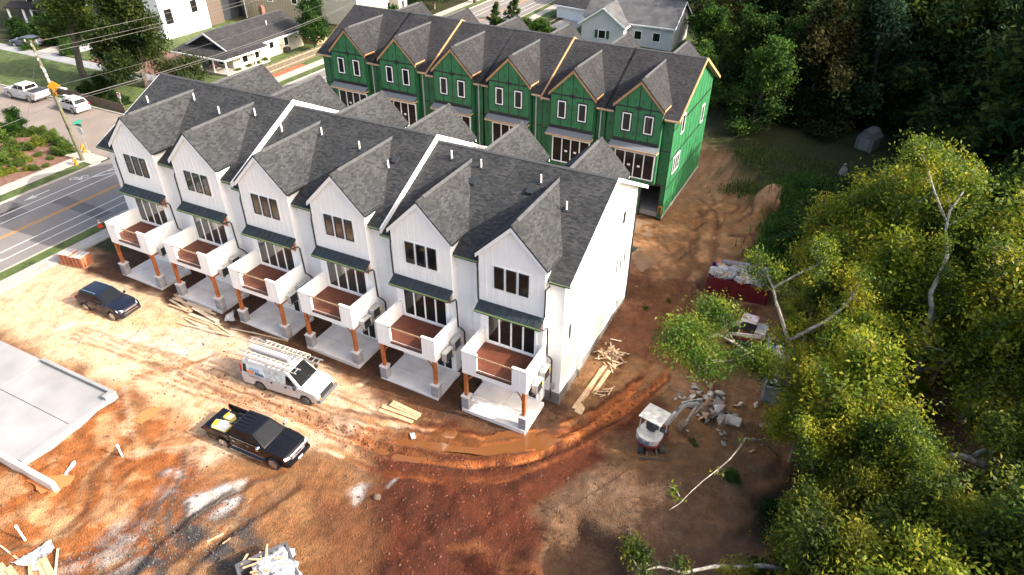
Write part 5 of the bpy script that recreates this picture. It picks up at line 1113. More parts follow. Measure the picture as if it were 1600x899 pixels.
# crumpled white house wrap
def sheet_scrap(pts, z, label, m=None, seed=0, amp=.22):
    n = len(pts); bm = bmesh.new(); f = bm.faces.new([bm.verts.new((x, y, 0)) for x, y in pts]); bmesh.ops.triangulate(bm, faces=[f])
    bmesh.ops.subdivide_edges(bm, edges=bm.edges[:], cuts=5, use_grid_fill=True)
    for v in bm.verts: v.co.z = ground_z(v.co.x, v.co.y)+z+amp*(noise.noise(Vector((v.co.x*2.2, v.co.y*2.2, seed)))+.35)+.5*amp*noise.noise(Vector((v.co.x*6, v.co.y*6, seed)))
    ext = bmesh.ops.extrude_face_region(bm, geom=bm.faces[:]); [setattr(v.co, 'z', v.co.z+.015) for v in ext['geom'] if isinstance(v, bmesh.types.BMVert)]
    bmesh.ops.recalc_face_normals(bm, faces=bm.faces[:]); me = bpy.data.meshes.new('sheet'); bm.to_mesh(me); bm.free(); me.materials.append(m or bagw)
    return tag(link('plastic_sheet', me), label, 'sheet')
sheet_scrap([(14.55,-19.42),(14.87,-18.83),(14.81,-18.30),(14.95,-17.70),(15.52,-17.92),(15.75,-18.28),(15.63,-18.66),(15.72,-18.92),(15.97,-19.02),(15.85,-19.19),(15.46,-19.13),(14.98,-19.38)], .1, 'crumpled white sheet lying over boards at the bottom left')
sheet_scrap([(9.46,-0.82),(8.98,0.01),(9.27,0.35),(9.58,-0.08),(10.02,-0.35),(10.01,-0.77)], .12, 'white crumpled bag on the ground beside the second pillar base', None, 3, .3)
sheet_scrap([(11.85,-14.80),(11.70,-14.58),(11.50,-14.13),(11.63,-13.91),(11.78,-13.98),(11.83,-14.36),(12.04,-14.75)], .06, 'torn white strip beside the orange puddle', None, 5, .1)
sheet_scrap([(26.76,-3.33),(27.00,-3.15),(27.26,-3.41),(27.05,-3.57)], .05, 'small white scrap on the wet mud', None, 6, .08)
# ------------------------------------------------------------------ concrete slab and wall stub, pipes, bricks, cone
o = empty('foundation', (0, 0, 0), 0, 'new white concrete foundation slab with a low kerb wall at the left edge', 'foundation')
zt = .12
for a, c, e, g in ((-12, 2.35, -9.45, -22), (2.39, 9.0, -12.35, -9.62), (2.39, 9.0, -15.5, -12.39)):
    mb = MB(); mb.box(a, c, min(e, g), max(e, g), -.5, zt-(.0 if a < 0 else .02)); mb.build('slab_bay', concrete_white, o)
mb = MB(); mb.box(2.39, 9.3, -9.6, -9.38, -.5, zt+.22); mb.build('kerb_wall', concrete_white, o)
mb = MB(); mb.box(9.02, 9.36, -15.4, -9.62, -.5, zt+.02); mb.build('edge_beam', concrete_white, o)
mb = MB(); mb.box(8.95, 9.3, -10.1, -9.62, zt+.02, zt+.26); mb.build('kerb_return', concrete_white, o)
mb = MB(); mb.box(6.5, 12.5, -15.78, -15.52, -.6, .34); tag(mb.build('concrete_stub_wall', concrete, None, bevel=.015, seg=1), 'low grey concrete wall stub standing in the orange puddle', 'wall')
for (u, z_, l_, lab) in (((13.39, -12.39), .94, 0, 'white plastic pipe standing in the orange mud below the black pickup'), ((13.76, -18.29), 1.15, 0, 'white plastic pipe with dark bands standing at the bottom left edge')):
    g0 = ground_z(*u); o = empty('standpipe', (u[0], u[1], g0), 0, lab, 'pipe')
    mb = MB(); mb.tube([(0, 0, -.2), (0, 0, z_)], .055, 10); mb.build('pipe', pvc, o, smooth=True)
    for zz in (.35, z_-.22): mb = MB(); mb.tube([(0, 0, zz), (0, 0, zz+.03)], .061, 10); mb.build('band', black_plastic, o)
    mb = MB(); mb.tube([(0, 0, z_-.2), (0, 0, z_+.02)], .068, 10); mb.build('cap', pvc, o)
def brick_stack(x, y, rz, label):
    o = empty('brick_stack', (x, y, base_z(x)), rz, label, 'brick stack', 'brick stacks by the sidewalk')
    mb = MB(); mb.box(-.5, .5, -.5, .5, .02, .12); mb.build('pallet', lumber_old, o)
    cols = [mat('brick_a', (.42, .15, .07), .85, var=.2, vscale=6), mat('brick_b', (.34, .11, .055), .85, var=.2, vscale=6)]
    for r in range(9):
        for k in range(5):
            mb = MB(); y0 = -.5+k*.2; j = random.uniform(-.012, .012)
            if r % 2: mb.box(-.5+j, .5+j, y0+.004, y0+.196, .12+r*.1, .215+r*.1)
            else: mb.box(y0+.004, y0+.196, -.5+j, .5+j, .12+r*.1, .215+r*.1)
            mb.build('brick_row', cols[(r+k) % 2], o)
    mb = MB(); mb.box(-.51, .51, -.51, .51, 1.02, 1.03); mb.build('wrap', mat('wrap_plastic', (.5, .42, .36), .35), o)
    mb = MB(); [mb.box(x_-.02, x_+.02, -.515, .515, .12, 1.035) for x_ in (-.2, .2)]; mb.build('strap', black_plastic, o)
brick_stack(-6.75, -.95, R_(12), 'shrink wrapped brick stack nearer the street'); brick_stack(-5.55, -.75, R_(12), 'shrink wrapped brick stack nearer the townhouse')
def cone(x, y, z, label):
    o = empty('traffic_cone', (x, y, z), 0, label, 'traffic cone')
    cm = mat('cone_orange', (.8, .07, .02), .5)
    mb = MB(); mb.box(-.2, .2, -.2, .2, 0, .04); mb.build('base', cm, o)
    mb = MB(); mb.tube([(0, 0, .04), (0, 0, .38)], [.16, .10], 14); mb.tube([(0, 0, .52), (0, 0, .6)], [.07, .055], 14); mb.tube([(0, 0, .68), (0, 0, .76)], [.04, .025], 14); mb.build('body', cm, o, smooth=True)
    mb = MB(); mb.tube([(0, 0, .38), (0, 0, .52)], [.10, .07], 14); mb.tube([(0, 0, .6), (0, 0, .68)], [.055, .04], 14); mb.build('reflective_band', white_trim, o, smooth=True)
cone(-9.5, 3.75, base_z(-9.5)+.1, 'orange traffic cone on the grass verge by the main road')
# ------------------------------------------------------------------ concrete rubble
def chunk(seed, m):
    bm = bmesh.new(); r2 = random.Random(seed)
    for _ in range(14): bm.verts.new((r2.uniform(-.5, .5), r2.uniform(-.4, .4), r2.uniform(-.22, .22)))
    bmesh.ops.convex_hull(bm, input=bm.verts[:]); bmesh.ops.delete(bm, geom=[v for v in bm.verts if not v.link_faces], context='VERTS')
    me = bpy.data.meshes.new('chunk'); bm.to_mesh(me); bm.free(); auto_uv(me); me.materials.append(m); return me
rub_m = [mat('rubble_pale', (.34, .31, .28), .9, var=.25, vscale=4), mat('rubble_tan', (.26, .17, .11), .9, var=.3, vscale=4), mat('rubble_grey', (.19, .175, .15), .9, var=.3, vscale=3)]
CH = [[chunk(40+7*j+k, m) for k in range(5)] for j, m in enumerate(rub_m)]
rp = [(42.6, 7.0), (41.9, 9.3), (43.8, 6.6)]
for k in range(95):
    big = k < 14
    if big: x, y = 43.0+random.uniform(-1.3, 1.2), 6.7+random.uniform(-.9, 1.1); s = random.uniform(.55, 1.15); j = (1, 2, 1, 0)[k % 4]
    elif k < 60: x, y = random.gauss(41.9, .8), random.gauss(8.4, .9); s = random.uniform(.22, .65); j = (0, 0, 1)[k % 3]
    else: x, y = random.gauss(43.0, 1.3), random.gauss(6.4, 1.2); s = random.uniform(.15, .5); j = k % 3
    z = ground_z(x, y)+.1*s+(.5*random.random() if big else .15*random.random())
    ob = link('concrete_chunk', CH[j][k % 5], None, (x, y, z), (random.uniform(-.7, .7), random.uniform(-.7, .7), random.uniform(0, 6.28))); ob.scale = (s, s, s*.8)
    tag(ob, ('large broken concrete slab piece under the excavator arm', 'pale small concrete lump in the rubble behind the excavator', 'scattered rubble stone around the excavator bucket')[0 if big else 1 if k < 60 else 2], 'rubble', ('large rubble by the excavator', 'pale rubble by the excavator', 'scattered rubble by the excavator')[0 if big else 1 if k < 60 else 2])
# grey gravel stones on the dark gravel strip
mb = MB(); GP = [(19.66,-18.11),(19.80,-14.92),(20.88,-11.23),(22.66,-11.67),(23.74,-13.25),(25.74,-16.33),(20.23,-19.22)]; GQ = [(16.47,-19.42),(16.75,-16.95),(18.33,-14.85),(17.42,-11.11),(18.45,-12.05),(20.11,-15.58),(19.64,-17.75)]
gxs = np.array([[random.uniform(12, 30), random.uniform(-22, -9)] for _ in range(9000)]); dd = np.minimum(sdist(gxs[:, 0], gxs[:, 1], GP), sdist(gxs[:, 0], gxs[:, 1], GQ))
for (x, y) in gxs[dd < .2]:
    s = random.uniform(.03, .085); z = ground_z(x, y); a = random.uniform(0, 3); c, n_ = math.cos(a)*s, math.sin(a)*s
    mb.add([(x+c, y+n_, z-.02), (x-n_*.7, y+c*.7, z-.02), (x-c, y-n_, z-.02), (x+n_*.8, y-c*.8, z-.02), (x+c*.1, y, z+s*.7)], [[0, 1, 4], [1, 2, 4], [2, 3, 4], [3, 0, 4]], random.randint(0, 2))
tag(mb.build('gravel', [mat('gravel_dark', (.035, .035, .038), .9), mat('gravel_mid', (.065, .063, .064), .9), mat('gravel_light', (.11, .105, .103), .9)]), kind='stuff')
# clods along the ruts and over the clay heap
mb = MB()
for k in range(2100):
    if k < 1400:
        l = tr[k % 4 if k % 3 else 0]; j = random.randrange(len(l)-1); t = random.random(); x = l[j][0]*(1-t)+l[j+1][0]*t+random.gauss(0, .5); y = l[j][1]*(1-t)+l[j+1][1]*t+random.gauss(0, .45)
    else: x, y = random.uniform(24, 36), random.uniform(-17, -4.5)
    if y > -.6 and x < 34.2: continue
    s = random.uniform(.03, .10); z = ground_z(x, y); v = [(x+random.uniform(.6, 1.2)*s*math.cos(a), y+random.uniform(.6, 1.2)*s*math.sin(a), z-.03) for a in (0, 1.26, 2.5, 3.8, 5.0)]
    mb.add(v+[(x+random.uniform(-.3, .3)*s, y+random.uniform(-.3, .3)*s, z+s*random.uniform(.5, .9))], [[i, (i+1) % 5, 5] for i in range(5)], random.randint(0, 1))
tag(mb.build('clay_clods', [mat('clod_red', (.12, .036, .016), .95, var=.3, vscale=8), mat('clod_orange', (.15, .047, .018), .95, var=.3, vscale=8)]), kind='stuff')
# stones strewn over the clay
SP = []
for k in range(3600):
    x, y = random.uniform(2, 46), random.uniform(-19, 12)
    if -4 < y < 17 and x < 34.2: 
        if y > -.4: continue
    SP.append((x, y, random.choice((.025, .03, .03, .04, .05, .05, .07, .1))*random.uniform(.7, 1.4)))
mb = MB()
for x, y, s in SP:
    z = ground_z(x, y); a = random.uniform(0, 3); c, n_ = math.cos(a)*s, math.sin(a)*s
    mb.add([(x+c, y+n_, z-.02), (x-n_*.7, y+c*.7, z-.02), (x-c, y-n_, z-.02), (x+n_*.8, y-c*.8, z-.02), (x+c*.1, y, z+s*.8)], [[0, 1, 4], [1, 2, 4], [2, 3, 4], [3, 0, 4]], random.randint(0, 2))
tag(mb.build('loose_stones', [mat('stone_pale', (.11, .055, .034), .9), mat('stone_clay', (.14, .055, .028), .95), mat('stone_brown', (.10, .06, .038), .95)]), kind='stuff')
for k in range(2):
    p = [(27.83,-8.04),(40.71,-3.76)][k]; me_ = crumple(.2 if k == 0 else .13, 50+k, .4); me_.materials.append(mat('rock_brown', (.13, .085, .06), .9, var=.3, vscale=6)); tag(link('rock', me_, None, (p[0], p[1], ground_z(*p)+.08)), ('tan rock on the edge of the dark red clay', 'small tan rock on the lip of the dug pit')[k], 'rock')
# ================================================================== TREES AND PLANTS
def tube_np(P, r, n):
    P = np.asarray(P, float); m = len(P); d = np.gradient(P, axis=0); d /= np.linalg.norm(d, axis=1)[:, None]+1e-9
    ref = np.where(np.abs(d[:, 2:3]) > .9, np.array([[1., 0, 0]]), np.array([[0, 0, 1.]])); u = np.cross(d, ref); u /= np.linalg.norm(u, axis=1)[:, None]+1e-9; w = np.cross(d, u)
    a = np.arange(n)*2*np.pi/n
    V = P[:, None]+(u[:, None]*np.cos(a)[None, :, None]+w[:, None]*np.sin(a)[None, :, None])*np.asarray(r)[:, None, None]
    i = np.arange(m-1)[:, None]*n; k = np.arange(n)[None]; k2 = (k+1) % n
    return V.reshape(-1, 3), np.stack([i+k2, i+k, i+n+k, i+n+k2], -1).reshape(-1, 4)
def rand_dir(g): v = g.normal(size=3); return v/np.linalg.norm(v)
def grow(seed, H, R, tr, cfg, limbs=None):
    """returns trunk V,F and twig points with outward directions"""
    g = np.random.default_rng(seed); VS, FS, off = [], [], 0; tips = []
    def add(P, r, n):
        nonlocal off
        V, F_ = tube_np(P, r, n); VS.append(V); FS.append(F_+off); off += len(V)
    def path(p, d, L_, k, wob, up=0.):
        out = [p]; st = L_/k
        for _ in range(k):
            d = d+g.normal(size=3)*wob+np.array([0, 0, up]); d = d/np.linalg.norm(d); out.append(out[-1]+d*st)
        return np.array(out)
    if limbs is None:
        th = H*cfg.get('trunk', .6); T = path(np.array([0, 0, -.3]), np.array([g.normal()*.06, g.normal()*.06, 1.]), th, 6, .06, .05); tr_r = np.linspace(tr, tr*.5, 7)
        add(T, tr_r, 8); limbs = []; nl = cfg.get('limbs', 9)
        for i in range(nl):
            t = cfg.get('first', .4)+(1-cfg.get('first', .4))*i/(nl-1); q = t*6; a_ = int(min(q, 5)); p = T[a_]+(T[a_+1]-T[a_])*(q-a_)
            az = i*2.4+g.normal()*.3; el = R_(cfg.get('el0', 20)+(cfg.get('el1', 70)-cfg.get('el0', 20))*t*g.uniform(.75, 1.1))
            L_ = R*g.uniform(.8, 1.1)*(cfg.get('shape', lambda t: 1.-.25*t)(t)); d = np.array([math.cos(az)*math.cos(el), math.sin(az)*math.cos(el), math.sin(el)])
            P = path(p, d, L_, 5, .13, .06); limbs.append((P, tr*.42*(1-.4*t), .02))
    for P, r0, r1 in limbs:
        P = np.asarray(P, float); rr = np.linspace(r0, r1, len(P)); add(P, rr, 6); seg = len(P)-1
        LL = np.linalg.norm(np.diff(P, axis=0), axis=1).sum()
        for j in range(cfg.get('subs', 6)):
            t = cfg.get('sub0', .3)+(1-cfg.get('sub0', .3))*(j+g.uniform(0, .8))/cfg.get('subs', 6); q = min(t, .999)*seg; a_ = int(q); p = P[a_]+(P[a_+1]-P[a_])*(q-a_); d0 = P[a_+1]-P[a_]; d0 /= np.linalg.norm(d0)
            d = d0*.6+rand_dir(g)*.9; d[2] += .1; d /= np.linalg.norm(d); L2 = cfg.get('sublen', .42)*min(LL, R*1.1)*g.uniform(.6, 1.1)*(1.1-.4*t)
            S = path(p, d, L2, 4, .18, .03); add(S, np.linspace(max(.018, r0*.32*(1-t*.5)), .012, 5), 4)
            for k in range(cfg.get('twigs', 5)):
                q2 = g.uniform(.25, 1)*3.99; b_ = int(q2); p2 = S[b_]+(S[b_+1]-S[b_])*(q2-b_); dd = (S[b_+1]-S[b_]); dd = dd/np.linalg.norm(dd)*.5+rand_dir(g)*.8; dd[2] += cfg.get('lift', .12); dd /= np.linalg.norm(dd)
                W_ = path(p2, dd, L2*cfg.get('twlen', .45)*g.uniform(.6, 1.2), 2, .2); 
                if cfg.get('twigmesh', True): add(W_, [.014, .011, .007], 3)
                for f in (.35, .7, 1.): 
                    q3 = f*2*.999; c = int(q3); tips.append((W_[c]+(W_[c+1]-W_[c])*(q3-c)))
    return np.concatenate(VS), np.concatenate(FS), np.array(tips)
def leaves(tips, seed, per, sig, size, cols, clump=1.2, droop=.25):
    g = np.random.default_rng(seed); n = len(tips)*per
    c = np.repeat(tips, per, axis=0)+g.normal(size=(n, 3))*np.array([sig, sig, sig*.7])
    nrm = g.normal(size=(n, 3))*.75+np.array([0, 0, .75]); nrm /= np.linalg.norm(nrm, axis=1)[:, None]
    a = g.normal(size=(n, 3)); a -= nrm*(a*nrm).sum(1)[:, None]; a /= np.linalg.norm(a, axis=1)[:, None]; b = np.cross(nrm, a)
    L_ = size*g.uniform(.6, 1.25, n)[:, None]; W_ = L_*g.uniform(.38, .6, n)[:, None]
    V = np.stack([c-a*L_*.5, c+b*W_*.5-nrm*L_*.06, c+a*L_*.5-nrm*L_*droop, c-b*W_*.5-nrm*L_*.06], 1).reshape(-1, 3)
    F_ = np.arange(n*4).reshape(-1, 4)
    key = fbm(c[:, 0]+c[:, 2]*.7+50, c[:, 1]+c[:, 2]*.5+50, clump, 3, seed % 50); t = np.clip((key-.5)*2.6+.5+g.normal(size=n)*.16, 0, 1)
    cols = np.array(cols); q = t*(len(cols)-1); i = np.minimum(q.astype(int), len(cols)-2); f = (q-i)[:, None]
    col = cols[i]*(1-f)+cols[i+1]*f; col = col*g.uniform(.75, 1.25, n)[:, None]
    return V, F_, np.repeat(col, 4, axis=0)
YG = [(0.0522, 0.0913, 0.0107), (0.1217, 0.1718, 0.0128), (0.2145, 0.2416, 0.0172), (0.3131, 0.2845, 0.0236)]
YG2 = [(0.0464, 0.0859, 0.0107), (0.1044, 0.1557, 0.014), (0.1739, 0.2147, 0.0172), (0.2551, 0.263, 0.0215)]
MG = [(0.0379, 0.0643, 0.0093), (0.0884, 0.1169, 0.014), (0.1515, 0.1694, 0.0164), (0.2272, 0.2104, 0.0175)]
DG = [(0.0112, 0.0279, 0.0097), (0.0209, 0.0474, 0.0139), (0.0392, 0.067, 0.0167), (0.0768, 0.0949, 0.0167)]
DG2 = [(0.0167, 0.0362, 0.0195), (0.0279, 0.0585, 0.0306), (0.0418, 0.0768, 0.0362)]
BR = [(0.0155, 0.026, 0.0091), (0.0314, 0.0391, 0.013), (0.0546, 0.0496, 0.0169)]
GL = [(0.0204, 0.0478, 0.0137), (0.041, 0.0819, 0.0164), (0.0751, 0.1365, 0.0218)]
TREE = {}
def tree_meshes(key, seed, H, R, tr, cfg, per, sig, size, cols, barkm, leafmat=None, limbs=None, clump=1.2):
    V, F_, tips = grow(seed, H, R, tr, cfg, limbs); tm = np_mesh('trunk', V, F_, None, smooth=True); tm.materials.append(barkm)
    LV, LF, LC = leaves(tips, seed+1, per, sig, size, cols, clump); cm = np_mesh('crown', LV, LF, LC); cm.materials.append(leafmat or leafm)
    TREE[key] = (tm, cm)
def plant(key, loc, rz, s, label, group=None, cat='tree', name='tree'):
    o = empty(name, loc, rz, label, cat, group); o.scale = (s, s, s) if not hasattr(s, '__len__') else s
    link('trunk', TREE[key][0], o); link('crown', TREE[key][1], o); return o
near = dict(limbs=10, subs=8, twigs=6, sublen=.46, trunk=.55, first=.35, el0=18, el1=75, sub0=.35)
tree_meshes('ya', 11, 12, 6.0, .26, near, 12, .50, .25, YG, bark_pale)
tree_meshes('yb', 23, 13, 5.5, .24, dict(near, limbs=10, el0=25), 11, .48, .25, YG2, bark_pale)
tree_meshes('yc', 31, 10, 4.6, .2, dict(near, limbs=8), 11, .46, .25, YG, bark)
tree_meshes('mg', 41, 9, 4.2, .18, dict(near, limbs=9), 12, .46, .25, MG, bark)
far_ = dict(limbs=15, subs=6, twigs=4, trunk=.66, first=.12, el0=-5, el1=75, sub0=.25, twigmesh=False)
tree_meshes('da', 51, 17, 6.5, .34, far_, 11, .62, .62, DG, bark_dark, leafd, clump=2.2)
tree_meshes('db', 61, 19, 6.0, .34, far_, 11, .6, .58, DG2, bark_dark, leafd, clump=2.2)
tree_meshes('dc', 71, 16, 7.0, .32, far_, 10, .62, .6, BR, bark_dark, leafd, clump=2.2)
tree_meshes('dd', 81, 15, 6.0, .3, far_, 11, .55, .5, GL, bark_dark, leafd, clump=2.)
tree_meshes('mag', 91, 11, 4.2, .3, dict(far_, limbs=16, subs=7, first=.08, trunk=.8, shape=lambda t: 1.25-.95*t, el0=0, el1=50), 38, .48, .30, [(.008, .020, .006), (.017, .036, .008), (.035, .058, .011), (.055, .075, .015)], bark_dark, leafm, clump=.9)
tree_meshes('map', 101, 8, 3.2, .2, dict(far_, limbs=13, first=.25, el0=20, el1=80), 13, .36, .32, [(.015, .045, .008), (.03, .085, .014), (.055, .12, .02)], bark, leafm)
tree_meshes('pin', 111, 13, 3.5, .4, dict(far_, limbs=9, first=.45, trunk=.75, el0=0, el1=45), 12, .45, .38, [(.04, .07, .012), (.075, .11, .016), (.12, .15, .02)], bark_dark, leafm)
tree_meshes('con', 121, 4.2, 1.3, .1, dict(limbs=16, subs=5, twigs=3, trunk=.95, first=.05, el0=0, el1=60, shape=lambda t: 1.1-.95*t, twigmesh=False), 10, .14, .2, [(.02, .045, .012), (.04, .075, .014), (.07, .10, .02)], bark_dark, leafm)
# --- the wood on the right, every tree its own thing
def where(u): return 'dark wood tree '
wood = [(35.5,56,'dd',.75),(41,62,'dc',.95),(47,65,'db',1.),(33,68,'dd',.8),(40,72,'dc',1.),(48,74,'da',1.05),(28.5,60,'dd',.62),(27,72,'dd',.75),(55,64,'da',1.1),(62,60,'da',1.05),(58,74,'db',1.1),(66,72,'da',1.1),(72,62,'dd',1.15),(78,72,'da',1.1),
        (53,86,'dc',1.),(44,88,'da',1.),(36,86,'dc',1.),(64,88,'da',1.1),(74,86,'db',1.1),(84,84,'da',1.15),(70,50,'dd',1.1),(77,54,'dd',1.1),(84,60,'da',1.1),(92,70,'db',1.1),(66,42,'da',1.),(73,42,'dd',1.05),(80,46,'da',1.1),
        (30,98,'da',1.),(42,104,'dc',1.05),(56,102,'da',1.1),(70,104,'da',1.1),(86,102,'da',1.1),(98,90,'da',1.1),(100,110,'da',1.2),(24,88,'dc',.8),(20,104,'da',1.),(12,112,'dd',1.),(61,33.5,'dd',.8),(68,33,'da',.9),(90,48,'da',1.1),(88,36,'da',1.),(78,34,'dd',.95),(96,58,'da',1.1),(50,120,'da',1.1),(75,122,'da',1.2),(100,130,'da',1.2),(28,122,'da',1.1),(120,110,'da',1.3),(58.5,44,'da',1.3),(63,40.5,'da',1.4),(71,43,'da',1.5),(67,38.5,'da',1.35),(64,47,'dd',1.4),(59,51,'da',1.2),(70,56,'da',1.3),(38,67,'dd',.9),(44,66,'da',1.),(52,70,'da',1.),(60,67,'da',1.1),(45,80,'da',1.),(38,79,'da',1.),(66,66,'da',1.1),(31,79,'da',.9),(74,78,'da',1.2),(68,80,'da',1.1),(60,80,'da',1.1),(80,64,'da',1.2),(86,54,'da',1.2),(64,36,'dd',1.0),(72,36,'da',1.1),(90,80,'da',1.2),(62,94,'da',1.1),(48,96,'da',1.1),(80,94,'da',1.2),(118,88,'da',1.2)]
desc = {'da': 'tall deep green tree standing', 'db': 'blue green tree standing', 'dc': 'brownish thin leaved tree standing', 'dd': 'tufted dark tree standing'}
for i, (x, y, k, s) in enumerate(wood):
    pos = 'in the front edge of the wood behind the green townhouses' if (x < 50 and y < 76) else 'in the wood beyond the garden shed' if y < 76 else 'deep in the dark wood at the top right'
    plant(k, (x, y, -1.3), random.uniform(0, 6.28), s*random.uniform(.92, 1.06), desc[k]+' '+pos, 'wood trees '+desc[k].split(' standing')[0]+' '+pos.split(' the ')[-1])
# --- yellow green trees between the camera and the containers
yt_ = [('ya', 50.5, 24.5, 1.0, 'tall yellow green tree farthest back above the thicket'), ('yb', 56.5, 20.5, 1.05, 'tall yellow green tree at the right edge behind the pale forked trunk'), ('yc', 47.3, 23.2, .95, 'small yellow green tree nearest the green thicket'),
       ('ya', 56.5, 13.5, .95, 'broad yellow green tree right of the grey trunk fork'), ('yb', 60.5, 14, 1.0, 'yellow green tree cut by the right edge of the photo'), ('yc', 50.8, 16.5, 1.05, 'yellow green tree behind the grey skip'),
       ('ya', 59.0, 5.5, .8, 'green tree at the right edge above the thick fallen looking limb'), ('mg', 52.8, -.4, .78, 'mid green tree right of the big lichen limb'), ('mg', 55.5, -2.5, 1.0, 'mid green tree at the lower right edge'), ('mg', 49.0, -5.3, .8, 'small green tree low in the shade near the bottom edge'),
       ('yc', 51.0, -6.4, .8, 'yellow tinted tree at the bottom edge right of the pit'), ('mg', 46.6, -7.6, .55, 'low bushy tree at the bottom edge beside the dug pit'), ('mg', 58.5, -5, 1., 'mid green tree in the bottom right corner'), ('yb', 65, 8, 1.1, 'tall tree just outside the right edge'), ('da', 66, 22, 1., 'dark tree behind the yellow green trees at the right edge'),
       ('mg', 61, 0, 1.0, 'green tree at the right edge below the big limb'), ('dd', 58.5, 27, .75, 'dark leaved tree behind the yellow green crowns'), ('ya', 52.6, 29.0, .9, 'yellow green tree at the back of the crowns beside the dark thicket'), ('yb', 59.5, 24.5, 1.1, 'tall yellow green tree at the upper right of the crowns'), ('yc', 49.6, 19.6, .9, 'yellow green tree behind the bare limbed tree by the skips'), ('yc', 54.6, 16.2, .9, 'yellow green tree just behind the tall grey trunk'), ('yb', 51.5, 2.8, .62, 'low yellow green tree below the grey trunk fork'), ('mg', 49.8, 1.4, .62, 'low green tree left of the big lichen limb'), ('yc', 53.0, -4.2, .75, 'yellow tufted tree at the lower right below the big limb'), ('yb', 57, -2, .8, 'yellow tufted tree right of the lower right corner shade'), ('mg', 51, -3, .7, 'green tree low at the bottom right of the gravel bank'),
       ('yc', 47.4, 5.2, .55, 'low yellow green tree overhanging the ground right of the rubble'), ('yc', 47.9, 7.8, .6, 'low yellow green tree against the far corner of the rubble ground'), ('mg', 45.6, -8.6, .5, 'low green tree at the bottom edge right of the white branch'), ('yb', 46.6, 16.6, .5, 'slim yellow green tree between the red skip and the grey skip'), ('mg', 48.2, -1.6, .55, 'low green tree at the foot of the bent yellow leaved tree'),
       ('yc', 46.9, 19.8, .8, 'yellow green tree just right of the dark red skip'), ('yc', 47.9, 25.6, .85, 'yellow green tree between the thicket and the skip'), ('yb', 52.6, 20.8, 1.05, 'yellow green tree between the pale forked tree and the tall grey trunk'), ('yc', 50.0, 6.2, .95, 'yellow green tree right of the grey skip, lower crown'),
       ('ya', 57.5, 16.5, 1.1, 'large yellow green crown behind the tall grey trunk'), ('yb', 61.5, 9.5, 1.05, 'yellow green crown at the middle of the right edge'), ('mg', 56.0, 1.6, .75, 'mid green crown under the big limb'), ('yc', 54, -6.5, .9, 'yellow green tree at the bottom edge right of centre in the shade'), ('yc', 48.6, 10.0, .7, 'small yellow green tree against the near end of the grey skip'),
       ('ya', 63.5, 19, 1.05, 'yellow green tree behind the one cut by the right edge')]
for k, x, y, s, lab in yt_: plant(k, (x, y, ground_z(min(x, 70), y)-.1), random.uniform(0, 6.28), s*1.12, lab, 'trees on the right side of the site')
# --- two trees whose limbs the photo shows one by one
def custom(name_key, seed, base, limbs, cfg, per, sig, size, cols, barkm, label):
    b = Vector(base); LM = [(np.array([np.array(p)-np.array(base) for p in pts]), r0, r1) for pts, r0, r1 in limbs]
    tree_meshes(name_key, seed, 8, cfg.get('R', 4.0), .2, cfg, per, sig, size, cols, barkm, leafm, LM)
    plant(name_key, base, 0, 1, label, 'trees on the right side of the site')
cc = dict(subs=7, twigs=5, sub0=.45, sublen=.34, R=4.)
custom('c1', 201, (47.47,9.11,-1.20), [([(47.47,9.11,-1.20),(46.71,9.41,1.20),(45.94,9.61,2.80),(45.52,9.73,3.90)], .2, .15), ([(45.52,9.73,3.90),(46.37,10.14,4.70),(47.15,10.49,5.40),(47.84,11.11,6.30),(48.12,11.37,7.00),(48.31,11.84,7.80)], .15, .04), ([(45.52,9.73,3.90),(44.85,10.25,4.90),(44.21,10.73,5.80),(43.87,11.10,6.40),(43.21,11.36,7.20),(42.56,11.13,7.60)], .12, .03),
        ([(43.87,11.10,6.40),(44.79,11.63,7.20),(45.80,12.10,8.00),(46.44,12.95,8.60)], .09, .02), ([(45.73,9.77,3.60),(45.68,10.70,4.40),(45.83,10.77,4.50)], .07, .03)], cc, 18, .3, .19, YG, bark_pale, 'pale limbed tree forking beside the grey skip')
custom('c2', 202, (53.97,13.36,-1.20), [([(53.97,13.36,-1.20),(53.30,12.38,1.00),(52.92,12.31,2.20)], .3, .26), ([(53.02,12.30,2.10),(52.75,12.57,3.20),(52.51,12.82,4.40),(52.59,13.14,5.40),(52.41,13.29,6.40),(52.08,13.46,7.10),(52.22,13.89,8.00),(52.29,14.49,9.20),(51.88,15.40,10.30),(51.80,16.06,11.20),(52.23,17.00,12.30),(52.51,18.14,13.20)], .24, .03),
        ([(52.89,12.23,2.10),(51.83,10.94,2.60),(51.16,10.91,3.60),(50.36,10.78,4.70),(49.91,11.09,5.40),(49.39,10.88,6.20)], .15, .04), ([(50.26,10.73,4.70),(49.29,10.40,5.20),(48.37,9.89,5.60),(47.63,8.67,5.60)], .09, .02), ([(53.14,12.49,2.40),(53.83,12.60,3.20),(54.46,12.40,4.00),(54.98,12.12,4.80)], .16, .04),
        ([(52.59,13.34,5.50),(53.17,13.45,6.00),(53.56,13.62,6.80),(53.82,14.07,7.50)], .09, .03), ([(51.80,16.01,10.60),(50.76,16.46,12.00),(50.04,17.55,13.00),(49.59,17.82,13.60)], .07, .02)], dict(cc, sub0=.5), 20, .32, .2, YG, bark_pale, 'tall grey trunk splitting into four limbs among the yellow green crowns')
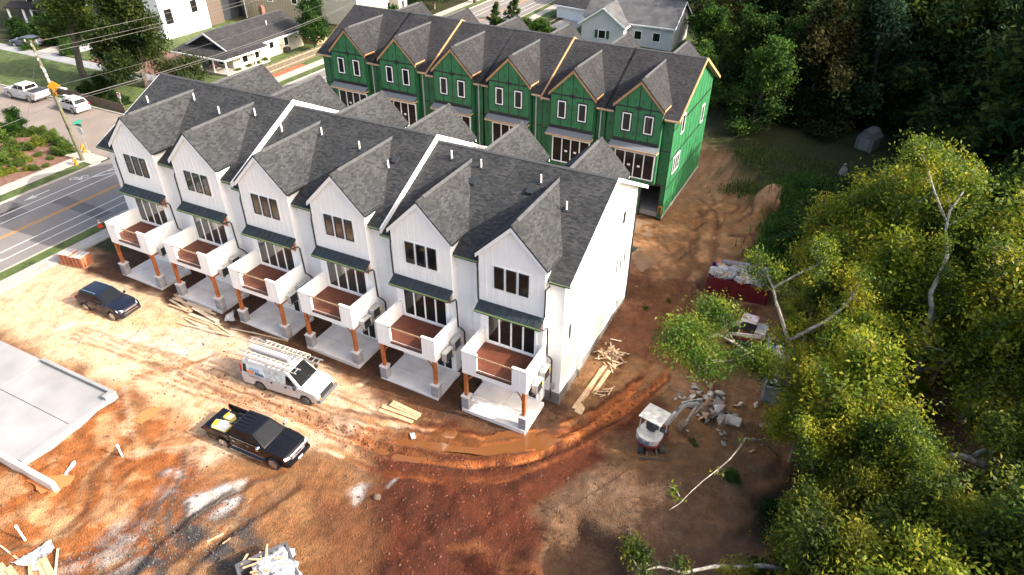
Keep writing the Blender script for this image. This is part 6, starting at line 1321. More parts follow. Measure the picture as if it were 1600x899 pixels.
custom('c3', 203, (48.64,7.07,-1.20), [([(48.64,7.07,-1.20),(47.51,6.92,1.60),(46.48,6.76,2.80),(45.47,6.46,3.60),(44.48,5.93,4.20),(43.89,6.07,4.90),(42.90,5.88,5.50),(41.98,5.60,6.00),(40.98,5.41,6.50)], .19, .05), ([(43.89,6.07,4.90),(43.15,5.13,5.00),(42.24,4.29,5.20),(41.14,3.01,5.30)], .07, .02), ([(41.98,5.60,6.00),(41.13,4.65,6.10),(40.23,3.41,6.00)], .06, .015), ([(40.98,5.41,6.50),(40.36,4.64,6.50),(39.63,3.47,6.40)], .05, .015), ([(42.90,5.88,5.50),(41.75,6.18,6.60),(41.05,6.56,7.00)], .05, .015), ([(44.48,5.93,4.20),(44.70,6.24,4.90)], .06, .03)],
       dict(cc, sub0=.25, subs=9, twigs=6, sublen=.42, R=3.6), 13, .40, .19, [(.035, .075, .010), (.065, .125, .014), (.11, .17, .018), (.17, .20, .02)], bark, 'leaning grey tree whose leafy branch hangs over the track')
custom('c4', 204, (59.13,5.29,1.60), [([(59.13,5.29,1.60),(57.80,5.13,2.20),(56.39,4.83,3.00),(55.32,4.71,3.50),(54.43,4.38,3.80),(53.74,3.83,4.00),(52.86,3.58,4.30),(52.06,3.33,4.60),(51.48,2.57,4.70)], .27, .1), ([(54.93,4.69,3.60),(55.28,4.78,4.20),(55.81,4.78,4.60),(56.47,4.70,4.80)], .15, .05), ([(52.06,3.33,4.60),(52.85,2.86,4.30),(53.56,2.27,4.20)], .08, .03), ([(55.68,4.60,3.80),(55.42,4.27,5.00),(55.07,4.20,6.20)], .1, .03)], dict(cc, sub0=.6, subs=4, R=3.), 20, .32, .2, MG, bark_pale, 'thick lichen covered limb reaching in from the right edge')
custom('c5', 205, (49.98,-0.76,-1.20), [([(49.98,-0.76,-1.20),(48.89,-3.33,1.40),(47.92,-4.43,1.80),(46.85,-5.13,2.40),(45.84,-5.96,2.70),(45.02,-6.52,3.00),(43.87,-7.59,3.20),(42.88,-7.93,3.40),(42.23,-8.57,3.50),(41.66,-8.24,3.80)], .16, .03), ([(42.52,-8.12,3.40),(42.01,-7.98,3.70),(41.49,-7.85,3.90)], .04, .015)], dict(cc, sub0=.1, subs=5, R=1.6, twigs=5), 14, .24, .18, MG, bark_pale, 'white barked branch low over the pit at the bottom edge')
custom('c6', 206, (46.69,5.41,-1.20), [([(46.69,5.41,-1.20),(45.56,3.29,1.60),(44.74,2.31,2.30),(44.58,1.27,2.50),(44.29,0.16,2.60),(43.98,-0.70,2.70),(43.45,-1.92,2.80),(43.07,-2.98,2.90),(42.76,-4.01,3.00),(42.44,-4.66,3.10)], .05, .015), ([(42.66,-3.61,3.00),(42.39,-3.38,3.10),(42.05,-3.43,3.20)], .025, .01)], dict(cc, sub0=.1, subs=3, R=.9, twigs=2), 3, .15, .2, YG, bark_pale, 'bare white branch reaching over the brown gravel bank')
custom('c7', 207, (51.25,4.98,-1.20), [([(51.25,4.98,-1.20),(50.51,3.57,1.00),(50.40,3.76,1.60),(50.48,3.93,2.60)], .13, .09), ([(50.48,3.93,2.60),(49.88,3.90,4.00),(49.11,3.70,5.20)], .09, .03), ([(50.48,3.93,2.60),(50.77,4.11,4.00),(50.91,4.33,5.00)], .08, .03), ([(50.48,3.93,2.60),(49.29,3.04,3.60),(48.58,2.54,4.20)], .07, .03)], dict(cc, subs=8, sub0=.3, R=4.2, sublen=.5), 24, .36, .2, YG, bark_pale, 'yellow leaved tree on a short bent trunk above the brown ground')
custom('c8', 208, (49.18,3.20,-1.20), [([(49.18,3.20,-1.20),(48.48,1.93,1.40),(48.00,1.89,2.90),(47.56,1.75,4.00),(47.19,1.68,4.80)], .08, .03)], dict(cc, subs=6, sub0=.4, R=2.5), 16, .3, .19, YG2, bark_pale, 'thin white trunk standing left of the short bent trunk')
# --- thicket of tall grass and scrub beside the spoil heap
def blades(cx, cy, n, w, d, h, cols, seed):
    g = np.random.default_rng(seed); x = cx+g.normal(size=n)*w; y = cy+g.normal(size=n)*d; z = np.array([ground_z(a, b) for a, b in zip(x, y)])
    hh = h*g.uniform(.5, 1.2, n); lean = g.normal(size=(n, 2))*.22*hh[:, None]; a = g.uniform(0, 6.28, n); bx_, by_ = np.cos(a)*.06, np.sin(a)*.06
    V = np.stack([np.stack([x-bx_, y-by_, z-.05], 1), np.stack([x+bx_, y+by_, z-.05], 1), np.stack([x+lean[:, 0]*.5+bx_*.7, y+lean[:, 1]*.5+by_*.7, z+hh*.6], 1), np.stack([x+lean[:, 0], y+lean[:, 1], z+hh], 1)], 1).reshape(-1, 3)
    cols = np.array(cols); c = cols[g.integers(0, len(cols), n)]*g.uniform(.7, 1.3, n)[:, None]
    return V, np.repeat(c, 4, axis=0)
Vs, Cs = [], []
for k in range(44):
    x, y = random.uniform(42.6, 50), random.uniform(27.5, 44); V, c = blades(x, y, 900, .9, .9, random.uniform(.6, 1.2), [(.03, .075, .014), (.05, .11, .02), (.075, .14, .025)], 300+k); Vs.append(V); Cs.append(c)
for k in range(14):
    x, y = random.uniform(37, 45), random.uniform(38, 50); V, c = blades(x, y, 260, .9, .9, random.uniform(.3, .7), [(.05, .09, .018), (.09, .12, .03), (.11, .12, .04)], 340+k); Vs.append(V); Cs.append(c)
V = np.concatenate(Vs); me = np_mesh('tall_grass', V, np.arange(len(V)).reshape(-1, 4), np.concatenate(Cs)); me.materials.append(grass_blade); tag(link('tall_grass', me), kind='stuff')
bushcfg = dict(limbs=9, subs=5, twigs=4, trunk=.35, first=.1, el0=15, el1=80, twigmesh=False, sub0=.2)
tree_meshes('bu', 131, 2.6, 1.7, .07, bushcfg, 11, .22, .22, [(.025, .06, .012), (.05, .105, .018), (.08, .14, .022)], bark_dark)
tree_meshes('bd', 141, 2.6, 1.7, .07, bushcfg, 11, .22, .22, [(.012, .03, .009), (.022, .048, .012), (.035, .065, .015)], bark_dark, leafd)
tree_meshes('by', 151, 1.2, .8, .04, bushcfg, 10, .13, .14, [(.12, .16, .02), (.24, .26, .03), (.38, .36, .04)], bark_dark)
tree_meshes('bs', 161, 1.0, .7, .03, bushcfg, 10, .11, .13, [(.04, .08, .016), (.08, .13, .022), (.13, .18, .035)], bark_dark)
for i, (x, y, s, k) in enumerate([(43.4, 31.2, 1.1, 'bu'), (43.8, 34.8, 1.2, 'bu'), (44.6, 28.6, 1.3, 'bu'), (45.2, 40.2, 1.3, 'bu'), (43.6, 41, .9, 'bu'), (47.2, 30.6, 1.9, 'bu'), (47.8, 41, 1.3, 'bd'), (46.8, 28.6, 1.7, 'bu'), (45.4, 30.4, 1.6, 'bu'), (46.6, 32.2, 1.9, 'bu'), (48.2, 27.5, 1.5, 'bu'), (49.6, 34.6, 1.9, 'bu'), (46.8, 36.8, 1.6, 'bu'), (44.2, 33.8, 1.1, 'bu'), (51, 30.5, 1.7, 'bu'), (48.5, 39, 1.5, 'bd'), (44.2, 32, 1.2, 'bu'), (45.6, 35, 1.4, 'bu'), (47.5, 34, 1.5, 'bu'), (44.8, 38, 1.2, 'bu'), (43.2, 29.2, .9, 'bu'), (48.8, 36.5, 1.5, 'bd'), (48.6, 30.6, 1.5, 'bu'), (50.6, 33, 1.5, 'bu'), (45.2, 27.0, 1.0, 'bu'), (52, 37, 1.4, 'bd'), (54.5, 39.5, 1.5, 'bd'), (57, 42, 1.6, 'bd'), (50, 40, 1.2, 'bd'), (47.5, 26, 1.2, 'bd'), (60, 45, 1.5, 'bd'), (53, 30, 1.4, 'bd'), (56, 34.5, 1.5, 'bd'), (50.5, 28, 1.3, 'bd'), (62, 39, 1.5, 'bd'), (46.4, 18.4, .8, 'bd'), (48.4, 13, .9, 'bd'), (49.5, 8.5, 1., 'bu'), (50.5, 4.5, 1., 'bd'), (47.4, .8, .7, 'bd'), (47.2, -3.4, .7, 'bd'), (53, 6.5, 1.2, 'bd'), (53, 17, 1.2, 'bd'), (44.6, 2.2, .35, 'bu')]):
    plant(k, (x, y, ground_z(x, y)-.1), i*1.3, s, ('leafy green shrub' if k == 'bu' else 'dark green shrub')+(' at the edge of the tall grass thicket' if y > 25 else ' in the undergrowth below the yellow green trees'), 'scrub '+k+(' by the thicket' if y > 25 else ' in the undergrowth'), 'shrub', 'shrub')
for i in range(46):
    t = i/45; x = 33+t*36+random.uniform(-2, 2); y = 64+4*math.sin(t*3)+random.uniform(-2.5, 4)-t*12
    if 44 < x < 54: y += 4
    plant('bd', (x, y, -1.3), i*1.3, random.uniform(1.2, 2.2), 'dark shrub in the undergrowth under the wood at the upper right', 'undergrowth under the wood', 'shrub', 'shrub')
# garden shed and stone cairn on the shaded lawn
def shed():
    o = empty('garden_shed', (48.4, 57.0, -1.2), R_(-22), 'small grey garden shed with double doors on the shaded lawn', 'shed'); m = mat('shed_grey', (.13, .125, .125), .7); m2 = mat('shed_trim', (.2, .19, .19), .6)
    mb = MB(); mb.prism([(-1.3, -1.4, 0), (1.3, -1.4, 0), (1.3, -1.4, 2.0), (.7, -1.4, 2.8), (0, -1.4, 3.1), (-.7, -1.4, 2.8), (-1.3, -1.4, 2.0)], (0, 2.8, 0)); mb.build('wall', m, o)
    for s in (-1, 1): mb = MB(); mb.prism([(s*1.45, -1.55, 1.95), (s*.75, -1.55, 2.86), (s*.75, -1.55, 2.95), (s*1.5, -1.55, 2.02)], (0, 3.1, 0)); mb.prism([(s*.75, -1.55, 2.86), (0, -1.55, 3.16), (0, -1.55, 3.25), (s*.75, -1.55, 2.95)], (0, 3.1, 0)); mb.build('roof', mat('shed_roof', (.06, .06, .062), .9), o)
    for s in (-1, 1): mb = MB(); mb.box(min(s*.03, s*.8), max(s*.03, s*.8), -1.44, -1.40, .1, 1.9); mb.build('door', m2, o)
    for s in (-1, 1): mb = MB(); mb.box(s*1.25-.06, s*1.25+.06, -1.45, -1.40, 0, 2.0); mb.build('corner_trim', m2, o)
    mb = MB(); mb.box(-.25, .25, -1.43, -1.40, 2.2, 2.5); mb.build('vent', m2, o)
shed(); bpy.data.objects['garden_shed'].scale = (.72, .72, .72)
o = empty('garden_statue', (46.6, 47.8, ground_z(46.6, 47.8)), 0, 'pale grey stone figure standing in the shrubs on the lawn', 'statue'); o.scale = (.8, .8, .8)
mb = MB(); mb.tube([(0, 0, 0), (0, 0, .5), (.05, 0, 1.0), (0, 0, 1.35), (0, 0, 1.5)], [.5, .55, .42, .2, .12], 10); mb.build('figure', mat('statue_stone', (.22, .2, .18), .9, var=.3, vscale=4), o, smooth='all')
mb = MB(); mb.tube([(0, 0, 1.42), (0, 0, 1.55), (0, .02, 1.72), (0, .02, 1.8)], [.1, .19, .17, .05], 10); mb.build('head', mat('statue_stone', (.22, .2, .18), .9), o, smooth='all')
# ================================================================== THE STREET CORNER AND THE HOUSES BEHIND
# planted corner bed
bed = [('by', 60, 228, 1.0), ('bs', 20, 236, 1.2), ('bs', 45, 234, 1.0), ('bs', 74, 222, 1.1), ('bs', 82, 218, 1.2), ('bs', 96, 226, 1.1), ('bs', 18, 245, 1.4), ('bs', 4, 257, 1.4), ('bs', 42, 252, .6), ('bs', 32, 260, .8), ('bs', 30, 257, .7), ('bs', 22, 262, .6), ('by', 5, 270, .55), ('by', 15, 272, .6), ('by', 22, 270, .6), ('by', 3, 276, .55), ('by', 43, 267, .5), ('bs', 55, 266, .7), ('by', 47, 253, .5), ('bs', 66, 210, 1.0), ('bs', 90, 240, .9), ('bs', 60, 245, .6), ('bs', 0, 222, 1.8), ('bs', 10, 208, 1.5), ('bs', 30, 214, 1.1), ('bs', 50, 212, 1.1), ('bs', 104, 232, 1.0), ('bs', 72, 262, .5), ('bs', 112, 240, .7), ('bs', 80, 250, .5), ('by', 34, 246, .5), ('bs', -20, 250, 1.2), ('bs', 96, 243, .8)]
BED = [(-29.67,11.77),(-30.73,9.72),(-29.59,10.68),(-29.80,12.85),(-29.98,13.55),(-27.87,13.10),(-29.43,8.77),(-28.40,7.22),(-27.08,8.83),(-26.51,7.80),(-27.02,8.01),(-26.75,7.32),(-26.55,6.12),(-25.78,6.25),(-25.69,6.63),(-25.86,5.56),(-25.00,7.52),(-24.51,7.98),(-26.68,8.90),(-32.29,13.95),(-26.19,11.49),(-27.10,10.05),(-34.21,10.55),(-36.06,12.39),(-33.79,12.35),(-32.92,13.21),(-26.56,12.75),(-24.16,8.85),(-25.00,12.20),(-25.34,10.21),(-28.36,9.15),(-30.81,7.17),(-25.45,11.39)]
for i, ((k, _, _, s), (x, y)) in enumerate(zip(bed, BED)):
    plant(k, (x, y, base_z(x)+.05), i*2.1, s*1.15, ('pale yellow rounded plant' if k == 'by' else 'large green bush' if s >= 1.2 else 'middle sized green bush' if s >= .9 else 'small green rounded plant')+' in the mulch bed at the street corner', 'corner bed plants '+('yellow' if k == 'by' else 'large' if s >= 1.2 else 'middle' if s >= .9 else 'small'), 'plant', 'bed_plant')
p_ = [(-33.78,12.56)][0]; plant('map', (p_[0], p_[1], base_z(p_[0])), 0, .42, 'small bright green sapling in the corner bed', None)
# hydrants
def hydrant(x, y, label, s=1., m=None):
    o = empty('fire_hydrant', (x, y, base_z(x)+.1), 0, label, 'hydrant'); hm = mat('hydrant_yellow', (.5, .22, .015), .4)
    mb = MB(); mb.tube([(0, 0, 0), (0, 0, .06)], .18, 12); mb.tube([(0, 0, .06), (0, 0, .62)], .12, 12); mb.build('barrel', hm, o, smooth=True)
    mb = MB(); mb.tube([(0, 0, .62), (0, 0, .66), (0, 0, .76), (0, 0, .82), (0, 0, .88)], [.16, .16, .11, .04, .04], 12); mb.build('bonnet', hm, o, smooth=True)
    mb = MB(); mb.tube([(-.22, 0, .45), (.22, 0, .45)], .07, 10); mb.build('side_outlet', hm, o); mb = MB(); mb.tube([(0, 0, .45), (0, -.22, .45)], .09, 10); mb.build('front_outlet', hm, o); o.scale = (s, s, s)
hydrant(-22.0, 10.6, 'yellow fire hydrant on the grass verge by the main road'); hydrant(-23.9, 12.9, 'orange hydrant like post beside the utility pole', 1.15)
# utility pole with wires
P0, P1 = Vector((-22.4, 11.6, .6)), Vector((-22.95, 11.3, 12.5))
o = empty('utility_pole', P0, 0, 'leaning wooden utility pole at the street corner with a crossarm and boxes', 'utility pole')
polem = mat('pole_wood', (.11, .105, .065), .85, var=.25, vscale=4); porc = mat('porcelain', (.35, .35, .33), .4)
at_ = lambda t: P0.lerp(P1, t)-P0
mb = MB(); mb.tube([at_(0), at_(.5), at_(1)], [.19, .16, .12], 10); mb.build('pole', polem, o, smooth=True)
for t in (.97, .90, .86, .80): mb = MB(); q = at_(t); mb.tube([q+Vector((.08, -.12, -.12)), q+Vector((.08, -.12, .12))], [.05, .08], 8); mb.build('insulator', porc, o)
mb = MB(); q = at_(.985); mb.beam(q+Vector((-.6, -.2, 0)), q+Vector((.6, .2, 0)), .1, .1); mb.build('crossarm', polem, o)
for dx in (-.55, .55): mb = MB(); mb.tube([q+Vector((dx, dx*.33, .05)), q+Vector((dx, dx*.33, .25))], [.05, .06], 8); mb.build('insulator', porc, o)
for k, t in enumerate((.78, .74, .70)): mb = MB(); q = at_(t)+Vector((.32, -.12, 0)); mb.tube([q+Vector((0, 0, -.18)), q+Vector((0, 0, .18))], [.14, .12], 10); mb.build('transformer_cap', porc, o)
mb = MB(); q = at_(.66); mb.prism([q+Vector((.75, -.1, .5)), q+Vector((1.3, .2, 0)), q+Vector((.75, -.1, -.5)), q+Vector((.2, -.4, 0))], (.04, -.06, 0)); mb.build('warning_sign', mat('sign_amber', (.5, .22, .01), .5), o)
mb = MB(); q = at_(.60); mb.box(q.x+.35, q.x+.95, q.y-.3, q.y-.25, q.z-.2, q.z+.2); mb.build('advisory_plate', mat('sign_amber', (.5, .22, .01), .5), o)
for t, z in ((.64, 0), (.58, -.1)): mb = MB(); q = at_(t); mb.tube([q, q+Vector((1.0, -.1, .1)), q+Vector((1.6, 0, .15))], .03, 6); mb.build('lamp_arm', alum, o); mb = MB(); mb.box(q.x+1.5, q.x+2.3, q.y-.12, q.y+.12, q.z+.1, q.z+.22); mb.build('lamp_head', mat('lamp_white', (.7, .7, .68), .4), o, bevel=.03, seg=1)
mb = MB(); mb.tube([at_(.3)+Vector((.1, -.15, -.25)), at_(.3)+Vector((.1, -.15, .25))], .07, 8); mb.build('splice_case', black_plastic, o)
def wire(a, b, sag, r, label, m=None, group='overhead wires at the corner'):
    a = Vector(a); b = Vector(b); mb = MB()
    mb.tube([a.lerp(b, t/14)-Vector((0, 0, sag*4*(t/14)*(1-t/14))) for t in range(15)], r, 4); tag(mb.build('overhead_wire', m or mat('wire_grey', (.10, .095, .09), .6)), label, 'wire', group)
T = lambda t: P0.lerp(P1, t)
far_e = Vector((-26.5, 75, 12.6))
for t, lab, r in ((.985, 'topmost overhead wire running up the main road from the pole', .022), (.92, 'second overhead wire below the top one along the main road', .018), (.89, 'third overhead wire close under the second along the main road', .022), (.64, 'thin overhead wire level with the amber sign', .012), (.52, 'thick cable running from the pole over the first townhouse roof', .035), (.50, 'thin cable just under the thick one past the first roof', .018)):
    wire(T(t), far_e+Vector((0, 0, -(.985-t)*12)), 1.0 if t > .8 else 1.2, r, lab)
far_w = Vector((-70, 11.0, 12.5))
far_s = Vector((-22.3, -45, 12.2))
for t, lab in ((.985, 'upper wire leaving the pole towards the bottom left'), (.86, 'lower wire leaving the pole towards the bottom left'), (.52, 'cable leaving the pole low towards the left edge')): wire(T(t), far_w+Vector((0, 0, -(.985-t)*12)), .8, .018, lab)
for t, lab in ((.5, 'cable sagging along the main road towards the camera side'),): wire(T(t), far_s+Vector((0, 0, -(.985-t)*12)), .8, .02, lab)
wire(T(.9), Vector((-27.5, 8.5, .7)), 0, .012, 'guy wire slanting from the pole down into the corner bed')
# signs
def sign_post(x, y, h, label, builder):
    o = empty('street_sign', (x, y, base_z(x)+.1), 0, label, 'sign'); mb = MB(); mb.tube([(0, 0, 0), (0, 0, h)], .035, 6); mb.build('post', grey_metal, o); builder(o, h); return o
grn = mat('sign_green', (.01, .17, .12), .5); sgr = mat('sign_back', (.6, .61, .6), .5)
def b1(o, h):
    mb = MB(); mb.box(-.6, .5, -.02, .02, h, h+.28); mb.build('name_plate', grn, o); mb = MB(); mb.box(-.02, .02, -.45, .45, h+.3, h+.56); mb.build('name_plate', grn, o)
    mb = MB(); mb.prism([(.38*math.cos(R_(22.5+45*k)), -.05, h-.5+.38*math.sin(R_(22.5+45*k))) for k in range(8)], (0, .02, 0)); mb.build('stop_plate', sgr, o)
sign_post(-23.4, 13.0, 2.9, 'green street name sign above the back of a stop sign', b1)
def b2(o, h):
    mb = MB(); mb.box(-.25, .25, -.03, -.01, h-.6, h+.05); mb.build('plate', white_trim, o); mb = MB(); mb.box(-.2, .2, -.036, -.031, h-.3, h); mb.build('red_symbol', red, o); mb = MB(); mb.box(-.2, .2, -.036, -.031, h-.5, h-.42); mb.build('red_bar', red, o)
sign_post(-29.9, 22.4, 2.3, 'white and red parking sign across the side street', b2)
def b3(o, h): mb = MB(); mb.box(-.22, .22, .01, .03, h-.55, h); mb.build('plate', grey_metal, o)
sign_post(-36.2, 13.0, 2.4, 'grey backed sign at the kerb by the left edge', b3)
# ------------------------------------------------------------------ houses
def hwin(o, face, u, z, w, h, frame=white_trim, key=''):
    """window on a wall: face = (x0, y0, dirx, diry) with u metres along it"""
    x0, y0, dx, dy = face; ang = math.atan2(dy, dx)
    return window(o, x0+dx*u, y0+dy*u, z, w, h, 'hw%.2f%.2f%s' % (w, h, frame.name), frame, ang, fw=.09)
def gable_house(name, label, loc, rz, w, d, h, rh, wallm, roofm, axis='y', over=.4, cat='house'):
    """box with a ridge along local y; origin at the front left ground corner"""
    o = empty(name, loc, rz, label, cat)
    mb = MB(); mb.prism([(0, 0, -.5), (w, 0, -.5), (w, 0, h), (w/2, 0, h+rh-.05), (0, 0, h)], (0, d, 0)); mb.build('wall', wallm, o)
    for s in (-1, 1):
        mb = MB(); cx_ = w/2; ex = cx_+s*(w/2+over); ez = h-over*rh/(w/2)
        pts = [(cx_, -over, h+rh), (ex, -over, ez), (ex, d+over, ez), (cx_, d+over, h+rh)]
        mb.prism(pts if s > 0 else pts[::-1], (0, 0, .14)); mb.build('roof', roofm, o)
        mb = MB(); mb.prism([(cx_, -over-.02, h+rh+.1), (ex, -over-.02, ez+.1), (ex, -over-.02, ez-.14), (cx_, -over-.02, h+rh-.16)], (0, -.05, 0)); mb.build('rake_board', white_trim, o)
        mb = MB(); mb.box(min(ex, ex+s*.1), max(ex, ex+s*.1), -over, d+over, ez-.1, ez+.1); mb.build('gutter', white_trim, o)
    mb = MB(); mb.prism([(w/2-.16, -over, h+rh+.09), (w/2, -over, h+rh+.19), (w/2+.16, -over, h+rh+.09)], (0, d+2*over, 0)); mb.build('ridge_cap', ridge_cap, o)
    return o
roof_grey = brick_mat('old_shingle', (.022, .021, .023), (.042, .041, .043), (.016, .016, .016), .5, .17, .01, var=.2)
cream = brick_mat('cream_lap', (.50, .47, .38), (.54, .51, .42), (.38, .36, .3), 6, .18, .018, var=.04, bump=.5)
tan = mat('tan_board', (.27, .235, .17), .7, var=.06, vscale=2); charcoal = mat('charcoal_siding', (.022, .025, .032), .6, var=.15, vscale=1); grey_s = brick_mat('grey_lap', (.14, .135, .13), (.16, .155, .15), (.1, .1, .1), 6, .18, .018, var=.05)
# cream bungalow with the porch
b = gable_house('porch_house', 'cream single storey house with a grey roof and a white posted front porch', (-38.6, 40.2, .8), 0, 8.0, 14, 2.55, 1.95, cream, roof_grey)
mb = MB(); mb.prism([(-.3, -2.6, 2.1), (9.5, -2.6, 2.1), (9.5, .05, 2.62), (-.3, .05, 2.62)], (0, 0, .12)); mb.build('porch_roof', roof_grey, b)
mb = MB(); mb.box(-.35, 9.55, -2.7, -2.6, 2.0, 2.2); mb.build('porch_fascia', white_trim, b); mb = MB(); mb.box(9.45, 9.55, -2.6, 5.5, 2.0, 2.2); mb.build('porch_fascia', white_trim, b); mb = MB(); mb.prism([(8.0, .1, 2.5), (9.5, .1, 2.14), (9.5, 5.5, 2.14), (8.0, 5.5, 2.5)], (0, 0, .1)); mb.build('side_porch_roof', roof_grey, b); mb = MB(); mb.box(8.0, 9.4, .02, 5.4, -.4, .25); mb.build('porch_floor', concrete_old, b)
mb = MB(); mb.box(-.2, 9.4, -2.5, 0, -.4, .25); mb.build('porch_floor', concrete_old, b)
for x, y in ((.0, -2.37), (2.3, -2.37), (4.6, -2.37), (7, -2.37), (9.3, -2.37), (9.3, .3), (9.3, 2.8), (9.3, 5.3)): mb = MB(); mb.box(x-.08, x+.08, y-.08, y+.08, .25, 2.05); mb.build('porch_post', white_trim, b)
mb = MB(); mb.prism([(.6, -.03, 2.7), (7.4, -.03, 2.7), (4, -.03, 4.3)], (0, .02, 0)); mb.build('gable_shingles', roof_grey, b)
for y, z, w, h in ((2.2, .6, .9, 1.2), (4.4, .6, .9, 1.2), (7.5, 1.2, .8, .8), (10.5, .9, .8, 1.1)): hwin(b, (8.02, 0, 0, 1), y, z, w, h)
for x in (1.8, 5.8): hwin(b, (0, -.02, 1, 0), x, .6, 1.0, 1.3)
mb = MB(); mb.box(3.5, 4.4, -.06, -.0, .25, 2.3); mb.build('door', charcoal, b)
mb = MB(); mb.box(3.1, 3.7, 11.2, 11.8, 3.8, 5.6); mb.box(3.2, 3.6, 11.3, 11.7, 5.6, 5.75); mb.build('chimney', brick_red, b)
mb = MB(); mb.tube([(5.8, 9.5, 3.5), (5.8, 9.5, 4.3)], .07, 6); mb.build('vent_pipe', pvc, b)
mb = MB(); mb.box(8.1, 8.9, 9.6, 10.3, .0, .75); mb.build('outdoor_unit', black_plastic, b)
mb = MB(); mb.prism([(3, 14.4, 2.5), (8.6, 14.4, 2.3), (8.6, 18.0, 2.1), (3, 18.0, 2.3)], (0, 0, .12)); mb.build('rear_porch_roof', roof_grey, b)
for x, y in ((8.3, 15.2), (8.3, 17.7)): mb = MB(); mb.box(x-.07, x+.07, y-.07, y+.07, -.2, 2.6); mb.build('rear_porch_post', white_trim, b)
mb = MB(); mb.box(6, 9.8, 15.0, 17.4, .0, .85); mb.build('rear_deck', lumber_old, b)
o = empty('patio_chair', (-33.3, 39.2, 1.05), 0, 'small pink chair on the front porch', 'chair'); mb = MB(); mb.box(-.3, .3, -.3, .3, .35, .45); mb.build('seat', pinkb, o); mb = MB(); mb.box(-.3, .3, .25, .32, .45, 1.0); mb.build('backrest', pinkb, o)
for x in (-.26, .26):
    for y in (-.26, .26): mb = MB(); mb.box(x-.03, x+.03, y-.03, y+.03, 0, .35); mb.build('leg', pinkb, o)
for i, (x, y) in enumerate(((-29.8, 40), (-29.7, 42), (-29.6, 43.6), (-29.8, 45.4))): plant('bs', (x, y, .8), i, .8, 'potted plant along the porch side of the cream house', 'plants along the porch side', 'plant', 'potted_plant')
# picket fence and red clay bed beside it
o = empty('picket_fence', (-25.2, 0, .72), 0, 'weathered wooden picket fence along the sidewalk by the cream house', 'fence')
for k in range(62):
    y = 39.0+k*.24; mb = MB(); mb.box(0, .03, y, y+.19, 0, 1.35+.06*math.sin(k*1.7)); mb.build('picket', mat('old_picket', (.125, .105, .08), .85, var=.3, vscale=3), o)
for z in (.35, 1.05): mb = MB(); mb.box(.032, .09, 39, 53.9, z, z+.09); mb.build('rail', lumber_old, o)
sheet('clay_strip', -25.0, -23.75, 38, 47, .05, mat('clay_soil', (.26, .085, .04), .95, var=.3, vscale=2, bump=.6))
# white modern house with a brown garage
b = empty('modern_house', (-51.0, 42, .8), 0, 'bright white modern flat roofed house with a dark brown garage bay', 'house')
mb = MB(); mb.box(-8, 0, 4.6, 13.5, -.5, 10.5); mb.build('wall', white, b); mb = MB(); mb.box(-8.1, .1, 4.5, 13.6, 10.5, 10.8); mb.build('parapet', white_trim, b)
mb = MB(); mb.box(-10, -.4, 13.52, 22, 5.0, 10.5); mb.build('upper_wing', white, b); mb = MB(); mb.box(-10, -.6, 13.52, 17, -.5, 5.0); mb.build('garage_bay', mat('brown_cladding', (.10, .075, .06), .7), b); mb = MB(); mb.box(-10, -1.5, 17.02, 22, -.5, 4.98); mb.build('dark_bay', charcoal, b)
for y, z, w, h in ((5.6, 6.4, 1.2, 2.2), (9.0, 6.8, 2.0, 1.2), (11.0, 3.0, 1.0, 1.6), (6.0, 2.2, 1.2, 2.0)): hwin(b, (.02, 0, 0, 1), y, z, w, h, dark_metal)
mb = MB(); mb.box(.02, .12, 8.2, 8.7, 2.7, 3.4); mb.build('wall_lamp', grey_metal, b)
# charcoal house
b = empty('charcoal_house', (-66, 41, .8), R_(25), 'tall charcoal clad house behind the corner lawn', 'house')
mb = MB(); mb.box(0, 13, 0, 10, -.5, 9.5); mb.build('wall', charcoal, b); mb = MB(); mb.prism([(-.4, -.4, 9.5), (13.4, -.4, 9.5), (13.4, 5, 12), (-.4, 5, 12)], (0, 0, .2)); mb.prism([(-.4, 10.4, 9.5), (-.4, 5, 12), (13.4, 5, 12), (13.4, 10.4, 9.5)][::-1], (0, 0, .2)); mb.build('roof', roof_grey, b)
for x, z, w, h in ((3.4, 5.2, 1.8, 2.2), (7.5, 5.2, .8, 1.9), (8.8, 5.2, .8, 1.9), (9.8, .8, .7, 2.0), (11, .8, .7, 2.0), (2, 1, .9, 1.6)): hwin(b, (0, -.02, 1, 0), x, z, w, h, grey_metal)
mb = MB(); mb.box(2.4, 7.0, -2.2, -.0, 3.5, 3.8); mb.build('entrance_canopy', dark_metal, b); mb = MB(); mb.box(4.4, 5.6, -.08, 0, 0, 2.4); mb.build('door', black_plastic, b); mb = MB(); mb.box(2.3, 4.5, -.25, -.02, 4.7, 5.0); mb.build('window_box', white_trim, b)
sheet('front_path', -60, -56.5, 34, 39.5, .07, mat('grey_pavers', (.33, .32, .32), .85, var=.15, vscale=2))
# grey gabled house at the top left
b = gable_house('grey_house', 'grey lap sided house with white trim at the top left corner', (-79.5, 42.5, .8), R_(20), 9, 10, 5.5, 3.2, grey_s, roof_grey)
for x, z, w, h in ((6.6, 3.2, 1.1, 1.9), (2.6, 3.2, 1.1, 1.9), (2.6, .4, 1.0, 1.8)): hwin(b, (0, -.02, 1, 0), x, z, w, h)
for x in (-.4, 2.2, 3.6): mb = MB(); mb.box(x-.12, x+.12, -1.9, -1.66, -.4, 2.9); mb.build('porch_post', white_trim, b)
mb = MB(); mb.prism([(-.8, -2.1, 2.9), (4.2, -2.1, 2.9), (4.2, .0, 3.5), (-.8, 0, 3.5)], (0, 0, .15)); mb.build('porch_roof', roof_grey, b)
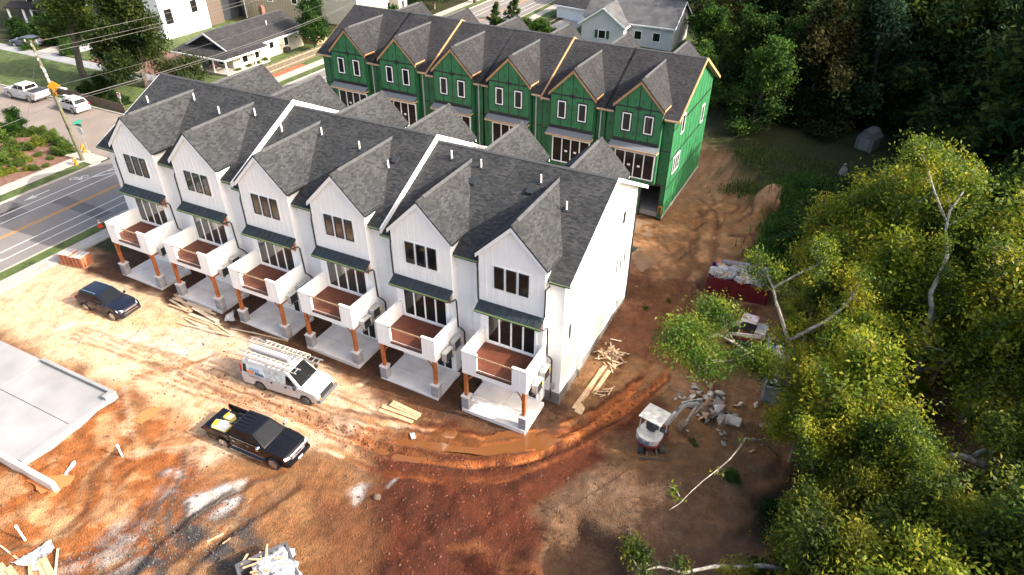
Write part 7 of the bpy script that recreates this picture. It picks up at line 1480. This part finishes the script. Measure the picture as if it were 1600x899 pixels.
# tan board house and the cream two storey house behind the bungalow
b = gable_house('tan_house', 'tan board and batten house behind the cream bungalow', (-50.5, 63, .8), R_(4), 13, 9, 7.5, 2.6, tan, roof_grey)
for k in range(24): mb = MB(); x = .3+k*.53; mb.box(x, x+.05, -.03, 0, .2, 7.4); mb.build('batten', mat('tan_batten', (.36, .32, .24), .7), b)
for x, z in ((5.6, 3.2), (10.5, 3.2)): hwin(b, (0, -.03, 1, 0), x, z, 1.0, 2.0)
mb = MB(); mb.box(12.98, 13.1, -.1, .1, -.3, 7.4); mb.build('corner_board', white_trim, b); mb = MB(); mb.box(-.1, .02, -.1, .1, -.3, 7.4); mb.build('corner_board', white_trim, b)
b = gable_house('cream_house', 'tall cream house right of the round tree by the far road', (-37.0, 66.5, .8), R_(0), 7.5, 12, 7.2, 3., cream, roof_grey)
for y, z, w, h in ((2.5, 4.5, .9, 1.6), (6.5, 4.5, .9, 1.6), (3, 1, .9, 1.6), (8.5, 1.2, .7, 1.2)): hwin(b, (7.52, 0, 0, 1), y, z, w, h)
mb = MB(); mb.box(7.55, 9.3, 9.0, 11.5, -.4, 3.4); mb.build('side_bay', cream, b); mb = MB(); mb.prism([(7.5, 8.8, 3.4), (9.5, 8.8, 3.4), (9.5, 11.7, 3.4), (7.5, 11.7, 4.6)], (0, 0, .12)); mb.build('bay_roof', brick_red, b); hwin(b, (9.32, 0, 0, 1), 10.2, 1.4, .7, 1.1)
# white house with the stained grey roof beyond the green row
far_white = mat('far_white_siding', (.5, .5, .5), .6, var=.06, vscale=1)
roof_st = mat('stained_roof', (.045, .045, .05), .9, var2=(.11, .11, .11), var=.2, vscale=.7, bump=.3)
b = gable_house('white_house', 'white house with a stained grey roof and green shutters beyond the green townhouses', (18.5, 82.0, -.3), R_(90), 9.5, 14.5, 3.4, 2.8, far_white, roof_st)
o2 = gable_house('front_wing', 'x', (0, 0, 0), 0, 7, 6, 3.2, 2.4, far_white, roof_st)
for ch in list(o2.children): ch.parent = b; ch.matrix_local = Matrix.Translation((-4.5, 14.6, 0)) @ Matrix.Rotation(R_(-90), 4, 'Z') @ Matrix.Translation((0, -.0, 0)) if False else Matrix.Rotation(R_(-90), 4, 'Z') @ Matrix.Translation((-14.2, -2.2, 0))
bpy.data.objects.remove(o2)
w_ = window(b, -2.26, 10.7, 1.0, 1.1, 1.2, 'whw', white_trim, R_(-90), fw=.09)
for s in (-1, 1): mb = MB(); mb.box(-2.30, -2.22, 10.7+s*.95-.22, 10.7+s*.95+.22, 1.0, 2.2); mb.build('shutter', mat('shutter_green', (.02, .05, .025), .6), b)
for y in (2.5, 5.5): window(b, -.04, y, 1.0, 1.0, 1.2, 'whw', white_trim, R_(-90), fw=.09)
b = gable_house('garage', 'low garage with a brown grey roof left of the white house', (1.5, 90, 0), R_(80), 5, 6.5, 2.4, 1.2, white, roof_grey)
b = empty('brick_house', (-4, 100, 0), 0, 'red brick house at the top edge beyond the white house', 'house'); mb = MB(); mb.box(0, 14, 0, 9, -.5, 5); mb.build('wall', brick_red, b); mb = MB(); mb.prism([(-.4, -.4, 5), (14.4, -.4, 5), (14.4, 4.5, 7.5), (-.4, 4.5, 7.5)], (0, 0, .2)); mb.prism([(-.4, 9.4, 5), (-.4, 4.5, 7.5), (14.4, 4.5, 7.5), (14.4, 9.4, 5)][::-1], (0, 0, .2)); mb.build('roof', roof_grey, b)
for x in (3.5, 6.5, 10): hwin(b, (0, -.02, 1, 0), x, 1.4, 1.2, 1.5)
mb = MB(); mb.box(-3.5, 0, 1, 7, -.3, .4); mb.build('porch_floor', concrete_old, b)
for y in (1.1, 3.9, 6.8): mb = MB(); mb.box(-3.4, -3.2, y, y+.2, .4, 3); mb.build('porch_post', white_trim, b)
mb = MB(); mb.box(-3.7, 0, .8, 7.2, 3, 3.25); mb.build('porch_roof', roof_grey, b)
for i, (x, y) in enumerate(((-5.6, 97.6), (-3.9, 97.8))):
    o = empty('garden_ornament', (x, y, .2), 0, ('left', 'right')[i]+' one of two red upright shapes in front of the brick house', 'ornament', 'red shapes before the brick house'); mb = MB(); mb.tube([(0, 0, 0), (0, 0, .9), (0, 0, 1.35), (0, 0, 1.6)], [.32, .38, .2, .1], 8); mb.build('body', red, o, smooth='all'); mb = MB(); mb.tube([(0, 0, 1.55), (0, 0, 1.85)], [.16, .13], 8); mb.build('top', red, o)
# street trees and shrubs behind
plant('mag', (-35.0, 29.8, .7), .4, (1.12, 1.12, 1.5), 'big dark glossy magnolia at the street corner beside the porch house')
plant('pin', (-46.2, 29.0, .7), 1.2, 1.15, 'tall tree with a bare leaning trunk on the corner lawn')
plant('map', (-27.2, 53.0, .7), .3, 1.0, 'round green tree on the grass by the far road')
plant('by', (-51.8, 37.4, .8), 0, 2.2, 'bright yellow shrub on the brick coloured bed'); plant('by', (-47.5, 37.8, .8), 2, 1.0, 'small yellow flowering shrub under the magnolia')
plant('con', (-43.5, 31.5, .8), 0, .8, 'small dark cone shaped evergreen on the corner lawn')
for i, (x, y, s, k) in enumerate([(-66, 38, 1.3, 'bd'), (-62, 37.5, 1.5, 'bd'), (-70, 36.8, 1.3, 'bd'), (-74.5, 38.5, 1.2, 'bd'), (-64.5, 33.8, .8, 'bu'), (-60.5, 39.5, 1.2, 'bd'), (-57, 34.4, .8, 'bu'), (-55, 40.5, .8, 'bd'), (-40, 27, .9, 'bd'), (-37.5, 25.2, .8, 'bd'), (-39.5, 24.6, .8, 'bd'), (-34.8, 24.8, .6, 'bd'), (-32.4, 24.6, .5, 'bd'), (-72, 41, 1.4, 'bu'), (-68, 41, 1.8, 'bd')]):
    plant(k, (x, y, .75), i*1.1, s, ('dark green shrub ' if k == 'bd' else 'mid green shrub ')+('along the low side fence under the magnolia' if x > -42 else 'in front of the houses at the top left'), 'shrubs '+k+(' by the side fence' if x > -42 else ' at the top left'), 'shrub', 'shrub')
plant('pin', (-69, 43, .7), 3, .9, 'leafy tree before the grey house at the top left'); plant('map', (-77, 47, .7), 2, 1.2, 'round tree beside the grey house at the top left')
o = empty('board_fence', (-43.5, 22.9, .8), math.atan2(-.6, 14), 'low brown board fence along the side street behind the parked cars', 'fence')
for k in range(56): mb = MB(); mb.box(k*.25, k*.25+.22, 0, .03, 0, 1.1); mb.build('board', mat('brown_fence', (.12, .085, .06), .85, var=.3, vscale=3), o)
for z in (.3, .85): mb = MB(); mb.box(0, 14, .032, .08, z, z+.08); mb.build('rail', lumber_old, o)
conif = [(-10.91,78.66),(-10.23,84.01),(-8.93,78.10)]
plant('con', (*conif[0], .3), 0, 1.1, 'dark conifer left of the two beside the far road'); plant('con', (*conif[1], .3), 1, 1.2, 'dark conifer right of the two beside the far road'); plant('bd', (-9.8, 78.5, .2), 0, .9, 'reddish dark shrub between the conifers by the far road', None, 'shrub', 'shrub')
for i, (x, y, s) in enumerate([(-5.2, 79, 1.2), (-3.4, 80.5, 1.1), (-1.6, 79.5, 1.0)]): plant('bu', (x, y, .1), i, s, 'pale green shrub on the lawn left of the white house', 'shrubs left of the white house', 'shrub', 'shrub')
bt = [(-22, 92, 'pin', .9), (-26, 84, 'map', 1.1), (-33, 92, 'da', .7), (-42, 88, 'dd', .8), (-52, 90, 'da', .8), (-64, 84, 'dd', .8), (-29, 104, 'da', .9), (-40, 104, 'da', .9), (-60, 100, 'da', .9), (-20, 116, 'dd', .9), (-78, 70, 'da', .8), (-90, 60, 'dd', .8), (-24.5, 76, 'bd', 1.6), (-25.5, 70.5, 'bd', 1.5), (-6, 124, 'da', 1.), (4, 118, 'dd', .9), (-30, 82.5, 'dd', .6)]
for i, (x, y, k, s) in enumerate(bt): plant(k, (x, y, .6), i*.9, s, {'da': 'deep green tree', 'dd': 'dark tree with bright tufts', 'pin': 'open crowned tall tree', 'map': 'round green tree', 'bd': 'dark green shrub'}[k]+' far behind along the main road at the top', 'far trees along the main road '+k, 'shrub' if k == 'bd' else 'tree', 'shrub' if k == 'bd' else 'tree')
# small weeds on the site edge
for i, (x, y) in enumerate([(25.20,2.85),(27.59,1.71),(35.41,15.85),(36.69,17.50),(42.17,3.77),(41.88,4.18)]): plant('bs', (x, y, ground_z(x, y)-.05), i, .35, 'small green weed growing in the mud beside a patio' if i < 2 else 'small green weed on the dirt below the hanging branch', 'weeds beside the patios' if i < 2 else 'weeds below the branch', 'plant', 'weed')
